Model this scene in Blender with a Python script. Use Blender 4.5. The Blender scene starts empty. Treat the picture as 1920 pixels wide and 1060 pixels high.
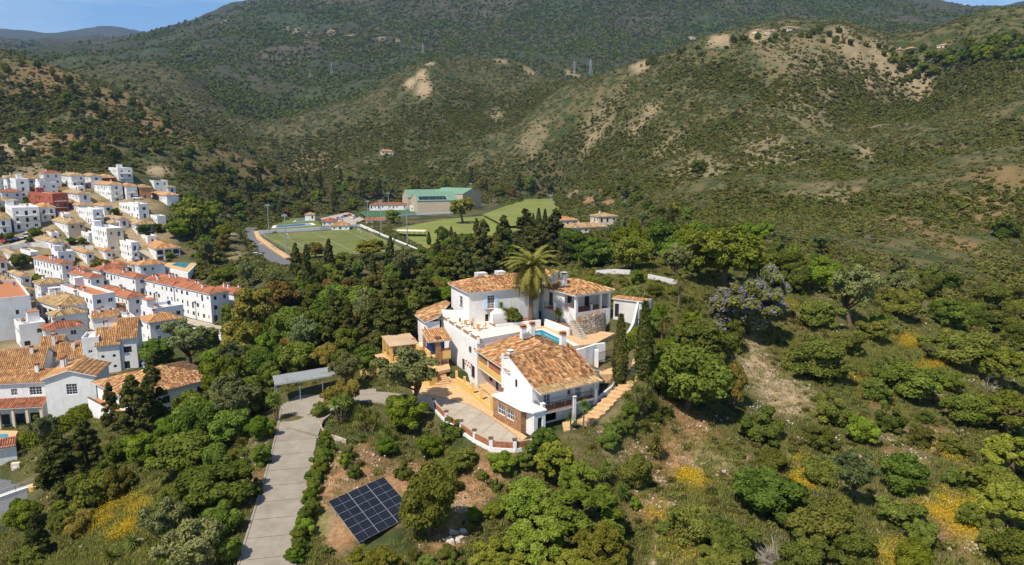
import bpy, math, random
import numpy as np
from mathutils import Vector, Matrix

# ---------------------------------------------------------------- camera, sky, sun
CZ, FPX, PIT = 70.0, 1300.0, math.radians(10)
scene = bpy.context.scene
cam_data = bpy.data.cameras.new("camera")
cam = bpy.data.objects.new("camera", cam_data)
scene.collection.objects.link(cam)
cam.location = (0, 0, CZ)
cam.rotation_euler = (math.radians(90) - PIT, 0, 0)
cam_data.sensor_width = 36.0
cam_data.lens = 36.0 * FPX / 1920.0
cam_data.clip_end = 30000
scene.camera = cam

SUN_AZ = math.radians(-141)      # measured from +Y towards +X
SUN_EL = math.radians(56)
world = bpy.data.worlds.new("World")
scene.world = world
world.use_nodes = True
_nt = world.node_tree
_bg = _nt.nodes["Background"]
_sky = _nt.nodes.new("ShaderNodeTexSky")
_sky.sky_type = 'NISHITA'
_sky.sun_disc = False
_sky.sun_elevation = SUN_EL
_sky.sun_rotation = SUN_AZ
_sky.altitude = 200
_sky.air_density = 1.0
_sky.dust_density = 0.15
_sky.ozone_density = 3.0
# thin streaks of high cloud, part of the sky everywhere
_tc = _nt.nodes.new("ShaderNodeTexCoord")
_mp = _nt.nodes.new("ShaderNodeMapping"); _mp.inputs['Scale'].default_value = (1.2, 1.2, 9.0)
_mp.inputs['Rotation'].default_value = (0.05, 0.10, 0.3)
_ns = _nt.nodes.new("ShaderNodeTexNoise"); _ns.inputs['Scale'].default_value = 2.2
_ns.inputs['Detail'].default_value = 7; _ns.inputs['Roughness'].default_value = 0.55
_rp = _nt.nodes.new("ShaderNodeValToRGB")
_rp.color_ramp.elements[0].position = 0.42; _rp.color_ramp.elements[0].color = (0, 0, 0, 1)
_rp.color_ramp.elements[1].position = 0.78; _rp.color_ramp.elements[1].color = (0.6, 0.6, 0.6, 1)
_mx = _nt.nodes.new("ShaderNodeMix"); _mx.data_type = 'RGBA'
_mx.inputs['B'].default_value = (6.5, 7.0, 7.6, 1)
_nt.links.new(_tc.outputs['Generated'], _mp.inputs['Vector'])
_nt.links.new(_mp.outputs['Vector'], _ns.inputs['Vector'])
_nt.links.new(_ns.outputs['Fac'], _rp.inputs['Fac'])
_nt.links.new(_rp.outputs['Color'], _mx.inputs['Factor'])
_hs = _nt.nodes.new("ShaderNodeHueSaturation"); _hs.inputs['Saturation'].default_value = 1.22
_nt.links.new(_sky.outputs['Color'], _hs.inputs['Color']); _nt.links.new(_hs.outputs['Color'], _mx.inputs['A'])
_nt.links.new(_mx.outputs['Result'], _bg.inputs['Color'])
_bg.inputs['Strength'].default_value = 0.108

sun_data = bpy.data.lights.new("sun", 'SUN')
sun_data.energy = 4.6
sun_data.angle = math.radians(0.53)
sun_data.color = (1.0, 0.935, 0.83)
sun = bpy.data.objects.new("sun", sun_data)
scene.collection.objects.link(sun)
_sd = Vector((math.sin(SUN_AZ) * math.cos(SUN_EL), math.cos(SUN_AZ) * math.cos(SUN_EL), math.sin(SUN_EL)))
sun.rotation_euler = _sd.to_track_quat('Z', 'Y').to_euler()
sun.location = (-200, -150, 400)
scene.view_settings.view_transform = 'Standard'
scene.view_settings.look = 'None'
scene.view_settings.exposure = 0.5
scene.view_settings.gamma = 1.0
scene.render.engine = 'CYCLES'
scene.cycles.max_bounces = 6
scene.cycles.diffuse_bounces = 3
scene.cycles.transmission_bounces = 4
scene.cycles.volume_bounces = 0

# ---------------------------------------------------------------- picking points of the place
_c, _s = math.cos(PIT), math.sin(PIT)
def ray(px, py):
    xc = (px - 960) / FPX; yc = (530 - py) / FPX
    return xc, _c + yc * _s, -_s + yc * _c
def atz(px, py, z):
    a, b, d = ray(px, py); t = (z - CZ) / d
    return (a * t, b * t, z)
def aty(px, py, Y):
    a, b, d = ray(px, py); t = Y / b
    return (a * t, Y, CZ + d * t)
def proj(x, y, z):
    z = z - CZ; f = y * _c - z * _s; u = y * _s + z * _c
    return 960 + FPX * x / f, 530 - FPX * u / f

# ---------------------------------------------------------------- materials
MATS = {}
def mat(name, base=(.5, .5, .5), rough=.8, var=0.12, scale=3.0, bump=0.0, bscale=20.0, spec=.3, metal=0.0,
        rnd=None, stain=None, stain_scale=.5, detail=6, objvar=0.0, streak=None):
    """procedural principled material: base colour with noise variation, optional stain colour,
       optional per-piece colours ('rnd' face attribute through a ramp)"""
    if name in MATS: return MATS[name]
    m = bpy.data.materials.new(name); m.use_nodes = True
    nt = m.node_tree; N = nt.nodes; L = nt.links
    bs = N["Principled BSDF"]
    bs.inputs['Roughness'].default_value = rough
    bs.inputs['Specular IOR Level'].default_value = spec
    bs.inputs['Metallic'].default_value = metal
    tc = N.new("ShaderNodeNewGeometry")
    no = N.new("ShaderNodeTexNoise"); no.inputs['Scale'].default_value = scale
    no.inputs['Detail'].default_value = detail; no.inputs['Roughness'].default_value = .6
    L.new(tc.outputs['Position'], no.inputs['Vector'])
    if rnd:
        at = N.new("ShaderNodeAttribute"); at.attribute_name = 'rnd'
        rp = N.new("ShaderNodeValToRGB")
        el = rp.color_ramp.elements
        for i, (p, c) in enumerate(rnd):
            e = el[i] if i < 2 else el.new(p)
            e.position = p; e.color = (*c, 1)
        L.new(at.outputs['Fac'], rp.inputs['Fac'])
        col = rp.outputs['Color']
    else:
        rgb = N.new("ShaderNodeRGB"); rgb.outputs[0].default_value = (*base, 1); col = rgb.outputs[0]
    hs = N.new("ShaderNodeHueSaturation")
    mr = N.new("ShaderNodeMapRange"); mr.inputs['From Min'].default_value = .25; mr.inputs['From Max'].default_value = .75
    mr.inputs['To Min'].default_value = 1 - var; mr.inputs['To Max'].default_value = 1 + var
    L.new(no.outputs['Fac'], mr.inputs['Value'])
    val = mr.outputs['Result']
    if objvar:
        oi = N.new("ShaderNodeObjectInfo")
        m2 = N.new("ShaderNodeMapRange"); m2.inputs['To Min'].default_value = 1 - objvar; m2.inputs['To Max'].default_value = 1 + objvar
        L.new(oi.outputs['Random'], m2.inputs['Value'])
        mu = N.new("ShaderNodeMath"); mu.operation = 'MULTIPLY'
        L.new(val, mu.inputs[0]); L.new(m2.outputs['Result'], mu.inputs[1]); val = mu.outputs[0]
    L.new(val, hs.inputs['Value']); L.new(col, hs.inputs['Color'])
    out = hs.outputs['Color']
    if stain:
        n2 = N.new("ShaderNodeTexNoise"); n2.inputs['Scale'].default_value = stain_scale
        n2.inputs['Detail'].default_value = 8; n2.inputs['Roughness'].default_value = .65
        L.new(tc.outputs['Position'], n2.inputs['Vector'])
        r2 = N.new("ShaderNodeMapRange"); r2.inputs['From Min'].default_value = .5; r2.inputs['From Max'].default_value = .72
        r2.inputs['To Max'].default_value = .75
        L.new(n2.outputs['Fac'], r2.inputs['Value'])
        mx = N.new("ShaderNodeMix"); mx.data_type = 'RGBA'; mx.inputs['B'].default_value = (*stain, 1)
        L.new(r2.outputs['Result'], mx.inputs['Factor']); L.new(out, mx.inputs['A']); out = mx.outputs['Result']
    if streak:
        mp = N.new("ShaderNodeMapping"); mp.inputs['Scale'].default_value = (1, 1, .12); L.new(tc.outputs['Position'], mp.inputs['Vector'])
        n4 = N.new("ShaderNodeTexNoise"); n4.inputs['Scale'].default_value = 3.2; n4.inputs['Detail'].default_value = 6; n4.inputs['Roughness'].default_value = .6
        L.new(mp.outputs['Vector'], n4.inputs['Vector'])
        r4 = N.new("ShaderNodeMapRange"); r4.inputs['From Min'].default_value = .53; r4.inputs['From Max'].default_value = .75; r4.inputs['To Max'].default_value = .6
        L.new(n4.outputs['Fac'], r4.inputs['Value'])
        m4 = N.new("ShaderNodeMix"); m4.data_type = 'RGBA'; m4.inputs['B'].default_value = (*streak, 1)
        L.new(r4.outputs['Result'], m4.inputs['Factor']); L.new(out, m4.inputs['A']); out = m4.outputs['Result']
    L.new(out, bs.inputs['Base Color'])
    if bump:
        n3 = N.new("ShaderNodeTexNoise"); n3.inputs['Scale'].default_value = bscale; n3.inputs['Detail'].default_value = 5
        L.new(tc.outputs['Position'], n3.inputs['Vector'])
        bp = N.new("ShaderNodeBump"); bp.inputs['Strength'].default_value = bump; bp.inputs['Distance'].default_value = .05
        L.new(n3.outputs['Fac'], bp.inputs['Height']); L.new(bp.outputs['Normal'], bs.inputs['Normal'])
    MATS[name] = m
    return m

def leaf_mat(name, dark, light, trans=.25, hue=.03, valvar=.3):
    """foliage: per-leaf and per-plant colour variation, some light passing through the leaves"""
    if name in MATS: return MATS[name]
    m = bpy.data.materials.new(name); m.use_nodes = True
    nt = m.node_tree; N = nt.nodes; L = nt.links
    N.remove(N["Principled BSDF"])
    out = N["Material Output"]
    at = N.new("ShaderNodeAttribute"); at.attribute_name = 'rnd'
    rp = N.new("ShaderNodeMix"); rp.data_type = 'RGBA'
    rp.inputs['A'].default_value = (*dark, 1); rp.inputs['B'].default_value = (*light, 1)
    L.new(at.outputs['Fac'], rp.inputs['Factor'])
    oi = N.new("ShaderNodeObjectInfo")
    hs = N.new("ShaderNodeHueSaturation")
    m1 = N.new("ShaderNodeMapRange"); m1.inputs['To Min'].default_value = .5 - hue; m1.inputs['To Max'].default_value = .5 + hue
    m2 = N.new("ShaderNodeMapRange"); m2.inputs['To Min'].default_value = 1 - valvar; m2.inputs['To Max'].default_value = 1 + valvar
    ml = N.new("ShaderNodeMath"); ml.operation = 'MULTIPLY'; ml.inputs[1].default_value = 7.31
    fr = N.new("ShaderNodeMath"); fr.operation = 'FRACT'
    L.new(oi.outputs['Random'], m1.inputs['Value'])
    L.new(oi.outputs['Random'], ml.inputs[0]); L.new(ml.outputs[0], fr.inputs[0]); L.new(fr.outputs[0], m2.inputs['Value'])
    L.new(m1.outputs['Result'], hs.inputs['Hue']); L.new(m2.outputs['Result'], hs.inputs['Value'])
    L.new(rp.outputs['Result'], hs.inputs['Color'])
    df = N.new("ShaderNodeBsdfDiffuse"); tr = N.new("ShaderNodeBsdfTranslucent"); mx = N.new("ShaderNodeMixShader")
    mx.inputs['Fac'].default_value = trans
    L.new(hs.outputs['Color'], df.inputs['Color']); L.new(hs.outputs['Color'], tr.inputs['Color'])
    L.new(df.outputs[0], mx.inputs[1]); L.new(tr.outputs[0], mx.inputs[2]); L.new(mx.outputs[0], out.inputs['Surface'])
    MATS[name] = m
    return m

M = {}
M['white'] = mat('white_render', (.74, .72, .69), .9, .05, 1.2, .15, 9, stain=(.60, .56, .50), stain_scale=.33, streak=(.50, .46, .40))
M['whiteclean'] = mat('white_paint', (.76, .75, .73), .8, .04, 2.0)
M['cream'] = mat('cream_render', (.66, .54, .40), .9, .07, 1.0, .15, 9, stain=(.5, .42, .33), stain_scale=.3)
M['pink'] = mat('pinkish_render', (.55, .43, .36), .9, .06, 1.5)
M['yellow'] = mat('ochre_yellow_render', (.62, .40, .12), .9, .09, 1.3, .1, 9, stain=(.58, .40, .17), stain_scale=.6)
M['red'] = mat('brick_red_render', (.33, .085, .045), .9, .1, 1.2)
M['terra'] = mat('terracotta_render', (.42, .19, .09), .9, .1, 1.2)
M['grey'] = mat('pale_grey_render', (.58, .55, .51), .9, .08, 1.0, stain=(.4, .37, .33), stain_scale=.4)
M['terrace'] = mat('cream_terrace_tile', (.70, .60, .49), .7, .06, 2.2)
M['paving'] = mat('ochre_paving', (.54, .34, .165), .85, .28, 2.6, .3, 7, stain=(.40, .27, .15), stain_scale=.9)
M['concrete'] = mat('worn_concrete', (.38, .32, .24), .92, .14, .9, .2, 16, stain=(.27, .225, .165), stain_scale=.35)
M['road'] = mat('pale_road_concrete', (.265, .225, .172), .92, .16, .8, .2, 20, stain=(.175, .145, .11), stain_scale=.22, streak=(.19, .16, .125))
M['asphalt'] = mat('grey_asphalt', (.13, .125, .125), .9, .15, 1.2, .2, 20)
M['brick'] = mat('brown_brick', rough=.9, rnd=[(0, (.24, .11, .055)), (.5, (.34, .17, .08)), (1, (.45, .26, .13))], var=.1)
M['mortar'] = mat('brick_mortar', (.40, .29, .20), .95, .1, 4)
M['redbrick'] = mat('red_brick', rough=.9, rnd=[(0, (.26, .085, .035)), (.5, (.36, .13, .055)), (1, (.45, .20, .10))], var=.1)
TILE = dict(rough=.85, var=.34, scale=.9, detail=8, bump=.2, bscale=30)
M['tile'] = mat('old_barrel_tile', rnd=[(0, (.085, .036, .018)), (.25, (.20, .085, .036)), (.5, (.34, .165, .065)), (.75, (.47, .28, .115)), (.93, (.60, .43, .23)), (1, (.50, .14, .045))], **TILE)
M['tilebed'] = mat('tile_channel', (.06, .03, .016), .9, .2, 2)
M['tileo'] = mat('orange_barrel_tile', rnd=[(0, (.26, .12, .045)), (.4, (.38, .185, .07)), (.8, (.48, .27, .115)), (1, (.58, .38, .19))], **TILE)
M['tiler'] = mat('terracotta_barrel_tile', rnd=[(0, (.19, .062, .028)), (.5, (.30, .105, .048)), (1, (.40, .17, .085))], **TILE)
M['tileb'] = mat('weathered_brown_tile', rnd=[(0, (.16, .09, .04)), (.4, (.31, .20, .09)), (.8, (.44, .30, .14)), (1, (.52, .40, .22))], **TILE)
M['glass'] = mat('dark_window_glass', (.02, .026, .035), .08, .1, 1, spec=.6)
M['frame'] = mat('white_window_frame', (.78, .78, .78), .5, .03, 2)
M['brownframe'] = mat('brown_wood', (.13, .06, .03), .6, .2, 3)
M['iron'] = mat('dark_iron', (.03, .03, .033), .5, .1, 3, metal=.4)
M['blue'] = mat('blue_paint', (.03, .055, .19), .5, .06, 2)
M['paleblue'] = mat('pale_blue_shutter', (.55, .66, .82), .6, .05, 2)
M['clay'] = mat('red_clay_paving', (.40, .15, .06), .8, .12, 3)
M['wood'] = mat('warm_wood', (.48, .25, .09), .6, .15, 4)
M['metal'] = mat('grey_metal', (.42, .43, .44), .45, .06, 2, metal=.6)
M['sheet'] = mat('grey_sheet_roof', (.24, .245, .235), .7, .14, 1.2, stain=(.15, .145, .125), stain_scale=.5)
M['pv'] = mat('solar_cell', (.010, .012, .018), .3, .15, .5, spec=.2)
M['alu'] = mat('aluminium', (.50, .51, .52), .4, .04, 2, metal=.5)
M['water'] = mat('pool_water', (.035, .24, .30), .08, .12, .8, spec=.6, bump=.05, bscale=3)
M['waterb'] = mat('bright_pool_water', (.05, .25, .50), .1, .1, .8, spec=.5)
M['stone'] = mat('rubble_stone', rough=.95, rnd=[(0, (.24, .185, .13)), (.5, (.38, .31, .225)), (1, (.54, .46, .36))], var=.2, scale=5)
M['soil'] = mat('brown_soil', (.24, .13, .065), .98, .2, 2)
M['trunk'] = mat('bark', (.13, .085, .05), .95, .25, 5, .6, 12)
M['palmtrunk'] = mat('palm_bark', (.15, .10, .06), .95, .3, 6, .6, 10)
M['dead'] = mat('dry_grey_twig', (.30, .25, .20), .95, .2, 4)
M['pitch'] = mat('mown_pitch_grass', (.115, .130, .026), .95, .22, .08, stain=(.19, .16, .055), stain_scale=.05)
M['meadow'] = mat('meadow_grass', (.165, .180, .034), .95, .22, .06, stain=(.22, .195, .06), stain_scale=.04)
M['turf'] = mat('dark_artificial_turf', (.05, .11, .04), .95, .1, .1)
M['line'] = mat('white_line_paint', (.42, .42, .34), .9, .2, .5)
M['greenroof'] = mat('green_metal_roof', (.15, .27, .185), .6, .08, .2)
M['beige'] = mat('beige_panel_wall', (.50, .40, .28), .9, .07, .3)
M['sand'] = mat('sandy_earth', (.44, .30, .18), .95, .2, .3)

# ---------------------------------------------------------------- mesh building
class MB:
    def __init__(self):
        self.v = []; self.f = []; self.m = []; self.r = []; self.mats = []
    def mi(self, m):
        m = M[m] if isinstance(m, str) else m
        if m not in self.mats: self.mats.append(m)
        return self.mats.index(m)
    def face(self, pts, m, r=.5):
        n = len(self.v); self.v += [tuple(p) for p in pts]
        self.f.append(tuple(range(n, n + len(pts)))); self.m.append(self.mi(m)); self.r.append(r)
    def hexa(self, p, m, r=.5):
        """8 corners: 0-3 bottom ccw, 4-7 top ccw"""
        n = len(self.v); self.v += [tuple(q) for q in p]; k = self.mi(m)
        for q in ((3, 2, 1, 0), (4, 5, 6, 7), (0, 1, 5, 4), (1, 2, 6, 5), (2, 3, 7, 6), (3, 0, 4, 7)):
            self.f.append(tuple(n + i for i in q)); self.m.append(k); self.r.append(r)
    def box(self, x0, x1, y0, y1, z0, z1, m, r=.5):
        self.hexa([(x0, y0, z0), (x1, y0, z0), (x1, y1, z0), (x0, y1, z0), (x0, y0, z1), (x1, y0, z1), (x1, y1, z1), (x0, y1, z1)], m, r)
    def prism(self, poly, z0, z1, m, cap=True, r=.5):
        """poly ccw list of (x,y); z0/z1 numbers or per-vertex lists"""
        n = len(poly); k = len(self.v); a = self.mi(m)
        zz0 = z0 if hasattr(z0, '__len__') else [z0] * n; zz1 = z1 if hasattr(z1, '__len__') else [z1] * n
        self.v += [(p[0], p[1], z) for p, z in zip(poly, zz0)] + [(p[0], p[1], z) for p, z in zip(poly, zz1)]
        for i in range(n):
            j = (i + 1) % n
            self.f.append((k + i, k + j, k + n + j, k + n + i)); self.m.append(a); self.r.append(r)
        if cap:
            self.f.append(tuple(k + n + i for i in range(n))); self.m.append(a); self.r.append(r)
            self.f.append(tuple(k + n - 1 - i for i in range(n))); self.m.append(a); self.r.append(r)
    def tube(self, pts, rad, m, n=6, cap=True, r=.5):
        """tapered tube through points; rad number or list"""
        pts = [Vector(p) for p in pts]; rad = rad if hasattr(rad, '__len__') else [rad] * len(pts)
        k = len(self.v); a = self.mi(m)
        for i, p in enumerate(pts):
            d = (pts[min(i + 1, len(pts) - 1)] - pts[max(i - 1, 0)])
            if d.length < 1e-9: d = Vector((0, 0, 1))
            d.normalize()
            u = d.orthogonal() if abs(d.z) < .95 else Vector((1, 0, 0)).cross(d)
            if abs(d.z) < .95: u = Vector((0, 0, 1)).cross(d)
            u.normalize(); w = d.cross(u)
            for j in range(n):
                t = 2 * math.pi * j / n
                q = p + (u * math.cos(t) + w * math.sin(t)) * rad[i]
                self.v.append(tuple(q))
        for i in range(len(pts) - 1):
            for j in range(n):
                j2 = (j + 1) % n
                self.f.append((k + i * n + j, k + i * n + j2, k + (i + 1) * n + j2, k + (i + 1) * n + j)); self.m.append(a); self.r.append(r)
        if cap:
            self.f.append(tuple(k + n - 1 - j for j in range(n))); self.m.append(a); self.r.append(r)
            e = k + (len(pts) - 1) * n
            self.f.append(tuple(e + j for j in range(n))); self.m.append(a); self.r.append(r)
    def mesh(self, name, smooth=False):
        me = bpy.data.meshes.new(name)
        me.from_pydata(self.v, [], self.f)
        for m in self.mats: me.materials.append(m)
        me.polygons.foreach_set('material_index', self.m)
        at = me.attributes.new('rnd', 'FLOAT', 'FACE'); at.data.foreach_set('value', self.r)
        if smooth: me.polygons.foreach_set('use_smooth', [True] * len(self.f))
        me.update()
        return me
    def build(self, name, parent=None, smooth=False, kind=None):
        if not self.f: return None
        return obj(name, self.mesh(name, smooth), parent, kind)

COL = scene.collection
def obj(name, me, parent=None, kind=None, loc=None, rz=None):
    o = bpy.data.objects.new(name, me); COL.objects.link(o)
    if parent is not None: o.parent = parent
    if kind: o['kind'] = kind
    if loc is not None: o.location = loc
    if rz is not None: o.rotation_euler = (0, 0, rz)
    return o
def tag(o, label, cat, group=None):
    o['label'] = label; o['category'] = cat
    if group: o['group'] = group
    return o
def thing(name, label, cat, loc=(0, 0, 0), rz=0.0, group=None):
    o = obj(name, None, None, None, loc, rz); o.empty_display_size = .3
    return tag(o, label, cat, group)
def copy_tree(o, parent=None):
    c = o.copy(); COL.objects.link(c); c.parent = parent
    for ch in o.children: copy_tree(ch, c)
    return c

def npmesh(name, V, F, mats, rnd=None, smooth=False, midx=None):
    """fast mesh from numpy arrays, F (n,3) or (n,4)"""
    me = bpy.data.meshes.new(name)
    V = np.asarray(V, np.float32); F = np.asarray(F, np.int32)
    k = F.shape[1]
    me.vertices.add(len(V)); me.vertices.foreach_set('co', V.ravel())
    me.loops.add(F.size); me.loops.foreach_set('vertex_index', F.ravel())
    me.polygons.add(len(F))
    me.polygons.foreach_set('loop_start', np.arange(0, F.size, k, dtype=np.int32))
    me.polygons.foreach_set('loop_total', np.full(len(F), k, np.int32))
    for m in mats: me.materials.append(M[m] if isinstance(m, str) else m)
    if midx is not None: me.polygons.foreach_set('material_index', np.asarray(midx, np.int32))
    if smooth: me.polygons.foreach_set('use_smooth', np.ones(len(F), bool))
    if rnd is not None:
        at = me.attributes.new('rnd', 'FLOAT', 'FACE'); at.data.foreach_set('value', np.asarray(rnd, np.float32))
    me.update(calc_edges=True)
    return me
# ---------------------------------------------------------------- the lie of the land
PIX = [ # (px, py, Y): where the ground lies along a line of sight
 (1300,960,62),(1240,870,75),(1400,720,95),(1450,640,110),(1190,540,120),(1200,500,132),(1350,555,120),(1500,560,125),(1600,650,110),
 (1700,700,105),(1800,800,88),(1900,900,72),(1600,1000,58),(1900,1060,52),(1600,800,85),(1500,900,70),
 (1750,560,165),(1850,560,170),(1910,650,140),(1650,500,190),(1500,475,190),(1300,455,195),
 (90,800,112),(300,790,110),(100,700,150),(200,690,152),(280,690,150),(100,640,175),(300,640,172),(400,605,200),(290,575,222),(200,560,232),
 (50,560,232),(230,510,262),(50,510,262),(350,500,265),(130,450,290),(20,450,288),(300,440,295),(60,400,325),(200,380,345),(320,390,335),
 (200,340,385),(30,360,360),(-120,700,150),(-120,560,232),(-120,450,288),(-120,360,350),
 (30,940,88),(60,880,95),(200,960,76),(300,1060,60),(100,1060,64),(420,900,75),(-100,960,85),
 (450,360,520),(350,340,480),(420,405,448),(200,300,470),(0,300,450),(100,220,530),(0,200,530),(0,112,620),(150,150,640),(300,206,640),
 (450,270,650),(600,337,640),(300,260,560),(-120,70,620),(0,150,900),(150,178,900),(300,225,880),(450,285,840),(600,338,780),
 (800,112,1000),(720,163,980),(640,195,960),(560,210,950),(480,228,940),(750,250,830),(900,300,740),(650,300,780),(850,345,690),(960,230,850),(1000,170,900),(900,135,1000),
 (950,115,1100),(1050,152,1000),(800,150,1300),(650,210,1150),(500,240,1060),(950,132,1250),(1060,168,1150),
 (1500,54,700),(1400,64,710),(1300,92,720),(1190,132,730),(1120,172,730),(1060,217,725),(1000,272,720),(1180,330,530),(1050,357,650),(1300,400,330),
 (1500,400,300),(1650,380,295),(1300,250,540),(1450,250,500),(1400,150,610),(1200,220,620),(1580,55,700),(1660,90,690),(1740,160,640),
 (1600,230,530),(1640,300,430),(1600,330,385),(1560,410,290),(1900,62,600),(1800,78,640),(1750,90,660),(1900,200,430),(1800,200,500),
 (1750,300,370),(1900,300,330),(1800,400,270),(1900,400,260),(1700,450,230),(1900,500,200),(2050,300,330),(2050,60,600),
 (1500,92,900),(1300,130,920),(1190,162,930),(1650,122,880),(1800,105,850),(1910,95,850),(2050,95,850),
 (-60,56,6000),(0,54,6000),(60,60,6000),(110,66,6000),(150,58,6000),(190,47,6000),(230,54,6000),(280,66,6000),(0,76,2600),(80,92,2400),(150,95,2200),(-100,70,2600),
 (250,74,2200),(350,50,2300),(440,20,2400),(500,0,2500),(560,-30,2600),(700,-90,2800),(900,-130,2900),(1100,-120,2900),(1300,-110,2900),
 (1500,-60,2800),(1650,-20,2700),(1730,0,2600),(1820,12,2500),(1920,14,2500),(2050,20,2500),
 (600,60,1800),(750,70,1800),(400,110,1500),(300,132,1250),(200,118,1150),(80,142,1000),(0,122,1050),(480,155,1350),(620,152,1350),(700,120,1550),
 (900,60,1900),(900,105,1500),(1050,120,1500),(1100,60,1900),(1300,50,2000),(1500,20,2100),(1650,30,1900),(1750,60,1500),(1900,50,1600),(400,170,1050),(300,168,950),
 (700,40,4200),(1100,40,4200),(1500,40,4200),(1900,60,4200),(440,75,4200),(250,92,4200),(50,92,4200),(960,90,9000),(0,110,9000),(1920,110,9000)]
WLD = [ # (x, y, z)
 (-6,80,39),(0,76,39),(-10,88,39),(-3,73,38.8),(-9,76,36.6),(-4,67.5,36.3),(3,66,36.2),(8,70,37),(10,77,39),
 (-14,62,36),(-10,66,36.2),(-17,57,35.4),(-12,52,34.8),(-20.5,53,35.6),(-25,66,36.2),(-29,78,37),(-30,86,37.8),(-22,88,38.3),
 (0,50,34.5),(10,50,34.5),(20,52,35),(-5,55,35),(0,38,33),(30,40,34),(-30,40,32),(60,40,34),(15,62,36),(0,20,32),(-40,20,30),(50,20,32),
 (15,86,41.5),(18,96,43.5),(13,80,39.8),(0,180,38),(-10,135,43),(20,150,46),(40,190,42),(0,230,34),(15,115,47),(-8,112,45.5),
 (-30,110,38.5),(-45,120,34),(-55,150,29),(-40,160,32),(-60,105,30),(-50,90,30.5),(-40,80,33),(-35,66,33.5),(-50,70,27.5),(-60,80,26),
 (-30,55,33),(-42,55,28),(-28,100,38.5),(-20,105,40.4),(-20,130,40),(-35,200,30)]
for q in ((487,437),(560,470),(720,445),(620,430),(540,480),(760,468)): WLD.append(atz(*q, 31))
for q in ((440,440),(470,420)): WLD.append(atz(*q, 28.5))
WLD += [atz(850,420,32.5), atz(980,392,34), atz(830,390,33), atz(1000,372,36), atz(700,500,31.5), atz(1100,432,37), atz(1180,420,40), atz(600,405,31), atz(700,390,32), atz(500,520,32), atz(430,500,30)]

_P = []
for px, py, Y in PIX:
    x, y, z = aty(px, py, Y); _P.append((x, y, z))
_P += WLD
_P = np.array(_P)
def _uv(x, y):
    y = np.maximum(y, 8.0)
    r = np.sqrt(x * x + y * y)
    return np.stack([np.arctan2(x, y), .55 * np.log(r)], -1), r
_C, _r = _uv(_P[:, 0], _P[:, 1])
_S = (_P[:, 2] - CZ) / _r
def _phi(d2): return .5 * d2 * np.log(d2 + 1e-12)
def _tps():
    n = len(_C)
    d2 = ((_C[:, None] - _C[None]) ** 2).sum(-1)
    K = _phi(d2) + np.eye(n) * 2e-5
    Pm = np.concatenate([np.ones((n, 1)), _C], 1)
    A = np.zeros((n + 3, n + 3)); A[:n, :n] = K; A[:n, n:] = Pm; A[n:, :n] = Pm.T
    return np.linalg.solve(A, np.concatenate([_S, np.zeros(3)]))
_Wt = _tps()

_rng = np.random.RandomState(5)
_perm = _rng.permutation(512); _perm = np.concatenate([_perm, _perm, _perm])
_grad = _rng.uniform(0, 2 * np.pi, 512)
def perlin(x, y):
    xi = np.floor(x).astype(int); yi = np.floor(y).astype(int); xf = x - xi; yf = y - yi
    u = xf * xf * xf * (xf * (xf * 6 - 15) + 10); v = yf * yf * yf * (yf * (yf * 6 - 15) + 10)
    def g(ix, iy, dx, dy):
        a = _grad[_perm[(_perm[ix & 511] + iy) & 511] & 511]
        return np.cos(a) * dx + np.sin(a) * dy
    a = g(xi, yi, xf, yf); b = g(xi + 1, yi, xf - 1, yf); c = g(xi, yi + 1, xf, yf - 1); d = g(xi + 1, yi + 1, xf - 1, yf - 1)
    return (a + u * (b - a)) + v * ((c + u * (d - c)) - (a + u * (b - a)))
def fbm(x, y, o=4, g=.5):
    s = 0; a = 1.0
    for i in range(o):
        s = s + a * perlin(x * 2 ** i + 17.3 * i, y * 2 ** i - 9.1 * i); a *= g
    return s
def sstep(a, b, x):
    t = np.clip((x - a) / (b - a), 0, 1); return t * t * (3 - 2 * t)

PLANTED = []     # (x, y, r) of everything planted, so that scattered plants keep clear
NOGO = []        # polygons kept free of scattered plants
PADS = []      # (poly Nx2, z or plane fn, falloff, drop)
def _sdf(poly, x, y):
    """distance outside a polygon (0 inside)"""
    P = np.asarray(poly, float); n = len(P)
    d = np.full(x.shape, 1e18); ins = np.zeros(x.shape, bool)
    for i in range(n):
        a = P[i]; b = P[(i + 1) % n]; e = b - a
        wx = x - a[0]; wy = y - a[1]
        t = np.clip((wx * e[0] + wy * e[1]) / (e @ e), 0, 1)
        d = np.minimum(d, (wx - e[0] * t) ** 2 + (wy - e[1] * t) ** 2)
        c = ((a[1] > y) != (b[1] > y)) & (x < (b[0] - a[0]) * (y - a[1]) / (b[1] - a[1] + 1e-12) + a[0])
        ins ^= c
    d = np.sqrt(d)
    return np.where(ins, 0, d)
ROADS = []     # (points Nx3, half width, falloff)
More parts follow.
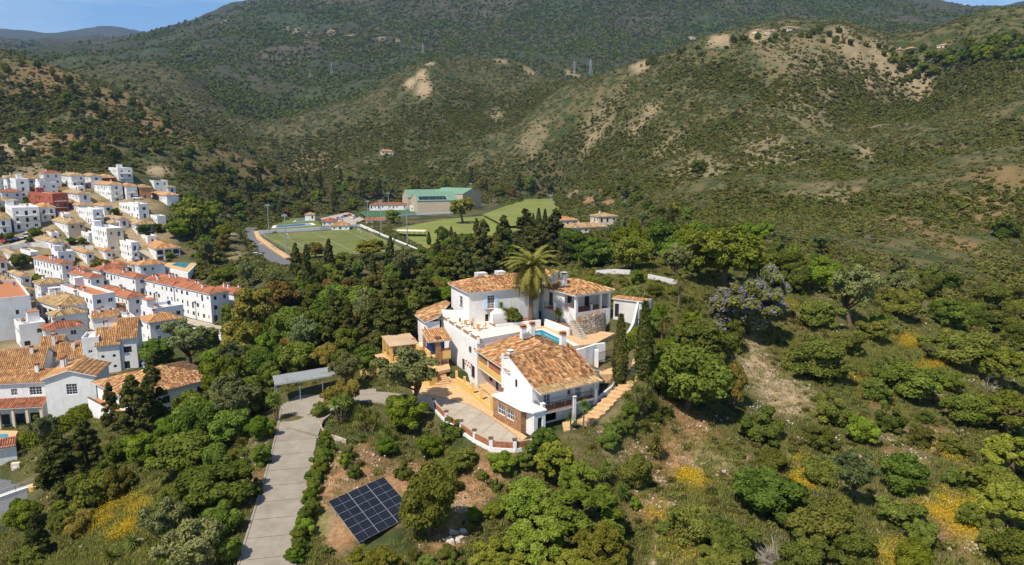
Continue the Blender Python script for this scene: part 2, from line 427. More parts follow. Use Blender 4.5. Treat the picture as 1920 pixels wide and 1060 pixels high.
def height(x, y, pads=True):
    x = np.atleast_1d(np.asarray(x, float)); y = np.atleast_1d(np.asarray(y, float))
    shp = x.shape; x = x.ravel(); y = y.ravel()
    out = np.empty(x.shape)
    for i in range(0, len(x), 20000):
        q, r = _uv(x[i:i + 20000], y[i:i + 20000])
        d2 = ((q[:, None] - _C[None]) ** 2).sum(-1)
        s = _phi(d2) @ _Wt[:-3] + _Wt[-3] + q @ _Wt[-2:]
        out[i:i + 20000] = CZ + s * r
    r = np.sqrt(x * x + y * y)
    hill = sstep(230, 420, r) * sstep(36, 60, out)
    out = out + hill * 14.0 * (fbm(x / 120, y / 120, 3) - .55 * np.abs(perlin(x / 70 + 3, y / 95)) + .12)
    far = sstep(850, 1500, r)
    out = out + far * np.minimum(r, 3200) * (1 - .8 * sstep(3500, 5000, r)) * .014 * (fbm(x / 420, y / 420, 4, .55) - .9 * np.abs(perlin(x / 260 + 8, y / 520 + 3)) + .1)
    out = out + .35 * sstep(40, 60, r) * (fbm(x / 7, y / 7, 3)) + .12 * fbm(x / 1.7, y / 1.7, 2)
    if pads:
        for poly, z, fo, drop in PADS:
            P = np.asarray(poly)
            m = (x > P[:, 0].min() - fo) & (x < P[:, 0].max() + fo) & (y > P[:, 1].min() - fo) & (y < P[:, 1].max() + fo)
            if not m.any(): continue
            d = _sdf(P, x[m], y[m]); w = 1 - sstep(.25, fo, d)
            out[m] = out[m] * (1 - w) + (z - drop) * w
        for P3, hw, fo in ROADS:
            P3 = np.asarray(P3)
            m = (x > P3[:, 0].min() - hw - fo) & (x < P3[:, 0].max() + hw + fo) & (y > P3[:, 1].min() - hw - fo) & (y < P3[:, 1].max() + hw + fo)
            if not m.any(): continue
            xx = x[m]; yy = y[m]; best = np.full(xx.shape, 1e18); zz = np.zeros(xx.shape)
            for a, b in zip(P3[:-1], P3[1:]):
                e = b - a; l2 = e[0] ** 2 + e[1] ** 2
                t = np.clip(((xx - a[0]) * e[0] + (yy - a[1]) * e[1]) / l2, 0, 1)
                d = (xx - a[0] - e[0] * t) ** 2 + (yy - a[1] - e[1] * t) ** 2
                k = d < best; best = np.where(k, d, best); zz = np.where(k, a[2] + e[2] * t, zz)
            d = np.sqrt(best); w = 1 - sstep(hw + .3, hw + fo, d)
            out[m] = out[m] * (1 - w) + (zz - .12) * w
    return out.reshape(shp)

GRID = {}
def gheight(x, y):
    """height of the finished ground sheet (bilinear between its vertices)"""
    if not GRID: return height(x, y)
    x = np.atleast_1d(np.asarray(x, float)); y = np.atleast_1d(np.asarray(y, float))
    a = (np.arctan2(x, y) - GRID['a0']) / GRID['da']; l = (.5 * np.log(x * x + y * y) - GRID['l0']) / GRID['dl']
    nr, na = GRID['n']; a = np.clip(a, 0, na - 1.001); l = np.clip(l, 0, nr - 1.001)
    i = l.astype(int); j = a.astype(int); f = l - i; g = a - j; Z = GRID['z']
    return (Z[i, j] * (1 - f) + Z[i + 1, j] * f) * (1 - g) + (Z[i, j + 1] * (1 - f) + Z[i + 1, j + 1] * f) * g
def hz(x, y): return float(gheight(x, y)[0])

_YS = np.exp(np.linspace(math.log(36.0), math.log(3500.0), 420))
def hit(px, py, up=0.0, upk=0.0):
    """first ground point (raised by `up`) along a line of sight"""
    a, b, d = ray(px, py)
    Y = _YS
    t = Y / b
    up = up + upk * t
    g = CZ + d * t - gheight(a * t, b * t) - up
    k = np.where(g <= 0)[0]
    if len(k) == 0: return None
    k = k[0]
    if k == 0: tt = t[0]
    else: tt = t[k - 1] + (t[k] - t[k - 1]) * g[k - 1] / (g[k - 1] - g[k] + 1e-9)
    return (a * tt, b * tt, CZ + d * tt - up[k] if upk else CZ + d * tt - up[0] if hasattr(up, '__len__') else CZ + d * tt - up)

# levelled ground: pads for buildings and courts, beds for roads
def pxpoly(pts, z): return [atz(p[0], p[1], z)[:2] for p in pts]
PADS.append(([(-8.5,104),(-2.5,96.5),(8,94.5),(15,97.5),(12.5,111),(-6,113)], 44.6, 3.0, .3))
PADS.append(([(-9.8,83.7),(-7.9,79.5),(-5.9,76.4),(-4.2,73.6),(-2.3,71.3),(.3,70.9),(3.0,72),(5,77),(12,82),(12.0,85.5),(8,90),(0,94),(-5,92.5),(-9,98),(-12,99),(-14,92)], 39.0, 1.6, .12))
PADS.append(([(-12,99),(-9,95.5),(-6.5,94.5),(-5.5,96.5),(-9,104.5),(-13,104)], 40.3, .8, .15))
PADS.append(([(-22,103.5),(-17.3,98.5),(-11,99),(-9.5,104),(-14,107)], 40.6, 1.8, .12))
FIELD = pxpoly([(484,438),(676,426),(782,470),(560,486)], 31.0)
PADS.append((FIELD, 31.0, 12, .1))
PADS.append((pxpoly([(660,388),(760,378),(930,382),(1000,408),(720,420)], 32.4), 32.4, 15, .15))
PADS.append((pxpoly([(905,402),(984,374),(1040,372),(1050,396),(1010,421),(948,424)], 33.6), 33.6, 14, .1))
PADS.append((pxpoly([(490,436),(540,410),(660,398),(684,411),(650,430)], 31.0), 31.0, 10, .15))
PADS.append((pxpoly([(730,425),(960,400),(1010,430),(900,462),(800,465)], 32.0), 32.0, 10, .1))

def road_pts(pix, z=None, n=8):
    P = []
    for i, q in enumerate(pix):
        if len(q) == 3: P.append(atz(*q))
        else:
            h = hit(*q); P.append(h)
    P = np.array(P); out = []
    # smooth through the points (Catmull-Rom)
    Q = np.vstack([2 * P[0] - P[1], P, 2 * P[-1] - P[-2]])
    for i in range(1, len(Q) - 2):
        for k in range(n):
            t = k / n
            out.append(.5 * ((2 * Q[i]) + (-Q[i - 1] + Q[i + 1]) * t + (2 * Q[i - 1] - 5 * Q[i] + 4 * Q[i + 1] - Q[i + 2]) * t * t + (-Q[i - 1] + 3 * Q[i] - 3 * Q[i + 1] + Q[i + 2]) * t ** 3))
    out.append(P[-1])
    return np.array(out)
RD = {}
RD['driveway'] = (road_pts([(468,1240,34.8),(502,1062,35.6),(525,960,36.0),(544,880,36.4),(558,810,37.0),(564,765,37.7)]), 2.4, 3.0)
RD['driveway_branch'] = (road_pts([(566,770,37.7),(640,748,38.2),(700,744,38.6),(760,752,38.95),(800,760,39.0)]), 2.0, 2.5)
RD['valley_road'] = (road_pts([(470,427,29.5),(474,447,29.6),(492,468,29.8),(520,486,30.2),(546,502,30.6)]), 3.6, 6)
RD['row_street'] = (road_pts([(262,580),(300,592),(350,604),(398,616),(430,628)]), 3.0, 4)
RD['upper_street'] = (road_pts([(-30,466),(20,459),(62,449),(100,455),(150,452)]), 3.0, 4)
RD['lane'] = (road_pts([(262,515),(290,500),(275,480),(262,470)]), 2.2, 4)
for v in RD.values(): ROADS.append(v)
STEPS = np.array([atz(*q) for q in ((1208,655,44.5),(1196,680,43.5),(1190,704,42.7),(1172,728,41.8),(1148,748,40.9),(1125,772,40.0),(1095,795,39.25))])
ROADS.append((STEPS, 1.0, 2.2))

def build_terrain():
    na, nr = 560, 500
    az = np.linspace(math.radians(-66), math.radians(66), na)
    k = np.linspace(0, 1, nr)
    r = np.exp(math.log(24) + k * (math.log(9500) - math.log(24)))
    A, R = np.meshgrid(az, r)
    X = R * np.sin(A); Y = R * np.cos(A)
    Z = height(X, Y)
    GRID['z'] = Z; GRID['a0'] = az[0]; GRID['da'] = az[1] - az[0]; GRID['l0'] = math.log(24); GRID['dl'] = math.log(r[1] / r[0]); GRID['n'] = (nr, na)
    V = np.stack([X, Y, Z], -1).reshape(-1, 3)
    i = np.arange(nr - 1)[:, None] * na + np.arange(na - 1)[None]
    F = np.stack([i, i + 1, i + na + 1, i + na], -1).reshape(-1, 4)
    me = npmesh('ground', V, F, [ground_mat()], smooth=True)
    cover = np.zeros((len(V), 4), np.float32)
    x, y = V[:, 0], V[:, 1]
    rr = np.sqrt(x * x + y * y)
    for (px, py, rp, typ, amt) in GROUND_SPOTS:
        h = hit(px, py)
        if h is None: continue
        rad = rp * math.hypot(h[0], h[1]) / FPX
        k = np.where((np.abs(x - h[0]) < rad * 1.6) & (np.abs(y - h[1]) < rad * 2.6))[0]
        xx, yy = x[k], y[k]
        d = np.hypot((xx - h[0]), (yy - h[1]) / 1.7) / rad
        w = amt * (1 - sstep(.35, 1.0, d + .35 * fbm(xx / rad * 1.4, yy / rad * 1.4, 3)))
        cover[k, typ] = np.maximum(cover[k, typ], w)
    at = me.attributes.new('cover', 'FLOAT_COLOR', 'POINT'); at.data.foreach_set('color', cover.ravel())
    o = obj('ground', me, None, 'structure')
    return o

# what covers the soil: 0 bare reddish soil, 1 green grass, 2 yellow flowers, 3 pale dry earth or rock
GROUND_SPOTS = [
 (620,900,80,0,1),(760,900,80,0,1),(700,930,100,0,1),(680,860,60,0,.9),(640,1000,60,0,.9),(830,1010,60,0,.9),(880,930,60,0,.9),(580,990,50,1,.6),(560,1040,60,1,.7),(600,860,50,1,.5),(640,960,60,3,.35),
 (880,900,60,0,.7),(930,860,50,0,.8),(860,960,45,3,.5),(1160,830,60,3,.5),(1260,860,70,0,.9),(1300,800,60,0,.8),(1215,950,60,0,.8),(1330,880,70,3,.5),
 (1420,690,60,3,.9),(1460,740,70,3,.8),(1410,640,40,3,.7),(1500,730,50,3,.5),(1340,860,60,1,.4),(1240,1010,60,1,.4),
 (1300,900,45,2,.8),(1240,960,40,2,.7),(1260,1040,60,2,.7),(1500,860,26,2,1),(1508,900,30,2,1),(1700,640,40,2,.7),(1735,690,40,2,.8),(1640,740,30,2,.7),
 (1600,710,30,2,.6),(1480,575,24,2,.7),(1790,960,90,2,.9),(1820,1000,90,0,.8),(1690,1040,50,2,.9),(1770,850,50,2,.6),(1760,820,60,0,.7),(1700,860,50,0,.7),
 (1690,820,60,3,.4),(1860,1040,60,1,.4),(1680,680,60,1,.5),(220,975,70,2,.9),(250,945,40,2,.9),(180,1010,110,1,1),(120,1040,110,1,1),(260,1030,90,1,1),(230,960,70,1,.9),
 (430,850,50,1,.7),(470,850,40,3,.4),(470,900,40,0,.6),(440,960,40,0,.4),(90,940,40,0,.5),
 (1220,540,80,1,.6),(1170,570,60,1,.7),(1280,560,60,1,.4),(1180,530,60,3,.4),(1560,780,40,3,.4),
 (1222,1055,9,3,1),(1226,1030,9,3,1),(1230,1005,9,3,1),(1240,975,9,3,1),(1256,945,9,3,1),(1280,925,9,3,1),(1310,905,9,3,1),(1340,890,9,3,1),(1372,876,9,3,1),(1400,860,9,3,1),(1405,610,18,3,.9),(1410,635,18,3,.9),(1418,660,18,3,.9),(1428,685,18,3,.9),(1442,710,18,3,.9),(1460,730,18,3,.9),(1485,745,18,3,.9),(1515,752,18,3,.9),
 (1300,940,40,1,.6),(1350,900,40,1,.6),(1620,690,40,1,.7),(1480,640,30,1,.6),(1560,870,30,1,.5),(1740,960,50,0,.7),(1780,760,40,0,.6),(1650,760,40,0,.5),(1240,900,40,0,.8),(1200,860,40,0,.7),
 # hills: tracks, scars and bare slopes
 (790,140,14,3,1),(770,155,16,3,1),(795,165,22,3,.9),(805,120,10,3,1),(535,54,9,3,.8),(556,57,9,3,.8),(578,60,7,3,.7),(620,62,10,3,1),(655,67,7,3,.8),(690,69,6,3,.8),(715,71,7,3,.8),(745,74,7,3,.8),(420,42,6,3,1),
 (1000,140,30,3,.8),(940,115,20,3,.7),(1070,140,24,3,.6),(1500,110,90,3,.35),(1600,100,50,3,.7),(1660,120,40,3,.7),(1720,160,30,3,.7),(1350,75,30,3,.8),(1420,70,30,3,.7),(1200,125,26,3,.8),
 (1130,230,60,3,.35),(1220,210,26,3,.6),(1190,240,30,3,.5),(1110,260,24,3,.6),(1000,250,40,3,.35),(1300,330,90,3,.4),(1450,300,100,3,.4),(1500,200,80,3,.3),(1250,280,60,3,.35),(1700,420,70,0,.45),(1800,460,60,0,.5),(1560,370,60,3,.35),(1620,285,24,3,.5),(1850,400,80,0,.5),(1900,330,60,0,.35),
 (1640,235,20,3,.5),(1480,560,40,1,.3),(300,320,22,3,1),(285,318,14,3,.9),(160,225,30,3,.5),(60,150,70,0,.4),(200,200,70,0,.4),(360,260,70,0,.42),(470,300,70,0,.42),(280,240,60,0,.5),(120,270,60,0,.5),(560,320,40,0,.5),
 (150,355,60,0,.6),(90,335,40,0,.5),(60,330,40,3,.5),(20,280,40,3,.8),(600,300,40,0,.4),(630,312,14,3,.6),(1110,372,40,0,1),(1075,364,26,3,.8),(1140,380,22,0,1),(930,218,18,3,.6),
 (130,520,90,3,.8),(40,520,80,3,.8),(230,470,80,3,.8),(220,400,80,3,.7),(120,400,80,3,.7),(250,360,60,3,.6),(60,420,80,3,.7),(300,450,50,3,.5),(60,660,120,3,.7),(180,680,90,3,.7),(250,600,80,3,.8),(80,590,90,3,.8),(430,440,26,3,.8),(440,480,26,3,.5),(420,400,20,3,.5),(200,600,80,3,.5),(60,470,60,3,.5),
]

def ground_mat():
    m = bpy.data.materials.new('scrubland_soil'); m.use_nodes = True
    nt = m.node_tree; N = nt.nodes; L = nt.links
    bs = N["Principled BSDF"]; bs.inputs['Roughness'].default_value = .97; bs.inputs['Specular IOR Level'].default_value = .1
    geo = N.new("ShaderNodeNewGeometry")
    def noise(sc, det=7, ro=.6):
        n = N.new("ShaderNodeTexNoise"); n.inputs['Scale'].default_value = sc; n.inputs['Detail'].default_value = det; n.inputs['Roughness'].default_value = ro
        L.new(geo.outputs['Position'], n.inputs['Vector']); return n.outputs['Fac']
    def ramp(f, stops):
        r = N.new("ShaderNodeValToRGB"); el = r.color_ramp.elements
        for i, (p, c) in enumerate(stops):
            e = el[i] if i < 2 else el.new(p)
            e.position = p; e.color = (*c, 1)
        L.new(f, r.inputs['Fac']); return r.outputs['Color']
    def mix(f, a, b):
        x = N.new("ShaderNodeMix"); x.data_type = 'RGBA'
        L.new(f, x.inputs['Factor']); L.new(a, x.inputs['A']); L.new(b, x.inputs['B']); return x.outputs['Result']
    def mul(a, k):
        x = N.new("ShaderNodeMath"); x.operation = 'MULTIPLY'; L.new(a, x.inputs[0])
        if isinstance(k, (int, float)): x.inputs[1].default_value = k
        else: L.new(k, x.inputs[1])
        x.use_clamp = True
        return x.outputs[0]
    def rng(f, a, b, c=0, d=1):
        x = N.new("ShaderNodeMapRange"); x.inputs['From Min'].default_value = a; x.inputs['From Max'].default_value = b
        x.inputs['To Min'].default_value = c; x.inputs['To Max'].default_value = d; L.new(f, x.inputs['Value']); return x.outputs['Result']
    fine = noise(1.9); mid = noise(.22, 8, .65); big = noise(.03, 6); tree = noise(.11, 3, .5); huge = noise(.0035, 6, .6)
    scrub = ramp(fine, [(.25, (.050, .052, .016)), (.5, (.085, .082, .028)), (.75, (.13, .112, .046))])
    dry = ramp(fine, [(.25, (.085, .068, .030)), (.55, (.145, .110, .055)), (.8, (.21, .16, .09))])
    brown = ramp(fine, [(.25, (.09, .058, .026)), (.55, (.165, .108, .055)), (.8, (.24, .17, .095))])
    dry = mix(rng(big, .42, .58), dry, brown)
    base = mix(rng(mid, .40, .60), scrub, dry)
    woods = ramp(noise(.5, 5), [(.3, (.022, .032, .010)), (.55, (.045, .058, .018)), (.75, (.080, .082, .030))])
    base = mix(rng(tree, .40, .58), base, woods)
    farc = ramp(huge, [(.3, (.034, .056, .018)), (.5, (.044, .044, .022)), (.7, (.075, .062, .040))])
    sep = N.new("ShaderNodeSeparateXYZ"); L.new(geo.outputs['Position'], sep.inputs[0])
    farf = rng(sep.outputs['Y'], 700, 1500)
    ftex = ramp(noise(.045, 8, .7), [(.3, (.45, .45, .45)), (.5, (1, 1, 1)), (.7, (1.65, 1.6, 1.5))])
    fm = N.new("ShaderNodeMix"); fm.data_type = 'RGBA'; fm.blend_type = 'MULTIPLY'; fm.inputs['Factor'].default_value = 1
    L.new(farc, fm.inputs['A']); L.new(ftex, fm.inputs['B'])
    base = mix(farf, base, fm.outputs['Result'])
    at = N.new("ShaderNodeAttribute"); at.attribute_name = 'cover'
    sc = N.new("ShaderNodeSeparateColor"); L.new(at.outputs['Color'], sc.inputs[0])
    soil = ramp(fine, [(.25, (.17, .085, .038)), (.5, (.29, .155, .072)), (.8, (.42, .26, .14))])
    grass = ramp(fine, [(.25, (.085, .115, .018)), (.5, (.15, .175, .032)), (.8, (.23, .23, .06))])
    pale = ramp(fine, [(.25, (.24, .16, .09)), (.5, (.36, .26, .15)), (.8, (.46, .36, .24))])
    speck = noise(6.5, 3, .6)
    flower = mix(rng(speck, .52, .6), grass, ramp(fine, [(.3, (.42, .22, .01)), (.7, (.62, .36, .02))]))
    base = mix(mul(sc.outputs['Red'], rng(mid, .3, .5, .55, 1)), base, soil)
    base = mix(mul(sc.outputs['Green'], rng(mid, .3, .55, .6, 1)), base, grass)
    base = mix(mul(sc.outputs['Blue'], rng(noise(.8, 4), .38, .55, .25, 1)), base, flower)
    base = mix(mul(at.outputs['Alpha'], rng(mid, .35, .55, .55, 1)), base, pale)
    L.new(base, bs.inputs['Base Color'])
    bp = N.new("ShaderNodeBump"); bp.inputs['Strength'].default_value = .7; bp.inputs['Distance'].default_value = .25
    L.new(noise(2.6, 6), bp.inputs['Height'])
    b2 = N.new("ShaderNodeBump"); b2.inputs['Strength'].default_value = .9; b2.inputs['Distance'].default_value = 4.0
    L.new(mul(noise(.09, 6, .65), rng(sep.outputs['Y'], 500, 1200)), b2.inputs['Height'])
    L.new(bp.outputs['Normal'], b2.inputs['Normal']); L.new(b2.outputs['Normal'], bs.inputs['Normal'])
    return m

build_terrain()

def ribbon(name, key, m, label_kind='structure', lift=.03, hw=None, thick=.3):
    P, w, _ = RD[key]; w = hw or w
    mb = MB(); n = len(P); Ls = []; Rs = []
    for i in range(n):
        d = P[min(i + 1, n - 1)] - P[max(i - 1, 0)]; d = d / math.hypot(d[0], d[1])
        nrm = np.array([-d[1], d[0], 0])
        Ls.append(P[i] + nrm * w + [0, 0, lift]); Rs.append(P[i] - nrm * w + [0, 0, lift])
    dn = np.array([0, 0, -thick])
    for i in range(n - 1):
        mb.face([Rs[i], Rs[i + 1], Ls[i + 1], Ls[i]], m)
        mb.face([Ls[i], Ls[i + 1], Ls[i + 1] + dn, Ls[i] + dn], m); mb.face([Rs[i + 1], Rs[i], Rs[i] + dn, Rs[i + 1] + dn], m)
    mb.build(name, None, False, label_kind)
    return Ls, Rs
# ---------------------------------------------------------------- building pieces
RNG = random.Random(11)
def trnd():
    r = RNG.random()
    return 1.0 if r > .985 else .94 * RNG.random()
class Frame:
    """a local frame (x right, y back, z up) inside a thing whose foot is at root.location"""
    def __init__(s, root, o, rz):
        s.root = root; s.o = Vector(o); s.rz = rz
    def put(s, mb, name, kind=None, smooth=False, loc=None, rz=0.0):
        o = mb.build(name, s.root, smooth, kind) if isinstance(mb, MB) else obj(name, mb, s.root, kind)
        if o is None: return None
        c, n = math.cos(s.rz), math.sin(s.rz); l = loc or (0, 0, 0)
        w = Vector((s.o.x + l[0] * c - l[1] * n, s.o.y + l[0] * n + l[1] * c, s.o.z + l[2]))
        rl = s.root.location; a = -s.root.rotation_euler.z
        d = w - Vector(rl)
        o.location = (d.x * math.cos(a) - d.y * math.sin(a), d.x * math.sin(a) + d.y * math.cos(a), d.z)
        o.rotation_euler = (0, 0, s.rz + rz + a)
        return o
    def w(s, x, y, z=0):
        c, n = math.cos(s.rz), math.sin(s.rz)
        return (s.o.x + x * c - y * n, s.o.y + x * n + y * c, s.o.z + z)

def wall_panel(mb, O, U, W, zb, zt, ops, m, depth=.16):
    us = sorted({0, W, *[o[0] for o in ops], *[o[1] for o in ops]}); zs = sorted({zb, zt, *[o[2] for o in ops], *[o[3] for o in ops]})
    N = (U[1], -U[0])
    def P(u, z, d=0): return (O[0] + U[0] * u - N[0] * d, O[1] + U[1] * u - N[1] * d, z)
    for i in range(len(us) - 1):
        for j in range(len(zs) - 1):
            cu, cz = (us[i] + us[i + 1]) / 2, (zs[j] + zs[j + 1]) / 2
            if any(o[0] < cu < o[1] and o[2] < cz < o[3] for o in ops): continue
            mb.face([P(us[i], zs[j]), P(us[i + 1], zs[j]), P(us[i + 1], zs[j + 1]), P(us[i], zs[j + 1])], m)
    for a, b, c, d in [o[:4] for o in ops]:
        mb.face([P(a, c), P(a, c, depth), P(a, d, depth), P(a, d)], m); mb.face([P(b, c, depth), P(b, c), P(b, d), P(b, d, depth)], m)
        mb.face([P(a, c), P(b, c), P(b, c, depth), P(a, c, depth)], m); mb.face([P(a, d, depth), P(b, d, depth), P(b, d), P(a, d)], m)

_WM = {}
def window_meshes(w, h, style):
    k = (round(w, 2), round(h, 2), style)
    if k in _WM: return _WM[k]
    f = MB(); p = MB(); fm = {'brown': 'brownframe', 'plain': 'frame', 'dark': 'iron', 'blue': 'blue'}.get(style.split('_')[0], 'frame')
    t = .07
    y0, y1 = .08, .14
    f.box(0, t, y0, y1, 0, h, fm); f.box(w - t, w, y0, y1, 0, h, fm); f.box(t, w - t, y0, y1, 0, t, fm); f.box(t, w - t, y0, y1, h - t, h, fm)
    if w > .7: f.box(w / 2 - .03, w / 2 + .03, y0 + .005, y1 - .005, t, h - t, fm)
    if 'pane' in style or style in ('white', 'grid'):
        n = max(2, int(h / .42))
        for i in range(1, n): f.box(t, w - t, y0 + .01, y1 - .01, h * i / n - .018, h * i / n + .018, fm)
        for i in (1, 3): f.box(w * i / 4 - .015, w * i / 4 + .015, y0 + .012, y1 - .012, t, h - t, fm)
    if 'grille' in style:
        for i in range(1, int(w / .16)): f.box(i * .16 - .012, i * .16 + .012, -.05, -.025, -.02, h + .02, 'iron')
        for z in (.05, h / 2, h - .05): f.box(-.03, w + .03, -.052, -.023, z - .015, z + .015, 'iron')
    if 'sill' in style: f.box(-.08, w + .08, -.08, .08, -.07, -.002, 'clay')
    if 'shutter' in style:
        f.box(-w * .55, -.03, -.04, -.002, 0, h, 'paleblue'); f.box(w + .03, w * 1.55, -.04, -.002, 0, h, 'paleblue')
    solid = style.startswith('solid')
    p.box(t - .01, w - t + .01, .115, .15, t - .01, h - t + .01, 'blue' if style.startswith('blue') else ('grey' if solid else 'glass'))
    _WM[k] = (f.mesh('window'), p.mesh('pane'))
    return _WM[k]
def add_window(fr, O, U, u0, z0, w, h, style, name=None):
    fm, pm = window_meshes(w, h, style)
    a = math.atan2(U[1], U[0])
    f = fr.put(fm, name or ('door' if z0 <= .12 and h > 1.7 else 'window'), loc=(O[0] + U[0] * u0, O[1] + U[1] * u0, z0), rz=a)
    obj('pane', pm, f)
    return f

def tile_slope(mb, E, A, B, poly, m, p=.24, course=.42, n=3):
    """barrel tiles in columns up a roof slope; poly in (along eave, up slope)"""
    E, A, B = Vector(E), Vector(A).normalized(), Vector(B).normalized(); Nn = A.cross(B)
    a0 = min(q[0] for q in poly); a1 = max(q[0] for q in poly); k = max(1, int((a1 - a0) / p)); st = (a1 - a0) / k; r = st * .46
    for i in range(k):
        a = a0 + (i + .5) * st; bs = []
        for q in range(len(poly)):
            (x1, y1), (x2, y2) = poly[q], poly[(q + 1) % len(poly)]
            if (x1 > a) != (x2 > a): bs.append(y1 + (y2 - y1) * (a - x1) / (x2 - x1))
        if len(bs) < 2: continue
        b0, b1 = min(bs), max(bs); colr = RNG.random()
        if b1 - b0 < .12: continue
        kc = max(1, int(round((b1 - b0) / course))); L = (b1 - b0) / kc
        for c in range(kc):
            lo, hi = b0 + c * L - .04, b0 + (c + 1) * L
            rr = trnd(); rr = rr if rr == 1.0 else min(.94, .68 * rr + .3 * colr); j = RNG.uniform(-.012, .012)
            pts = []
            for b, rad, lift in ((lo, r, .035), (hi, r * .82, .004)):
                for t in range(n + 1):
                    an = math.pi * (1 - t / n)
                    pts.append(E + A * (a + j + rad * math.cos(an)) + B * b + Nn * (lift + rad * .85 * math.sin(an)))
            v = len(mb.v); mb.v += [tuple(q) for q in pts]; mi = mb.mi(m)
            for t in range(n):
                mb.f.append((v + t + 1, v + t, v + n + 1 + t, v + n + 2 + t)); mb.m.append(mi); mb.r.append(rr)
            mb.f.append(tuple(v + t for t in range(n + 1))); mb.m.append(mi); mb.r.append(rr)
def ridge_tiles(mb, P, Q, m, r=.13, L=.42):
    P, Q = Vector(P), Vector(Q); d = Q - P; n = max(1, int(d.length / L))
    for i in range(n):
        a = P + d * (i / n); b = P + d * ((i + 1.08) / n)
        side = Vector((0, 0, 1)).cross(d).normalized(); up = d.normalized().cross(side) * -1
        if up.z < 0: up = -up
        v = len(mb.v); mi = mb.mi(m); rr = trnd()
        for q, rad in ((a, r), (b, r * .85)):
            for t in range(5):
                an = math.pi * t / 4; mb.v.append(tuple(q + side * rad * math.cos(an) + up * rad * (.3 + math.sin(an))))
        for t in range(4):
            mb.f.append((v + t, v + t + 1, v + 6 + t, v + 5 + t)); mb.m.append(mi); mb.r.append(rr)
def slope_slab(mb, E, A, B, poly, th=.13, under='whiteclean'):
    E, A, B = Vector(E), Vector(A).normalized(), Vector(B).normalized()
    T = [E + A * a + B * b for a, b in poly]; D = Vector((0, 0, -th)); n = len(T)
    mb.face(T, 'tilebed'); mb.face([q + D for q in reversed(T)], under)
    for i in range(n):
        j = (i + 1) % n; mb.face([T[i] + D, T[j] + D, T[j], T[i]], under)
LODS = {0: (.26, .45, 3), 1: (.36, .8, 3), 2: (.55, 3.0, 2)}
def roof_parts(fr, slopes, ridges, m, lod=0, th=.14):
    base = MB(); tl = MB(); p, c, n = LODS[lod]
    for E, A, B, poly in slopes:
        slope_slab(base, E, A, B, poly, th)
        tile_slope(tl, E, A, B, poly, m, p, c, n)
    for P, Q in ridges: ridge_tiles(tl, P, Q, m, .13 if lod < 2 else .2, .42 if lod == 0 else 1.0)
    o = fr.put(base, 'roof')
    t = tl.build('roof_tiles', o, True, 'stuff')
    return o
def hip_roof(x0, x1, y0, y1, z, pitch, hips=(1, 1), axis=None):
    """slopes and ridges of a hipped/gabled roof over a rectangle"""
    W, D = x1 - x0, y1 - y0; c, s = math.cos(pitch), math.sin(pitch); t = math.tan(pitch)
    if axis is None: axis = 'x' if W >= D else 'y'
    if axis == 'x':
        run = D / 2; L = run / c; a = min(run, W / 2 - .05) if hips[0] else 0; b = min(run, W / 2 - .05) if hips[1] else 0; zr = z + run * t; ym = (y0 + y1) / 2
        S = [((x0, y0, z), (1, 0, 0), (0, c, s), [(0, 0), (W, 0), (W - b, L), (a, L)]), ((x1, y1, z), (-1, 0, 0), (0, -c, s), [(0, 0), (W, 0), (W - a, L), (b, L)])]
        if hips[1]: S.append(((x1, y0, z), (0, 1, 0), (-c, 0, s), [(0, 0), (D, 0), (D / 2, L)]))
        if hips[0]: S.append(((x0, y1, z), (0, -1, 0), (c, 0, s), [(0, 0), (D, 0), (D / 2, L)]))
        R = [((x0 + a, ym, zr), (x1 - b, ym, zr))]
        if hips[0]: R += [((x0, y0, z), (x0 + a, ym, zr)), ((x0, y1, z), (x0 + a, ym, zr))]
        if hips[1]: R += [((x1, y0, z), (x1 - b, ym, zr)), ((x1, y1, z), (x1 - b, ym, zr))]
    else:
        run = W / 2; L = run / c; a = min(run, D / 2 - .05) if hips[0] else 0; b = min(run, D / 2 - .05) if hips[1] else 0; zr = z + run * t; xm = (x0 + x1) / 2
        S = [((x1, y0, z), (0, 1, 0), (-c, 0, s), [(0, 0), (D, 0), (D - b, L), (a, L)]), ((x0, y1, z), (0, -1, 0), (c, 0, s), [(0, 0), (D, 0), (D - a, L), (b, L)])]
        if hips[0]: S.append(((x0, y0, z), (1, 0, 0), (0, c, s), [(0, 0), (W, 0), (W / 2, L)]))
        if hips[1]: S.append(((x1, y1, z), (-1, 0, 0), (0, -c, s), [(0, 0), (W, 0), (W / 2, L)]))
        R = [((xm, y0 + a, zr), (xm, y1 - b, zr))]
        if hips[0]: R += [((x0, y0, z), (xm, y0 + a, zr)), ((x1, y0, z), (xm, y0 + a, zr))]
        if hips[1]: R += [((x0, y1, z), (xm, y1 - b, zr)), ((x1, y1, z), (xm, y1 - b, zr))]
    return S, R, zr
def chimney(fr, x, y, z0, z1, s=.55, cap='clay', parent_name='chimney'):
    mb = MB(); mb.box(x - s / 2, x + s / 2, y - s / 2, y + s / 2, z0, z1, 'white')
    o = fr.put(mb, 'chimney')
    c = MB(); e = s / 2 + .08
    c.box(x - e, x + e, y - e, y + e, z1 + .002, z1 + .10, cap)
    for dx in (-1, 1):
        for dy in (-1, 1): c.box(x + dx * s * .36 - .07, x + dx * s * .36 + .07, y + dy * s * .36 - .07, y + dy * s * .36 + .07, z1 + .1, z1 + .3, 'brownframe')
    c.box(x - e * .95, x + e * .95, y - e * .95, y + e * .95, z1 + .3, z1 + .38, cap)
    c.build('chimney_cap', o)
    return o
SIDES = {'front': lambda w, d: ((0, 0), (1, 0), w), 'right': lambda w, d: ((w, 0), (0, 1), d), 'back': lambda w, d: ((w, d), (-1, 0), w), 'left': lambda w, d: ((0, d), (0, -1), d)}
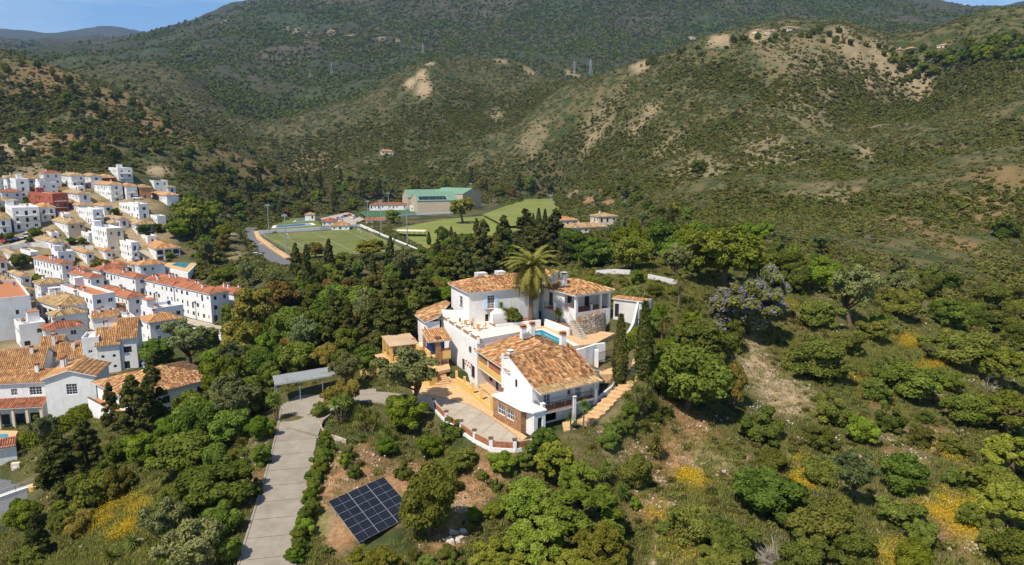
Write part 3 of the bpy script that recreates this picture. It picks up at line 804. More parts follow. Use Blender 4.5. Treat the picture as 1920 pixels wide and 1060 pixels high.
def house(name, label, loc, rz, w, d, h, wall='white', roof='hip', pitch=20, over=.45, tile='tiler', lod=2, win=None, chim=(), base=-5, cat='house', group=None, hips=(1, 1), axis=None, right_wall=None, parapet=.8, flat='grey', balcony=None):
    root = thing(name, label, cat, loc, rz, group); fr = Frame(root, loc, rz)
    win = win or {}; mb = MB()
    zr = h
    if roof in ('hip', 'gable'):
        hp = hips if roof == 'hip' else (0, 0)
        ov = over
        S, R, zr = hip_roof(-ov, w + ov, -ov, d + ov, h - .02 + .14, math.radians(pitch), hp, axis)
    for sd, fn in SIDES.items():
        O, U, W = fn(w, d)
        ops = [(u - ww / 2, u + ww / 2, z, z + hh) for (u, z, ww, hh, st) in win.get(sd, [])]
        top = h if roof != 'flat' else h + parapet
        wall_panel(mb, O, U, W, base, top, ops, right_wall if (right_wall and sd in ('front', 'right')) else wall)
    if roof == 'gable':
        ax = axis or ('x' if w >= d else 'y'); t = math.tan(math.radians(pitch)); zt = h + ((d if ax == 'x' else w) / 2) * t
        if ax == 'x':
            mb.face([(0, d, h), (0, 0, h), (0, d / 2, zt)], wall); mb.face([(w, 0, h), (w, d, h), (w, d / 2, zt)], wall)
        else:
            mb.face([(0, 0, h), (w, 0, h), (w / 2, 0, zt)], right_wall or wall); mb.face([(w, d, h), (0, d, h), (w / 2, d, zt)], wall)
    if roof == 'mono':
        t = math.tan(math.radians(pitch)); zt = h + d * t
        mb.face([(w, 0, h), (w, d, h), (w, d, zt)], wall); mb.face([(0, d, h), (0, 0, h), (0, d, zt)], wall); mb.face([(w, d, h), (0, d, h), (0, d, zt), (w, d, zt)], wall)
    if roof == 'flat':
        e = .22   # inner faces and top of the parapet, roof deck
        mb.face([(e, e, h), (w - e, e, h), (w - e, d - e, h), (e, d - e, h)], flat)
        for a, b, c2, d2 in (((0, 0), (w, 0), (w - e, e), (e, e)), ((w, 0), (w, d), (w - e, d - e), (w - e, e)), ((w, d), (0, d), (e, d - e), (w - e, d - e)), ((0, d), (0, 0), (e, e), (e, d - e))):
            z = h + parapet
            mb.face([(*a, z), (*b, z), (*c2, z), (*d2, z)], wall); mb.face([(*d2, h), (*d2, z), (*c2, z), (*c2, h)], wall)
    fr.put(mb, 'wall')
    if roof == 'flat' and w > 5 and d > 5 and h > 3.5:   # stair head and water tank on the roof terrace
        rg = random.Random(int(w * 1000 + d * 777)); b = MB(); sx, sy = rg.uniform(2.2, min(4.5, w * .5)), rg.uniform(2.2, min(4, d * .5)); x0 = rg.choice([.3, w - sx - .3]); y0 = d - sy - .3
        b.box(x0, x0 + sx, y0, y0 + sy, h + .01, h + 2.5, wall); b.box(x0 - .12, x0 + sx + .12, y0 - .12, y0 + sy + .12, h + 2.5, h + 2.62, rg.choice(['clay', 'grey', 'whiteclean'])); fr.put(b, 'stair_head')
        b = MB(); xt = w - x0 - sx * .5; xt = min(max(xt, 1), w - 1); b.tube([(xt, d * .7, h + .3), (xt, d * .7, h + 1.3)], .45, rg.choice(['sheet', 'metal', 'blue']), 9); b.box(xt - .4, xt + .4, d * .7 - .4, d * .7 + .4, h + .01, h + .3, 'grey'); fr.put(b, 'water_tank')
        b = MB(); b.tube([(w * .5, d * .85, h), (w * .5, d * .85, h + 3.4)], .03, 'iron', 4); b.tube([(w * .5 - .6, d * .85, h + 3.2), (w * .5 + .6, d * .85, h + 3.2)], .02, 'iron', 4); fr.put(b, 'aerial')
    for sd, L in win.items():
        O, U, W = SIDES[sd](w, d)
        for (u, z, ww, hh, st) in L: add_window(fr, O, U, u - ww / 2, z, ww, hh, st)
    if roof in ('hip', 'gable'): roof_parts(fr, S, R, tile, lod)
    if roof == 'mono':
        c, s = math.cos(math.radians(pitch)), math.sin(math.radians(pitch)); L = (d + 2 * over) / c
        roof_parts(fr, [((-over * .3, -over, h + .14 - over * math.tan(math.radians(pitch))), (1, 0, 0), (0, c, s), [(0, 0), (w + over * .6, 0), (w + over * .6, L), (0, L)])], [], tile, lod)
    for (cx, cy, hh) in chim: chimney(fr, cx, cy, h - .2, max(zr, h) + hh, .6)
    if balcony:
        for (sd, u0, u1, z, dep) in balcony:
            O, U, W = SIDES[sd](w, d); N = (U[1], -U[0]); b = MB(); rl = MB()
            def Q(u, n): return (O[0] + U[0] * u + N[0] * n, O[1] + U[1] * u + N[1] * n)
            b.prism([Q(u0, .004), Q(u0, dep), Q(u1, dep), Q(u1, .004)][::-1], z - .15, z, 'white')
            bo = fr.put(b, 'balcony')
            for a, c2 in ((Q(u0, dep - .03), Q(u1, dep - .03)), (Q(u0 + .02, .02), Q(u0 + .02, dep - .05)), (Q(u1 - .02, .02), Q(u1 - .02, dep - .05))): rail(rl, a, c2, z, .9, 'iron', .3)
            rl.build('railing', bo)
    return root, fr, zr
def rail(mb, a, b, z, h=.95, m='iron', sp=.13, r=.016):
    a = Vector((a[0], a[1], z)) if len(a) == 2 else Vector(a); b = Vector((b[0], b[1], z)) if len(b) == 2 else Vector(b)
    d = b - a; n = max(1, int(d.length / sp)); up = Vector((0, 0, 1))
    mb.tube([a + up * h, b + up * h], r * 1.6, m, 4); mb.tube([a + up * .08, b + up * .08], r, m, 4)
    for i in range(n + 1):
        q = a + d * (i / n); mb.tube([q, q + up * h], r if i not in (0, n) else r * 1.7, m, 4, False)
def bricks(mb, O, U, W, z0, z1, ops, m='brick', bw=.30, bh=.095, proud=.02):
    """courses of single bricks standing proud of the mortar"""
    N = (U[1], -U[0]); nz = int((z1 - z0) / bh); g = .012
    for j in range(nz):
        z = z0 + j * bh; off = (j % 2) * bw / 2; u = -off
        while u < W:
            a, b = max(0, u) + g, min(W, u + bw) - g; u += bw
            if b - a < .05: continue
            cu = (a + b) / 2; cz = z + bh / 2
            if any(o[0] - .1 < cu < o[1] + .1 and o[2] - .03 < cz < o[3] + .03 for o in ops): continue
            p = proud + RNG.uniform(-.006, .006)
            def P(uu, zz, d): return (O[0] + U[0] * uu + N[0] * d, O[1] + U[1] * uu + N[1] * d, zz)
            q = [P(a, z + g, -.01), P(b, z + g, -.01), P(b, z + g, p), P(a, z + g, p)]
            t = [P(a, z + bh - g, -.01), P(b, z + bh - g, -.01), P(b, z + bh - g, p), P(a, z + bh - g, p)]
            mb.hexa([q[3], q[2], q[1], q[0], t[3], t[2], t[1], t[0]], m, RNG.random())
def stones(mb, O, U, W, z0, z1f, seed, m='stone', s=.34, batter=0.0):
    """rubble masonry: uneven proud stones"""
    rg = random.Random(seed); N = (U[1], -U[0]); z = z0; j = 0
    zmax = max(z1f(0), z1f(W / 2), z1f(W))
    while z < zmax:
        hh = s * rg.uniform(.55, .95); u = -rg.uniform(0, s)
        while u < W:
            ww = s * rg.uniform(.7, 1.6); a, b = max(0, u) + .015, min(W, u + ww) - .015; u += ww
            if b - a < .06 or z + hh * .6 > z1f((a + b) / 2): continue
            p = .03 + rg.uniform(0, .05); cb = batter * (z - z0)
            def P(uu, zz, d): return (O[0] + U[0] * uu + N[0] * (d - cb), O[1] + U[1] * uu + N[1] * (d - cb), zz)
            k = lambda: rg.uniform(-.03, .03)
            q = [P(a + k(), z + .012, p + k()), P(b + k(), z + .012, p + k()), P(b, z + .012, -.1), P(a, z + .012, -.1)]
            t = [P(a + k(), z + hh - .012, p + k()), P(b + k(), z + hh - .012, p + k()), P(b, z + hh - .012, -.1), P(a, z + hh - .012, -.1)]
            mb.hexa(q + t, m, rg.random())
        z += hh
# ---------------------------------------------------------------- the villa
RA, RB = math.radians(24.2), math.radians(33.4)
def villa():
    # ---- lower house: main wing with loggia, gabled front wing, brick annexe
    root = thing('villa_house', 'white villa with old tiled roofs, balcony and brick annexe on the knoll', 'house', (2.36, 77.92, 39.0), 0.0)
    # main wing
    fm = Frame(root, (-.2, 81.9, 39.0), RA)
    w = MB()
    wall_panel(w, (1.3, 11.2), (0, -1), 11.4, -.5, 3.0, [(3.4, 4.4, .5, 2.6), (6.3, 7.2, .5, 2.7), (1.2, 2.3, 1.3, 2.4)], 'pink', .12)
    w.box(0.02, .32, 10.9, 11.2, .3, 5.2, 'white'); w.box(.02, .3, 7.3, 7.5, 3.9, 5.3, 'whiteclean'); w.box(.02, .3, 2.9, 3.1, 3.9, 5.3, 'whiteclean')
    w.box(.02, .35, .6, .9, .3, 3.0, 'white')
    wall_panel(w, (9.7, 11.2), (-1, 0), 9.68, -.5, 5.45, [], 'white'); wall_panel(w, (9.7, -.5), (0, 1), 11.7, -.5, 6.3, [], 'white')
    w.box(.3, 1.29, 0, 11.15, 5.05, 5.2, 'white')
    fm.put(w, 'wall')
    f = MB(); f.box(.0, 1.28, 0.1, 11.15, .1, .52, 'paving'); fm.put(f, 'walkway_floor')
    b = MB(); b.box(-.02, 1.28, .0, 11.1, 2.95, 3.05, 'whiteclean'); b.box(0, .16, 0, 11.1, 3.06, 3.95, 'yellow'); fm.put(b, 'loggia_parapet')
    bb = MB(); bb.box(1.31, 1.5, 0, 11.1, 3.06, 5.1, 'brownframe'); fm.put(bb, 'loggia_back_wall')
    # lattice panels of the loggia: crossed slats
    for (y0, y1, mm) in ((.2, 2.85, 'wood'), (3.15, 7.25, 'redbrick'), (7.55, 10.85, 'wood')):
        l = MB(); z = 3.98
        if mm == 'redbrick':
            while z < 5.1:
                l.box(.06, .14, y0, y1, z, z + .085, mm, RNG.random()); z += .12
            l.box(.141, .16, y0, y1, 3.98, 5.12, 'brownframe')
        else:
            n = int((y1 - y0) / .22)
            for i in range(n + 1):
                y = y0 + (y1 - y0) * i / n; l.box(.07, .10, y - .03, y + .03, 3.98, 5.1, mm)
            while z < 5.1: l.box(.10, .13, y0, y1, z, z + .06, mm); z += .2
        fm.put(l, 'lattice_panel')
    for (u, z, ww, hh, st) in ((3.9, .5, 1.0, 2.1, 'blue'), (6.75, .5, .9, 2.2, 'brown'), (1.75, 1.3, 1.1, 1.1, 'brown_grille')): add_window(fm, (1.3, 11.2), (0, -1), u - ww / 2, z, ww, hh, st)
    pz = math.atan2(1.42, 7.3); c, s = math.cos(pz), math.sin(pz); L = 7.5 / c
    c2, s2 = math.cos(.24), math.sin(.24)
    roof_parts(fm, [((-.35, 11.55, 5.45), (0, -1, 0), (c, 0, s), [(0, 0), (11.7, 0), (11.7, L), (0, L)]),
                    ((10.0, .2, 5.45 + 7.5 * math.tan(pz) - 2.85 * math.tan(.24)), (0, 1, 0), (-c2, 0, s2), [(0, 0), (11.35, 0), (11.35, 2.85 / c2), (0, 2.85 / c2)])],
               [((7.15, 11.55, 6.93), (7.15, .4, 6.93))], 'tile', 0)
    chimney(fm, 6.2, 9.5, 6.3, 8.3, .7); chimney(fm, 7.9, 10.2, 6.3, 8.4, .6); chimney(fm, 9.2, 3.6, 5.8, 8.4, .7)
    ac = MB(); ac.box(5.7, 6.6, 8.3, 8.7, 7.0, 7.7, 'metal'); ac.box(5.8, 5.9, 8.35, 8.65, 6.5, 7.0, 'iron'); ac.box(6.4, 6.5, 8.35, 8.65, 6.5, 7.0, 'iron'); fm.put(ac, 'air_conditioner')
    # front wing
    ff = Frame(root, (2.36, 77.92, 39.0), RB)
    W, D, He, Hr = 9.3, 4.9, 4.85, 7.25
    w = MB()
    ops = [(2.15, 2.75, 4.05, 4.95)]
    wall_panel(w, (0, 6.2), (0, -1), 6.2, -.6, He, [(2.6, 3.1, 3.9, He - .02)], 'white')
    w.face([(0, 6.2, He), (0, 0, He), (0, D, Hr), (0, 6.2, Hr - .55)], 'white')
    fops = [(1.7, 2.7, 2.15, 4.25), (5.2, 5.9, 2.75, 3.95), (6.5, 7.4, 2.15, 4.25)]
    wall_panel(w, (0, 0), (1, 0), W, -.6, He + .05, fops + [(1.2, 3.6, .05, 1.7)], 'white')
    wall_panel(w, (W, 0), (0, 1), 6.2, -.6, He, [], 'white')
    w.face([(W, 0, He), (W, 6.2, He), (W, 6.2, Hr - .55), (W, D, Hr)], 'white')
    w.box(-.12, .0, 6.0, 6.5, 3, 7.4, 'white')
    ff.put(w, 'wall')
    for (u, z, ww, hh, st) in ((2.2, 2.15, 1.0, 2.1, 'white'), (5.55, 2.75, .7, 1.2, 'white_pane_sill'), (6.95, 2.15, .9, 2.1, 'white')): add_window(ff, (0, 0), (1, 0), u - ww / 2, z, ww, hh, st)
    add_window(ff, (0, 6.2), (0, -1), 2.6, 3.9, .5, He - .02 - 3.9, 'brown_grille')
    p1 = math.atan2(Hr - He, D); c, s = math.cos(p1), math.sin(p1); L = (D + .35) / c
    roof_parts(ff, [((-.12, -.35, He + .14 - .35 * math.tan(p1)), (1, 0, 0), (0, c, s), [(0, 0), (W + .5, 0), (W + .5, L), (0, L)]),
                    ((W + .38, 6.9, Hr + .14 - 2.0 * math.tan(p1 * .6)), (-1, 0, 0), (0, -math.cos(p1 * .6), math.sin(p1 * .6)), [(0, 0), (W + .5, 0), (W + .5, 2.0 / math.cos(p1 * .6)), (0, 2.0 / math.cos(p1 * .6))])],
               [((-.12, D, Hr + .14), (W + .38, D, Hr + .14))], 'tile', 0)
    p2 = math.radians(13); c, s = math.cos(p2), math.sin(p2)
    roof_parts(ff, [((-.05, -1.85, 4.42), (1, 0, 0), (0, c, s), [(0, 0), (W, 0), (W, 1.75 / c), (0, 1.75 / c)])], [], 'tileb', 0, .1)
    # side roof to the right
    roof_parts(ff, [((W + 2.0, .4, 4.75), (0, 1, 0), (-math.cos(.3), 0, math.sin(.3)), [(0, 0), (5.0, 0), (5.0, 2.1), (0, 2.1)])], [], 'tile', 0)
    e = MB(); wall_panel(e, (W + .004, .8), (1, 0), 1.7, -.6, 4.7, [], 'white'); wall_panel(e, (W + 1.7, .8), (0, 1), 4.2, -.6, 4.7, [], 'white'); ff.put(e, 'side_room_wall')
    chimney(ff, .7, 5.7, 6.2, 7.5, .55, 'whiteclean')
    # balcony
    bal = MB(); bal.box(.3, 5.0, -1.7, -.004, 1.85, 2.12, 'whiteclean'); bal.box(.28, 5.02, -1.74, -.004, 2.122, 2.16, 'clay')
    bal.box(5.02, 9.0, -.95, -.004, 1.85, 2.12, 'whiteclean'); bal.box(5.02, 9.02, -.99, -.004, 2.122, 2.16, 'clay')
    for (x, y) in ((.4, -1.6), (5.0, -1.6), (8.9, -.9)): bal.box(x - .2, x + .2, y - .2, y + .2, -.3, 3.15, 'white'); bal.box(x - .25, x + .25, y - .25, y + .25, 3.15, 3.25, 'whiteclean')
    bal.box(8.78, 9.02, -.9, -.66, 3.25, 4.4, 'white')
    bo = ff.put(bal, 'balcony')
    rl = MB(); rail(rl, (.62, -1.62), (4.8, -1.62), 2.16); rail(rl, (.32, -1.4), (.32, -.1), 2.16); rail(rl, (5.2, -.9), (8.7, -.9), 2.16); rail(rl, (8.95, -.7), (8.95, -.1), 2.16); rl.build('railing', bo)
    g = MB()
    for i in range(8): g.box(5.6, 8.4, -.05 - .01 * (i % 2), -.006, -.3 + i * .24, -.3 + i * .24 + .225, 'grey')
    ff.put(g, 'garage_shutter')
    # annexe
    an = MB(); X0 = -2.35; Y0, Y1 = -2.7, 4.9
    aops = [(1.0, 2.6, .95, 2.15), (2.95, 4.55, .95, 2.15)]
    wall_panel(an, (X0, Y1), (0, -1), 6.0, -.6, 2.75, aops, 'mortar', .14); wall_panel(an, (X0, Y1 - 6.0), (1, 0), .75, -.6, 2.75, [], 'mortar')
    wall_panel(an, (X0 + .75, Y1 - 6.0), (0, -1), 1.6, -.6, 2.75, [], 'white'); wall_panel(an, (X0 + .75, Y0), (1, 0), 1.6, -.6, 2.75, [(.5, 1.2, .2, 2.1)], 'white')
    wall_panel(an, (0, Y0), (0, 1), 2.6, -.6, 2.75, [], 'white'); wall_panel(an, (0, Y1), (-1, 0), 2.35, -.6, 2.75, [], 'mortar')
    ao = ff.put(an, 'annexe_wall')
    br = MB(); bricks(br, (X0, Y1), (0, -1), 6.0, -.1, 2.74, aops); bricks(br, (X0, Y1 - 6.0), (1, 0), .75, -.1, 2.74, []); br.build('bricks', ao, False, 'stuff')
    ar = MB(); ar.prism([(X0 - .15, Y1 + .15), (X0 - .15, Y1 - 6.15), (X0 + .6, Y0 - .12), (.1, Y0 - .12), (-.004, -.2), (-.004, Y1 + .15)], 2.76, 2.93, 'whiteclean'); ff.put(ar, 'annexe_roof')
    for u in (1.0, 2.95): add_window(ff, (X0, Y1), (0, -1), u, .95, 1.6, 1.2, 'white_pane')
    add_window(ff, (X0 + .75, Y0), (1, 0), .5, .2, .7, 1.9, 'plain', 'door')
    return root
villa()

def strip_wall(mb, P, th, z0, z1, m, cap=None):
    """a wall of thickness th along plan points; z0/z1 per point or numbers"""
    n = len(P); zz0 = z0 if hasattr(z0, '__len__') else [z0] * n; zz1 = z1 if hasattr(z1, '__len__') else [z1] * n
    Lp, Rp = [], []
    for i in range(n):
        a = Vector(P[max(i - 1, 0)][:2]); b = Vector(P[min(i + 1, n - 1)][:2]); d = (b - a).normalized(); q = Vector(P[i][:2]); nn = Vector((-d.y, d.x)) * th / 2
        Lp.append(q + nn); Rp.append(q - nn)
    for i in range(n - 1):
        mb.hexa([(*Rp[i], zz0[i]), (*Rp[i + 1], zz0[i + 1]), (*Lp[i + 1], zz0[i + 1]), (*Lp[i], zz0[i]),
                 (*Rp[i], zz1[i]), (*Rp[i + 1], zz1[i + 1]), (*Lp[i + 1], zz1[i + 1]), (*Lp[i], zz1[i])], m)

def villa_grounds():
    # parking terrace, walk and drives
    P_, w_, _ = RD['driveway']; ribbon('driveway', 'driveway', 'road', lift=.0)
    drv = bpy.data.objects['driveway']
    for i in range(0, len(P_) - 3, 3):   # cast bays with joints
        def E(k, side, f):
            k = min(k, len(P_) - 1); d = P_[min(k + 1, len(P_) - 1)] - P_[max(k - 1, 0)]; d = d / math.hypot(d[0], d[1]); return P_[k] + np.array([-d[1], d[0], 0]) * w_ * .985 * side + d * f + [0, 0, .035]
        m = MB(); js = [i, i + 1, i + 2, i + 3]
        for j in range(3):
            f0 = .025 if j == 0 else 0; f1 = -.025 if j == 2 else 0
            m.face([E(js[j], -1, f0), E(js[j + 1], -1, f1), E(js[j + 1], 1, f1), E(js[j], 1, f0)], 'road')
        m.build('concrete_bay', drv)
    ap = MB(); q = [atz(*p, 37.9) for p in ((529, 790), (526, 758), (560, 742), (640, 736), (706, 738), (704, 754), (640, 764), (606, 784), (596, 806))]; ap.prism([p[:2] for p in q], 36.6, [37.28, 37.74, 38.0, 38.3, 38.62, 38.6, 38.2, 37.6, 37.25], 'road'); ap.build('drive_apron', None, False, 'structure'); NOGO.append([p[:2] for p in q]); ribbon('driveway_branch', 'driveway_branch', 'road', lift=.045)
    NOGO.append([(-9.8,83.7),(-7.9,79.5),(-5.9,76.4),(-4.2,73.6),(-2.3,71.3),(.3,70.9),(3.6,72.5),(7,76),(13,80),(18,86),(20,97),(17,108),(12,114),(-8,116),(-22,106),(-23,103),(-17.3,98.5),(-14,90)])
    # concrete slabs: each bay is a slab of its own with open joints
    curve = [atz(*q, 39.0)[:2] for q in ((775,741),(800,742),(832,747),(879,760),(905,774),(930,791),(955,809),(978,828))]
    edge = [(-13.0,85.6),(-11.2,84.6),(-9.6,83.4),(-7.8,79.6),(-5.9,76.6),(-4.2,73.8),(-2.2,71.5),(.4,71.2)]
    base = MB(); base.prism([(p[0], p[1]) for p in edge] + [(p[0], p[1]) for p in reversed(curve)], 38.7, 39.02, 'concrete'); pk = base.build('parking_terrace', None, False, 'structure')
    for i in range(len(curve) - 1):
        for k in range(2):
            def L(t, j): return (edge[j][0] + (curve[j][0] - edge[j][0]) * t, edge[j][1] + (curve[j][1] - edge[j][1]) * t)
            t0, t1 = k * .5, (k + 1) * .5
            q = [L(t0, i), L(t0, i + 1), L(t1, i + 1), L(t1, i)]; c = (sum(p[0] for p in q) / 4, sum(p[1] for p in q) / 4)
            q = [(c[0] + (p[0] - c[0]) * .975, c[1] + (p[1] - c[1]) * .975) for p in q]
            m = MB(); m.prism(q, 39.0, 39.05 + .004 * ((i + k) % 2), 'concrete'); m.build('concrete_slab', pk)
    walk = MB(); walk.prism([(p[0] + .06, p[1] + .06) for p in curve] + [(1.75, 74.4), (1.3, 75.2), (-1.95, 80.0), (-.3, 82.2), (-5.2, 91.3), (-9.0, 97), (-12.2, 96.8), (-14, 92)], 38.7, 39.10, 'paving')
    walk.build('paved_walk', None, False, 'structure')
    up = MB(); up.prism([(-7.4, 92.6), (-2.4, 82.6), (-.4, 82.4), (-5.1, 91.4), (-8.8, 97.0), (-11.3, 97.2)], 38.9, 39.52, 'paving'); up.build('raised_walk', None, False, 'structure')
    # brick parapet of the parking terrace
    P = [(-9.8,83.7),(-7.9,79.5),(-5.9,76.4),(-4.2,73.6),(-2.3,71.3),(.3,70.9),(2.2,71.7)]
    t = thing('brick_parapet_wall', 'low brick and white parapet wall curving round the parking terrace', 'wall', (*P[0], 36.5), 0)
    fr = Frame(t, (0, 0, 0), 0)
    foot = MB(); strip_wall(foot, P, .5, 35.4, 39.25, 'white'); fr.put(foot, 'white_plinth')
    for i in range(len(P) - 1):
        a, b = Vector(P[i]), Vector(P[i + 1]); d = b - a; U = d.normalized(); nrm = Vector((U.y, -U.x)); m = MB()
        o = a + U * .2; W = d.length - .4
        m.hexa([(*(o - nrm * .1), 39.252), (*(o + U * W - nrm * .1), 39.252), (*(o + U * W + nrm * .1), 39.252), (*(o + nrm * .1), 39.252)][::-1] + [(*(o - nrm * .1), 40.0), (*(o + U * W - nrm * .1), 40.0), (*(o + U * W + nrm * .1), 40.0), (*(o + nrm * .1), 40.0)][::-1], 'mortar')
        bricks(m, (o + nrm * .1), U, W, 39.26, 40.0, [], 'redbrick', .3, .1, .025); bricks(m, (o + U * W - nrm * .1), -U, W, 39.26, 40.0, [], 'redbrick', .3, .1, .025)
        fr.put(m, 'brick_panel', 'stuff')
    for i, p in enumerate(P):
        m = MB(); m.box(p[0] - .2, p[0] + .2, p[1] - .2, p[1] + .2, 39.2, 40.25, 'white'); m.box(p[0] - .27, p[0] + .27, p[1] - .27, p[1] + .27, 40.25, 40.34, 'brownframe'); fr.put(m, 'post')
    # ochre walkway balustrade with posts
    t = thing('ochre_balustrade', 'ochre yellow low wall with square posts along the raised walk', 'wall', (-7.4, 92.6, 39.1), 0); fr = Frame(t, (0, 0, 0), 0)
    Q = [(-7.75, 93.3), (-6.45, 90.7), (-5.2, 88.2), (-3.95, 85.7), (-2.55, 82.9)]
    m = MB(); strip_wall(m, Q[:3], .28, 38.9, 40.15, 'yellow'); strip_wall(m, Q[2:], .28, 38.9, 39.55, 'yellow'); fr.put(m, 'low_wall')
    for q in Q: m = MB(); m.box(q[0] - .17, q[0] + .17, q[1] - .17, q[1] + .17, 38.9, 41.0, 'yellow'); fr.put(m, 'post')
    # ochre retaining wall and steps to the raised court
    t = thing('ochre_retaining_wall', 'ochre yellow retaining wall behind the olive tree', 'wall', (-13, 92, 39), 0); fr = Frame(t, (0, 0, 0), 0)
    m = MB(); strip_wall(m, [(-22.0, 97.2), (-17.4, 95.6), (-14.2, 93.9), (-11.4, 92.4), (-10.6, 92.9), (-11.2, 95.8)], .35, [37, 38, 38.4, 38.6, 38.6, 38.6], [40.9, 41.1, 41.2, 41.2, 41.0, 41.0], 'yellow'); fr.put(m, 'wall')
    t = thing('ochre_steps', 'short flight of ochre steps beside the brick pillar', 'steps', (-9.6, 93, 39), 0); fr = Frame(t, (-10.4, 92.0, 39.0), RA)
    for i in range(6): m = MB(); m.box(0, 2.1, i * .42, i * .42 + (3.2 - i * .42), i * .17 - .1, (i + 1) * .17, 'paving'); fr.put(m, 'step')
    court = MB(); court.prism([(-22.4, 102.0), (-17.6, 96.0), (-11.4, 93.4), (-8.8, 95.5), (-10.4, 104.2), (-16, 106.5)], 40.2, 40.62, 'paving'); court.build('upper_court', None, False, 'structure')
    # terrace block with parapet
    t = thing('roof_terrace', 'cream roof terrace on a tall white retaining wall beside the upper house', 'terrace', (-4.9, 91.6, 39.4), 0); fr = Frame(t, (0, 0, 0), 0)
    T = [(-4.75, 91.5), (1.7, 96.2), (3.4, 100.5), (2.2, 104.0), (-6.0, 106.5), (-11.0, 105.2)]
    m = MB(); m.prism(T, 38.6, 45.5, 'white'); fr.put(m, 'wall')
    m = MB(); c = (-3, 101); m.prism([(c[0] + (p[0] - c[0]) * .985, c[1] + (p[1] - c[1]) * .985) for p in T], 45.5, 45.53, 'terrace'); fr.put(m, 'floor')
    A, B2 = Vector((-4.75, 91.5)), Vector((-11.0, 105.2)); d = B2 - A
    n = 5
    for i in range(n + 1):
        p = A + d * (i / n) + Vector((.15, .08)); m = MB(); m.box(p.x - .2, p.x + .2, p.y - .2, p.y + .2, 45.45, 46.4, 'white'); m.box(p.x - .23, p.x + .23, p.y - .23, p.y + .23, 46.4, 46.46, 'clay'); fr.put(m, 'post')
        if i < n:
            q0 = p + d.normalized() * .22; q1 = p + d / n - d.normalized() * .22; m = MB()
            strip_wall(m, [q0, q1], .16, 45.45, 45.75, 'white'); o = fr.put(m, 'parapet')
            r2 = MB(); zz = 45.76; u = (q1 - q0).normalized(); W = (q1 - q0).length; nn = Vector((-u.y, u.x)) * .05
            k = int(W / .26)
            for j in range(k):   # pierced brick lattice
                a = q0 + u * (W * (j + .18) / k); b = q0 + u * (W * (j + .82) / k)
                for lev in range(3):
                    s = .0 if lev % 2 == 0 else W / k / 2
                    a2, b2 = a + u * s, b + u * s
                    if (b2 - q0).length > W: continue
                    z = 45.76 + lev * .17
                    r2.hexa([(*(a2 - nn), z), (*(b2 - nn), z), (*(b2 + nn), z), (*(a2 + nn), z), (*(a2 - nn), z + .15), (*(b2 - nn), z + .15), (*(b2 + nn), z + .15), (*(a2 + nn), z + .15)], 'brick', .6 + .4 * RNG.random())
            strip_wall(r2, [q0, q1], .2, 46.28, 46.34, 'white'); r2.build('brick_lattice', o, False, 'stuff')
    m = MB(); strip_wall(m, [(-4.6, 91.7), (1.6, 96.3)], .22, 45.4, 46.0, 'grey'); fr.put(m, 'front_parapet')
    U_ = (-d.normalized().x, -d.normalized().y); N_ = (U_[1], -U_[0])   # windows, lantern and pots on the tall wall
    for (u, z, ww, hh, st) in ((9.6, 40.4, .55, 1.5, 'brown_grille'), (13.2, 40.3, .9, 1.6, 'brown_grille'), (12.2, 43.6, .7, .8, 'brown')): add_window(fr, (B2.x + N_[0] * .18, B2.y + N_[1] * .18), U_, u, z, ww, hh, st)
    for i in range(6):
        u = 10.5 + .5 * i; q = (B2.x + U_[0] * u + N_[0] * .12, B2.y + U_[1] * u + N_[1] * .12); m = MB(); zz = 41.3 + .5 * (i % 2); m.tube([(*q, zz), (*q, zz + .22)], [.07, .12], 'clay', 7); fr.put(m, 'wall_pot')
    m = MB(); strip_wall(m, [(-10.9, 105.1), (-6.6, 104.2)], .25, 45.4, 47.2, 'white'); fr.put(m, 'back_wall')
    # barbecue and terrace furniture
    t = thing('barbecue', 'white masonry barbecue with chimney hood on the terrace', 'barbecue', (-2.9, 101.6, 45.5), RA); fr = Frame(t, (-2.9, 101.6, 45.53), RA)
    m = MB(); m.box(0, 2.4, 0, .12, 0, 1.7, 'white'); m.box(0, .14, .12, 1.0, 0, 1.7, 'white'); m.box(2.26, 2.4, .12, 1.0, 0, 1.7, 'white'); m.box(.14, 2.26, .12, 1.0, .8, .9, 'clay'); fr.put(m, 'body')
    m = MB(); m.hexa([(0, 0, 1.7), (2.4, 0, 1.7), (2.4, 1, 1.7), (0, 1, 1.7), (.8, .2, 2.4), (1.6, .2, 2.4), (1.6, .8, 2.4), (.8, .8, 2.4)], 'white'); fr.put(m, 'hood')
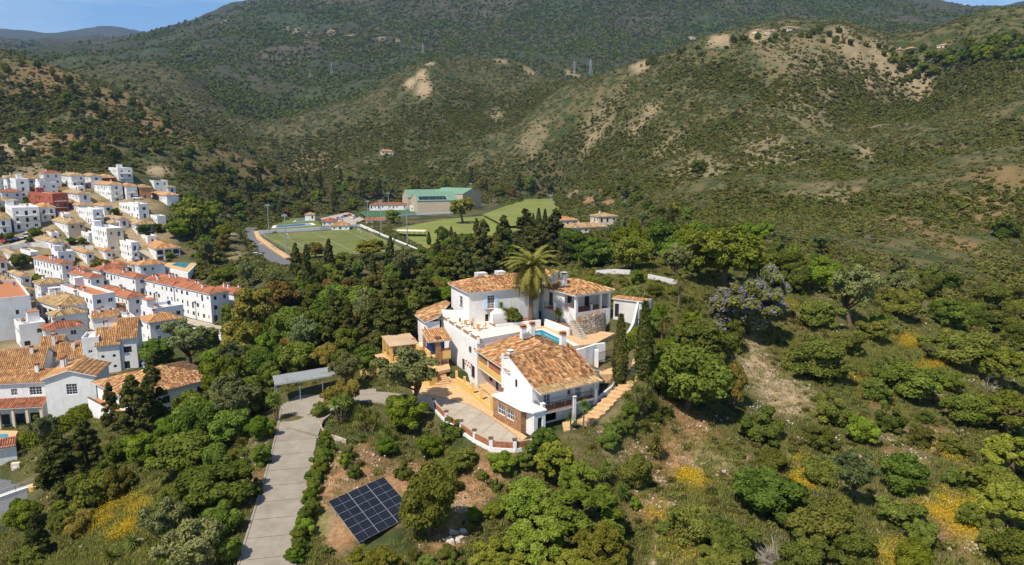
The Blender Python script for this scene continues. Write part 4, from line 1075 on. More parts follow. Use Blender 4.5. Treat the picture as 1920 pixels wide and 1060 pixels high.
    for (x, y, lab) in ((-6.9, 101.9, 'small wooden table set by the terrace back wall'), (-4.9, 99.0, 'small wooden table set in the middle of the terrace')):
        t = thing('wooden_table', lab, 'table', (x, y, 45.53), .4); fr = Frame(t, (x, y, 45.53), .4)
        m = MB(); m.prism([(.45 * math.cos(a * .785), .45 * math.sin(a * .785)) for a in range(8)], .68, .74, 'wood'); fr.put(m, 'tabletop')
        m = MB(); m.tube([(0, 0, 0), (0, 0, .68)], .05, 'wood', 6); fr.put(m, 'leg')
        for i in range(3):
            an = i * 2.1 + .5; cx, cy = x + .95 * math.cos(an), y + .95 * math.sin(an)
            t2 = thing('wooden_chair', ('wooden chair ' + ['right of', 'behind', 'in front of'][i] + ' the ' + ('table by the back wall' if x < -6 else 'table in the terrace middle')), 'chair', (cx, cy, 45.53), an + math.pi / 2); f2 = Frame(t2, (cx, cy, 45.53), an + math.pi / 2)
            m = MB(); m.box(-.22, .22, -.22, .22, .42, .47, 'wood'); f2.put(m, 'seat'); m = MB(); m.box(-.22, .22, -.25, -.2, .47, .95, 'wood'); f2.put(m, 'backrest')
            for sx in (-.19, .19):
                for sy in (-.19, .19): m = MB(); m.box(sx - .025, sx + .025, sy - .025, sy + .025, 0, .42, 'wood'); f2.put(m, 'leg')
    # white table with chairs on the balcony
    ff = Frame(None, (2.36, 77.92, 39.0), RB)
    x, y, z = ff.w(3.3, -.75, 2.17)
    t = thing('balcony_table', 'long white table on the balcony', 'table', (x, y, z), RB); fr = Frame(t, (x, y, z), RB)
    m = MB(); m.box(-.9, .9, -.4, .4, .7, .75, 'whiteclean'); fr.put(m, 'tabletop')
    for sx in (-.8, .8):
        for sy in (-.32, .32): m = MB(); m.box(sx - .03, sx + .03, sy - .03, sy + .03, 0, .7, 'whiteclean'); fr.put(m, 'leg')
    for i, lx in enumerate((-.5, .5)):
        cx, cy, cz = ff.w(3.3 + lx, -.2, 2.17)
        t2 = thing('balcony_chair', f'white balcony chair behind the long table, {"left" if i == 0 else "right"} one', 'chair', (cx, cy, cz), RB); f2 = Frame(t2, (cx, cy, cz), RB)
        m = MB(); m.box(-.22, .22, -.22, .22, .42, .46, 'whiteclean'); f2.put(m, 'seat'); m = MB(); m.box(-.22, .22, .13, .17, .46, .92, 'whiteclean'); f2.put(m, 'backrest')
        for sx in (-.19, .19):
            for sy in (-.19, .13): m = MB(); m.box(sx - .02, sx + .02, sy - .02, sy + .02, 0, .42, 'whiteclean'); f2.put(m, 'leg')
villa_grounds()

def villa_upper():
    # upper house
    rx, ry, rz0 = -6.5, 103.0, 45.5
    root = thing('upper_house', 'white upper house with hipped tile roof behind the palm', 'house', (rx, ry, rz0), RA); fr = Frame(root, (rx, ry, rz0), RA)
    W, D, H = 11.8, 8.2, 4.75; w = MB()
    fo = [(3.0, 4.2, 2.0, 4.1), (2.6, 3.2, .05, 1.2), (4.0, 4.6, .05, 1.3)]
    wall_panel(w, (0, 0), (1, 0), W, -5, H, fo, 'white'); wall_panel(w, (0, D), (0, -1), D, -5, H, [(4.2, 5.3, 2.1, 3.6)], 'white')
    wall_panel(w, (W, 0), (0, 1), D, -5, H, [], 'white'); wall_panel(w, (W, D), (-1, 0), W, -5, H, [], 'white'); fr.put(w, 'wall')
    add_window(fr, (0, 0), (1, 0), 3.0, 2.0, 1.2, 2.1, 'white_pane_shutter'); add_window(fr, (0, 0), (1, 0), 2.6, .05, .6, 1.15, 'brown'); add_window(fr, (0, 0), (1, 0), 4.0, .05, .6, 1.25, 'brown')
    add_window(fr, (0, D), (0, -1), 4.2, 2.1, 1.1, 1.5, 'white_pane_grille_sill')
    m = MB(); m.box(2.6, 4.6, -.45, -.004, 1.9, 1.98, 'clay'); rail(m, (2.65, -.42), (4.55, -.42), 1.98, .85, 'frame', .14, .012); fr.put(m, 'window_balcony')
    S, R, zr = hip_roof(-.4, W + .3, -.4, D + .4, H + .1, math.radians(19), (1, 0)); roof_parts(fr, S, R, 'tile', 0)
    m = MB(); m.box(4.5, 6.2, D - .4, D + 1.2, H, H + 1.5, 'grey'); m.box(8.2, 9.6, D - .2, D + 1.4, H, H + 1.5, 'grey'); fr.put(m, 'roof_block')
    # right wing with corner porch
    px_, py_, pz_ = 9.6, 101.8, 45.5; RC = math.radians(35)
    root = thing('porch_house', 'white wing with corner porch and hipped roof above the stone wall', 'house', (px_, py_, pz_), RC); fr = Frame(root, (px_, py_, pz_), RC)
    W, D, H = 7.0, 8.6, 4.55; w = MB(); zf = 1.9
    # plinth
    wall_panel(w, (0, D), (0, -1), D, -4, zf, [], 'white'); wall_panel(w, (0, 0), (1, 0), W, -4, zf, [], 'white'); wall_panel(w, (W, 0), (0, 1), D, -4, H, [], 'white'); wall_panel(w, (W, D), (-1, 0), W, -4, H, [], 'white')
    w.face([(0, 0, zf), (W, 0, zf), (W, 3, zf), (0, 3, zf)], 'clay')
    # porch back wall, left wall behind the porch, corner posts, lintels
    wall_panel(w, (.2, 3.0), (1, 0), W - .2, zf, H, [(.6, 1.5, zf + .9, zf + 2.1), (4.1, 5.1, zf + .02, zf + 2.1)], 'white')
    wall_panel(w, (0, D), (0, -1), D - 2.7, zf, H, [(2.0, 3.0, zf + .1, zf + 2.2)], 'white')
    for (x0, x1, y0, y1) in ((0, .4, 0, .4), (4.9, 5.2, 0, .3), (W - .35, W - .01, 0, .35)): w.box(x0 + .003, x1, y0 + .003, y1, zf + .002, H - .3, 'white')
    w.box(.004, W - .01, .004, .36, H - .3, H, 'white'); w.box(.004, .36, .37, 2.9, H - .3, H, 'white')
    w.box(.003, .3, .41, 2.6, zf + .002, zf + .55, 'white'); w.box(0, .34, .41, 2.6, zf + .55, zf + .62, 'clay')
    fr.put(w, 'wall')
    add_window(fr, (.2, 3.0), (1, 0), .6, zf + .9, .9, 1.2, 'brown_grille'); add_window(fr, (.2, 3.0), (1, 0), 4.1, zf + .02, 1.0, 2.08, 'brown', 'door'); add_window(fr, (0, D), (0, -1), 2.0, zf + .1, 1.0, 2.1, 'brown', 'door')
    m = MB(); rail(m, (.5, .15), (3.0, .15), zf, .8); fr.put(m, 'railing'); m = MB(); m.box(3.05, 3.35, .05, .35, zf + .002, zf + .95, 'white'); m.box(3.0, 3.4, 0, .4, zf + .95, zf + 1.02, 'clay'); fr.put(m, 'post')
    m = MB(); m.box(-1.3, -.004, 3.4, 6.2, zf - .2, zf, 'clay'); m.box(-1.3, -1.1, 3.4, 3.7, zf, zf + 1.1, 'white'); rail(m, (-1.25, 3.8), (-1.25, 6.1), zf, .9); fr.put(m, 'side_balcony')
    S, R, zr = hip_roof(-.45, W + .45, -.45, D + .3, H + .14, math.radians(20), (1, 1), 'y'); roof_parts(fr, S, R, 'tile', 0)
    chimney(fr, 1.2, 4.4, H + .2, H + 2.5, .75, 'grey')
    m = MB(); m.prism([(1.8, D + 1.0), (4.2, D + 1.0), (4.2, D + 4), (1.8, D + 4)], 0, [H + .8, H + 2.0, H + 2.0, H + .8], 'white'); fr.put(m, 'back_gable'); roof_parts(fr, [((1.6, D + 4.2, H + .9), (0, -1, 0), (.894, 0, .447), [(0, 0), (3.4, 0), (3.4, 2.9), (0, 2.9)])], [], 'tile', 0)
    # outbuilding right of the porch house with tiled coping
    root = thing('tiled_lean_to', 'low grey walled lean-to with orange tile strip beside the porch', 'outbuilding', (16.2, 105.4, 46.0), 0); fr = Frame(root, (15.8, 105.6, 46.0), math.radians(-32))
    w = MB(); wall_panel(w, (0, 0), (1, 0), 5.2, -3, 2.9, [(.2, .9, 0, 2.1)], 'grey'); wall_panel(w, (5.2, 0), (0, 1), 2.5, -3, 2.9, [], 'white'); wall_panel(w, (5.2, 2.5), (-1, 0), 5.2, -3, 2.9, [], 'white'); wall_panel(w, (0, 2.5), (0, -1), 2.5, -3, 2.9, [], 'white'); fr.put(w, 'wall')
    add_window(fr, (0, 0), (1, 0), .2, .0, .7, 2.1, 'brown', 'door')
    roof_parts(fr, [((-.2, -.25, 2.95), (1, 0, 0), (0, .98, .2), [(0, 0), (5.6, 0), (5.6, 1.3), (0, 1.3)])], [], 'tileo', 0)
    # side shed with dark tiled roof left of the terrace
    root = thing('side_shed', 'small white shed with dark tiled lean-to roof left of the terrace', 'shed', (-13, 103.6, 40.6), RA); fr = Frame(root, (-12.9, 102.6, 40.6), RA)
    w = MB(); wall_panel(w, (0, 0), (1, 0), 2.0, -2, 5.2, [], 'white'); wall_panel(w, (0, 5.0), (0, -1), 5.0, -2, 5.2, [(3.4, 4.4, 2.6, 4.2)], 'white'); wall_panel(w, (2, 0), (0, 1), 5, -2, 5.6, [], 'white'); fr.put(w, 'wall')
    add_window(fr, (0, 5.0), (0, -1), 3.4, 2.6, 1.0, 1.6, 'dark')
    roof_parts(fr, [((-.4, 6.8, 5.3), (0, -1, 0), (.966, 0, .259), [(0, 0), (7.1, 0), (7.1, 2.2), (2.0, 6.0), (0, 6.0)])], [], 'tile', 0)
    # brick tower porch
    root = thing('tower_porch', 'two storey ochre porch with brick pillar and mottled tile roof', 'porch', (-10.4, 97.0, 39.4), RA); fr = Frame(root, (-10.9, 96.9, 39.4), RA)
    w = MB()
    w.box(.7, 2.2, .1, .3, 2.15, 3.3, 'yellow'); w.box(-.9, -.7, .5, 3.2, 2.15, 3.3, 'yellow'); w.box(-.88, 2.2, .32, 3.3, 1.95, 2.14, 'yellow'); fr.put(w, 'gallery_parapet')
    w = MB(); wall_panel(w, (-.6, 1.3), (1, 0), 2.9, -.3, 1.94, [(.8, 1.8, .5, 1.6)], 'pink'); wall_panel(w, (-.7, 3.3), (0, -1), 2.0, -.3, 1.94, [], 'pink'); fr.put(w, 'lower_wall'); add_window(fr, (-.6, 1.3), (1, 0), .8, .5, 1.0, 1.1, 'brown')
    w = MB(); w.box(-.5, 2.2, 2.9, 3.2, 2.15, 5.0, 'blue'); fr.put(w, 'gallery_back_wall')
    p = MB(); p.box(-.05, .65, -.05, .65, -.4, 5.35, 'mortar')
    for O, U in (((-.05, -.05), (1, 0)), ((.65, -.05), (0, 1)), ((-.05, .65), (0, -1))): bricks(p, O, U, .7, -.3, 5.3, [], 'brick', .24, .09, .02)
    fr.put(p, 'brick_pillar', 'stuff'); p = MB(); p.box(-.15, .75, -.15, .75, 5.36, 5.46, 'brownframe'); fr.put(p, 'pillar_cap')
    p = MB(); p.box(-1.0, -.6, 3.0, 3.5, -.4, 5.3, 'brick'); fr.put(p, 'rear_pillar')
    l = MB()
    for i in range(6):
        for j in range(3): l.box(.75 + i * .24 + (.12 if j % 2 else 0), .93 + i * .24 + (.12 if j % 2 else 0), .14, .26, 3.32 + j * .13, 3.43 + j * .13, 'redbrick', RNG.random())
    fr.put(l, 'brick_lattice', 'stuff')
    roof_parts(fr, [((-1.3, -.3, 5.0), (1, 0, 0), (0, .96, .28), [(0, 0), (3.6, 0), (3.6, 3.7), (0, 3.7)])], [], 'tileo', 0)
    # open pavilion with flat roof
    root = thing('open_pavilion', 'open ochre pavilion with thin flat reed roof left of the tower', 'pavilion', (-19, 101, 40.6), RA); fr = Frame(root, (-17.9, 99.3, 40.6), RA)
    r = MB(); r.hexa([(-.3, -.3, 2.3), (4.2, -.3, 2.3), (4.2, 4.6, 2.75), (-.3, 4.6, 2.75), (-.3, -.3, 2.4), (4.2, -.3, 2.4), (4.2, 4.6, 2.85), (-.3, 4.6, 2.85)], M['sand']); fr.put(r, 'roof')
    for (x, y, hh) in ((0, 0, 2.3), (4, 0, 2.3), (0, 2.2, 2.5), (0, 4.3, 2.7), (4, 4.3, 2.7)): p = MB(); p.box(x - .2, x + .2, y - .2, y + .2, -1.0, hh, 'yellow'); fr.put(p, 'pillar')
    b = MB(); b.box(-.1, .1, .25, 4.0, -.5, .75, 'yellow'); b.box(-.14, .14, .25, 4.0, .75, .82, 'brownframe'); b.box(.3, 3.6, -.1, .1, -.5, .7, 'yellow'); fr.put(b, 'low_wall')
    b = MB(); b.box(.2, 3.9, 4.32, 4.5, -.5, 2.6, 'pink'); b.box(2.2, 3.8, 1.2, 1.9, 0, .9, 'brownframe'); fr.put(b, 'back_wall')
    root = thing('brick_gate_pier', 'ochre and brick wall stub between pavilion and tower', 'wall', (-13.5, 100.4, 40.6), RA); fr = Frame(root, (-13.6, 98.9, 40.6), RA)
    w = MB(); w.box(0, .4, 0, 3.6, -.8, 2.3, 'yellow'); fr.put(w, 'wall'); w = MB(); w.box(-.1, .5, 3.6, 4.1, -.8, 2.7, 'brick'); fr.put(w, 'pier'); w = MB(); w.box(-.1, .5, -.5, 0, -.8, 2.0, 'brick'); fr.put(w, 'pier'); w = MB(); w.box(.42, 2.6, .8, 3.6, 1.9, 2.05, 'grey'); fr.put(w, 'slab_roof')

    # pool court
    pc = MB(); out = [(1.9, 96.6), (5.6, 88.6), (9.2, 90.4), (15.5, 95.5), (10.5, 98.5), (8.4, 98.3), (4.6, 104.3), (-.4, 102.2)]
    C, S_ = math.cos(RA), math.sin(RA)
    def pl(x, y): return (4.5 + x * C - y * S_, 100.8 + x * S_ + y * C)
    pool = [pl(-4.2, -9.0), pl(0, -9.0), pl(0, 0), pl(-4.2, 0)]
    def ring(mb, inner, outer, z, m):
        n = len(inner)
        for i in range(n): j = (i + 1) % n; mb.face([(*outer[i], z), (*outer[j], z), (*inner[j], z), (*inner[i], z)], m)
    cope = [pl(-5.0, -9.8), pl(.8, -9.8), pl(.8, .8), pl(-5.0, .8)]
    root = thing('swimming_pool', 'villa pool of teal water with cream coping behind the lower roof', 'pool', (*pl(-2, -4), 44.5), 0); fr = Frame(root, (0, 0, 0), 0)
    m = MB(); m.prism(cope, 44.3, 44.95, 'terrace', cap=False); ring(m, pool, cope, 45.03, 'terrace')
    for i in range(4): j = (i + 1) % 4; m.face([(*cope[i], 44.9), (*cope[j], 44.9), (*cope[j], 45.03), (*cope[i], 45.03)], 'terrace'); m.face([(*pool[j], 44.5), (*pool[i], 44.5), (*pool[i], 45.03), (*pool[j], 45.03)], 'water')
    fr.put(m, 'coping'); m = MB(); m.face([(*p, 44.86) for p in pool], 'water'); fr.put(m, 'water')
    deck = MB(); deck.prism([pl(-7.5, -9.9), pl(-5.05, -9.9), pl(-5.05, .85), pl(.85, .85), pl(.85, -9.9), pl(3.2, -9.9), pl(9.0, -6.0), pl(6.0, -1.5), pl(2.3, -1.5), pl(2.3, 2.3), pl(-7.5, 2.3)], 44.0, 45.0, 'paving'); deck.build('pool_deck', None, False, 'structure')
    t = thing('planter_wall', 'low white planter walls round the palm above the pool', 'wall', (*pl(0, 2.3), 45), 0); fr = Frame(t, (0, 0, 0), 0)
    m = MB(); strip_wall(m, [pl(-6.5, 2.3), pl(.9, 2.4)], .3, 44.6, 46.0, 'white'); fr.put(m, 'rear_planter_wall'); m = MB(); strip_wall(m, [pl(1.6, 2.2), pl(2.1, -4.6)], .3, 44.6, 46.1, 'white'); fr.put(m, 'side_planter_wall')
    bed = MB(); bed.prism([pl(-6.5, 2.45), pl(1.0, 2.55), pl(1.0, 5.5), pl(-6.5, 5.0)], 44.5, 45.75, 'soil'); bed.prism([pl(2.26, -4.6), pl(3.6, -4.6), pl(3.6, 2.2), pl(1.8, 2.2)], 44.5, 45.8, 'soil'); fr.put(bed, 'planting_bed')
    # rubble stone wall with outside stair
    t = thing('rubble_wall', 'curved rubble stone retaining wall right of the pool', 'wall', (10, 95, 45), 0); fr = Frame(t, (0, 0, 0), 0)
    SP = [pl(2.4, -4.8), pl(4.0, -5.2), pl(6.2, -4.9), pl(8.6, -3.6), pl(10.3, -1.4)]
    m = MB(); core = MB()
    for i in range(len(SP) - 1):
        a, b = Vector(SP[i]), Vector(SP[i + 1]); U = (b - a).normalized(); W = (b - a).length
        z1 = [46.9, 47.6, 47.7, 47.4][i]
        stones(m, a, U, W + .1, 44.9, lambda u, z=z1: z + .15 * math.sin(u * 3), 30 + i, 'stone', .25, .12)
        core.hexa([(*a, 44.6), (*b, 44.6), (*(b + Vector((-U.y, U.x)) * 1.2), 44.6), (*(a + Vector((-U.y, U.x)) * 1.2), 44.6), (*(a + Vector((-U.y, U.x)) * .35), z1 - .05), (*(b + Vector((-U.y, U.x)) * .35), z1 - .05), (*(b + Vector((-U.y, U.x)) * 1.3), z1 - .05), (*(a + Vector((-U.y, U.x)) * 1.3), z1 - .05)], 'soil')
    fr.put(core, 'earth_core'); fr.put(m, 'stones', 'stuff')
    t = thing('stone_stair', 'narrow stone stair climbing the rubble wall with iron handrail', 'steps', (*pl(2.9, -5.6), 45), RA); fr = Frame(t, (*pl(2.7, -7.2), 45.0), RA)
    for i in range(9): m = MB(); m.box(.1 - .05 * i, .95 - .05 * i, i * .33, i * .33 + .36, -.3, (i + 1) * .24, 'stone', .8); fr.put(m, 'step')
    m = MB(); m.tube([(-.05, 0, 1.0), (-.4, 2.9, 3.1)], .025, 'iron', 5)
    for i in range(7): m.tube([(-.05 - .06 * i, i * .48, .2 + i * .35), (-.05 - .06 * i, i * .48, 1.0 + i * .35)], .018, 'iron', 4)
    fr.put(m, 'handrail')
    # white garden wall with gate
    t = thing('garden_wall', 'curving white garden wall right of the tiled roof, ending at the gate', 'wall', (8, 88, 44), 0); fr = Frame(t, (0, 0, 0), 0)
    m = MB(); strip_wall(m, [(7.9, 87.6), (9.6, 88.6), (11.2, 90.0), (12.5, 90.6)], .35, 42, [45.5, 45.7, 45.8, 45.8], 'white'); fr.put(m, 'wall')
    m = MB(); m.box(10.95, 11.45, 88.6, 89.1, 42.0, 45.3, 'white'); m.box(14.0, 14.5, 91.0, 91.5, 42.0, 45.2, 'white'); fr.put(m, 'gate_post')
    t = thing('iron_gate', 'black wrought iron gate between white posts beside the cypress', 'gate', (12.7, 90.2, 42.6), 0); fr = Frame(t, (0, 0, 0), 0)
    for i in range(2):
        a = Vector((11.5, 88.95)) + Vector((2.5, 2.2)) * (i * .5); b = a + Vector((2.5, 2.2)) * .49; m = MB(); rail(m, (a.x, a.y), (b.x, b.y), 42.75, 2.1, 'iron', .14, .018); rail(m, (a.x, a.y), (b.x, b.y), 43.6, .1, 'iron', 2, .02); fr.put(m, 'gate_leaf')
    # steps on the right
    landing = MB(); landing.prism([(10.0, 86.2), (13.6, 86.4), (15.2, 90.8), (11.3, 88.8)], 41.5, 42.72, 'paving'); landing.build('gate_landing', None, False, 'structure')
    pts = [Vector(q) for q in STEPS]
    t = thing('garden_steps', 'long curved flight of broad ochre garden steps on the right of the villa', 'steps', tuple(pts[3]), 0); fr = Frame(t, (0, 0, 0), 0)
    seg = []
    for i in range(len(pts) - 1):
        for k in range(4 if i < 2 else 3): seg.append(pts[i].lerp(pts[i + 1], k / (4 if i < 2 else 3)))
    seg.append(pts[-1])
    for i in range(len(seg) - 1):
        a, b = seg[i], seg[i + 1]; d = (b - a); d.z = 0; d.normalize(); nn = Vector((-d.y, d.x, 0)) * (.9 if i > 8 else .7); m = MB()
        b2 = b + d * .2; zt = a.z + .05
        q = [(a - nn).xy, (b2 - nn * 1.0).xy, (b2 + d * .12).xy, (b2 + nn).xy, (a + nn).xy]
        m.prism([tuple(p) for p in q], zt - .6, zt, 'paving'); fr.put(m, 'step')
    low = MB(); low.prism([(6.0, 76.2), (9.5, 77.2), (13.0, 81.0), (12.6, 84.4), (10.6, 83.2), (6, 79)], 38.3, 39.12, 'paving'); low.build('lower_court', None, False, 'structure')
    t = thing('white_step_wall', 'low white wall along the garden steps beside the balcony', 'wall', (12, 83, 39), 0); fr = Frame(t, (0, 0, 0), 0)
    m = MB(); strip_wall(m, [(10.6, 82.6), (12.6, 84.6), (14.2, 87.2)], .3, 38.5, [40.9, 41.7, 42.9], 'white'); rail(m, (10.7, 82.8, 40.9), (12.6, 84.6, 41.7), 0, .9); rail(m, (12.6, 84.6, 41.7), (14.2, 87.2, 42.9), 0, .9); fr.put(m, 'wall')
    # boundary walls behind
    for L_, lab in ((((1118,516),(1150,514),(1182,516)), 'white boundary wall half hidden by trees behind the upper house'), (((1215,524),(1245,530),(1278,538)), 'white boundary wall chunk left of the large pine')):
     t = thing('boundary_wall', lab, 'wall', (25, 128, 48), 0); fr = Frame(t, (0, 0, 0), 0)
     pp = [hit(q[0], q[1]) for q in L_]; m = MB(); strip_wall(m, [p[:2] for p in pp], .3, [p[2] - 1 for p in pp], [p[2] + .95 for p in pp], 'grey'); fr.put(m, 'wall')
    t = thing('leaning_side_wall', 'tall stained white wall end at the right of the villa', 'wall', (17.4, 99, 44), 0); fr = Frame(t, (0, 0, 0), 0)
    m = MB(); strip_wall(m, [(16.6, 97.0), (17.8, 99.4), (19.0, 102.6)], .35, 42, [45.4, 46.4, 48.9], 'grey'); fr.put(m, 'wall')
    # palms and garden plants of the court
    x, y = pl(-.2, 3.5); t = tag(thing('palm_tree', 'tall feathery palm above the pool in front of the upper house', 'palm', (x, y, 45.7), 0), 'tall feathery palm above the pool in front of the upper house', 'palm')
    m = MB(); m.tube([(0, 0, -.2), (.05, 0, 2), (.1, .05, 4), (.12, 0, 8.3)], [.42, .34, .30, .34], 'palmtrunk', 9)
    for i in range(31): m.tube([(.003 * i, 0, .2 + i * .25), (.003 * i, 0, .3 + i * .25)], [.40 - .003 * i, .33], 'palmtrunk', 9, False)
    obj('trunk', m.mesh('trunk'), t); f = obj('fronds', palm_mesh(5, 78, 5.2, .14, 28, -1.25, 1.35), t); f.location = (.12, 0, 8.3)
    PLANTED.append((x, y, 1))
def solar_and_carport():
    t = thing('solar_array', 'ground mounted solar array of dark panels on the bare bank', 'solar array', (-14, 62.5, 35.8), 0); fr = Frame(t, (0, 0, 0), 0)
    A, B, D = Vector((-17.7, 62.0, 37.7)), Vector((-13.3, 67.3, 37.7)), Vector((-13.75, 57.3, 36.15)); u = (B - A) / 3; v = (D - A) / 6; n = u.cross(v).normalized(); n = n if n.z > 0 else -n
    for i in range(3):
        for j in range(6):
            o = A + u * i + v * j; m = MB(); e = .007
            c = [o + u * e + v * e * 1.5, o + u * e + v * (1 - e * 1.5), o + u * (1 - e) + v * (1 - e * 1.5), o + u * (1 - e) + v * e * 1.5]
            m.hexa([q - n * .04 for q in c] + c, 'alu'); p = fr.put(m, 'solar_panel')
            g = MB()
            for k in range(2):
                for q in range(3):
                    for r2 in range(6):
                        a0 = .012 + k * .49 + r2 * .0805; a1 = a0 + .0795; b0 = .022 + q * .319; b1 = b0 + .316
                        g.face([o + u * a0 + v * b0 + n * .006, o + u * a0 + v * b1 + n * .006, o + u * a1 + v * b1 + n * .006, o + u * a1 + v * b0 + n * .006], 'pv')
            g.build('cells', p, False, 'stuff')
    for q in (A + u * .3 + v * .3, A + u * 1.5 + v * .3, B - u * .3 + v * .3, A + u * .3 + v * 5.6, A + u * 1.5 + v * 5.6, A + u * 2.7 + v * 5.6):
        m = MB(); z = hz(q.x, q.y); m.tube([(q.x, q.y, z - .3), (q.x, q.y, q.z - .05)], .05, 'metal', 6); fr.put(m, 'post')
    m = MB(); m.tube([A + v * .3 + n * -.08, B + v * .3 - n * .08], .04, 'metal', 4); m.tube([A + v * 5.6 - n * .08, B + v * 5.6 - n * .08], .04, 'metal', 4); fr.put(m, 'rail')
    NOGO.append([(-19.5, 61), (-13, 69.5), (-8.5, 66), (-13, 55)])
    # carport
    c = [atz(515, 722, 40.7), atz(648, 700, 40.7), atz(640, 689, 41.0), atz(511, 706, 41.0)]
    t = thing('carport', 'long carport with pale corrugated sheet roof at the top of the drive', 'carport', (*c[0][:2], 38), 0); fr = Frame(t, (0, 0, 0), 0)
    a, b, d = Vector(c[0]), Vector(c[1]), Vector(c[3]); u = b - a; v = d - a; n = 60
    for k in range(6):
        m = MB()
        for i in range(10):
            q = [a + u * ((k * 10 + i + t_) / 60) for t_ in (0, .5, 1)]; zz = [.0, .05, 0]
            for s in range(2): m.face([q[s] + Vector((0, 0, zz[s] + .012 * (k % 2))), q[s + 1] + Vector((0, 0, zz[s + 1] + .012 * (k % 2))), q[s + 1] + v * 1.05 + Vector((0, 0, zz[s + 1] + .012 * (k % 2))), q[s] + v * 1.05 + Vector((0, 0, zz[s] + .012 * (k % 2)))], 'sheet')
        fr.put(m, 'roof_sheet')
    m = MB(); m.tube([a - Vector((0, 0, .08)), b - Vector((0, 0, .08))], .06, 'metal', 4); m.tube([d - Vector((0, 0, .08)), d + u - Vector((0, 0, .08))], .06, 'metal', 4); fr.put(m, 'beam')
    for i in range(4):
        for s in (0, 1):
            q = a + u * (.02 + .32 * i) + v * (.04 + .92 * s); m = MB(); m.tube([(q.x, q.y, hz(q.x, q.y) - .3), (q.x, q.y, q.z - .05)], .06, 'metal', 6); fr.put(m, 'post')
    NOGO.append([tuple((a - u.normalized() * 1 - v * .6).xy), tuple((b + u.normalized() - v * .6).xy), tuple((b + v * 1.2).xy), tuple((d + v * .2).xy)])
    # kerb and little retaining wall of the drive
    Ls, Rs = [], []
    P, w, _ = RD['driveway']
    for i in range(len(P)):
        dd = P[min(i + 1, len(P) - 1)] - P[max(i - 1, 0)]; dd = dd / math.hypot(dd[0], dd[1]); nn = np.array([-dd[1], dd[0], 0]); Ls.append(P[i] + nn * (w + .1))
    k = MB(); strip_wall(k, [tuple(p[:2]) for p in Ls], .2, [p[2] - .5 for p in Ls], [p[2] + .09 for p in Ls], 'road'); k.build('drive_kerb', None, False, 'structure')
    t = thing('dry_stone_wall', 'low dry stone wall curving at the bend of the drive', 'wall', (-26, 80, 37), 0); fr = Frame(t, (0, 0, 0), 0); m = MB(); q = [hit(p[0], p[1]) for p in ((596, 790), (604, 812), (622, 826), (650, 834))]
    for i in range(3):
        a, b = Vector(q[i][:2]), Vector(q[i + 1][:2]); U = (b - a).normalized(); z = min(q[i][2], q[i + 1][2]) - .2
        stones(m, a, U, (b - a).length, z, lambda u_, z=z: z + 1.0, 50 + i, 'stone', .36); stones(m, b, -U, (b - a).length, z, lambda u_, z=z: z + 1.0, 60 + i, 'stone', .36)
    fr.put(m, 'stones', 'stuff')
# ---------------------------------------------------------------- the village
def solve_len(p, d, target, lo=1.5, hi=34):
    """length along d from p at which the picture column `target` is reached"""
    a, b = lo, hi
    f = lambda t: proj(p[0] + d[0] * t, p[1] + d[1] * t, p[2])[0] - target
    s = 1 if f(hi) > f(lo) else -1
    if s * f(a) > 0: return a
    if s * f(b) < 0: return b
    for _ in range(30):
        m = (a + b) / 2
        if s * f(m) > 0: b = m
        else: a = m
    return (a + b) / 2
def auto_windows(rg, n, h, style, floor=2.9, sp=2.7, drop=.2, door=False):
    out = []; fl = max(1, int(h / floor + .25)); cols = max(1, int(n / sp))
    for j in range(fl):
        for i in range(cols):
            if rg.random() < drop: continue
            u = n * (i + .5) / cols + rg.uniform(-.2, .2); z = h - (fl - j) * floor + .95
            if z < .3: z = .3
            ww, hh = rg.choice(((.9, 1.1), (1.1, 1.1), (.8, 1.2), (1.3, 1.2)))
            if door and rg.random() < .3: z, hh, ww = z - .75, 1.95, 1.1
            if u - ww / 2 < .3 or u + ww / 2 > n - .3 or z + hh > h - .15: continue
            out.append((u, z, ww, hh, rg.choice(style)))
    return out
VN = 0
def vh(label, L, C, R, eave, base, r=50, roof='hip', tile='tiler', wall='white', pitch=20, lod=2, nch=1, name='village_house', win='auto', dl=None, dr=None, rw=None, group='village houses', styles=('dark', 'brown', 'plain'), bal=0, flat='grey', over=.4, Y=None, axis=None, cat='house', parapet=.7, hips=(1, 1)):
    global VN; VN += 1; rg = random.Random(VN * 7 + 3)
    p = hit(C, base) if Y is None else aty(C, base, Y)
    r = math.radians(r); dx = (math.cos(r), math.sin(r)); dy = (-math.sin(r), math.cos(r))
    w = dr or solve_len(p, dx, R); d = dl or solve_len(p, dy, L)
    h = aty(C, eave, p[1])[2] - p[2]; h = max(h, 2.4)
    W = {}
    if win == 'auto':
        W['left'] = auto_windows(rg, d, h, styles, door=True); W['front'] = auto_windows(rg, w, h, styles, door=True)
    elif win: W = win(w, d, h)
    ch = []
    for i in range(nch): ch.append((w * rg.uniform(.2, .8), d * rg.uniform(.25, .75), .5 + .6 * rg.random()))
    B = []
    if bal:
        fl = max(1, int(h / 2.9 + .25))
        for j in range(1, fl + 1):
            z = h - (fl - j + 1) * 2.9 + .1
            if z > 1.2:
                if bal & 1: B.append(('left', .6, d - .6, z, 1.1))
                if bal & 2: B.append(('front', .6, w - .6, z, 1.1))
    root, fr, zr = house(name, label, (p[0], p[1], p[2]), r, w, d, h, wall, roof, pitch, over, tile, lod, W, ch, -6, cat, group, hips, axis, rw, parapet, flat, B)
    c = fr.w(-1, -1), fr.w(w + 1, -1), fr.w(w + 1, d + 1), fr.w(-1, d + 1); NOGO.append([q[:2] for q in c])
    return root, fr, (w, d, h)

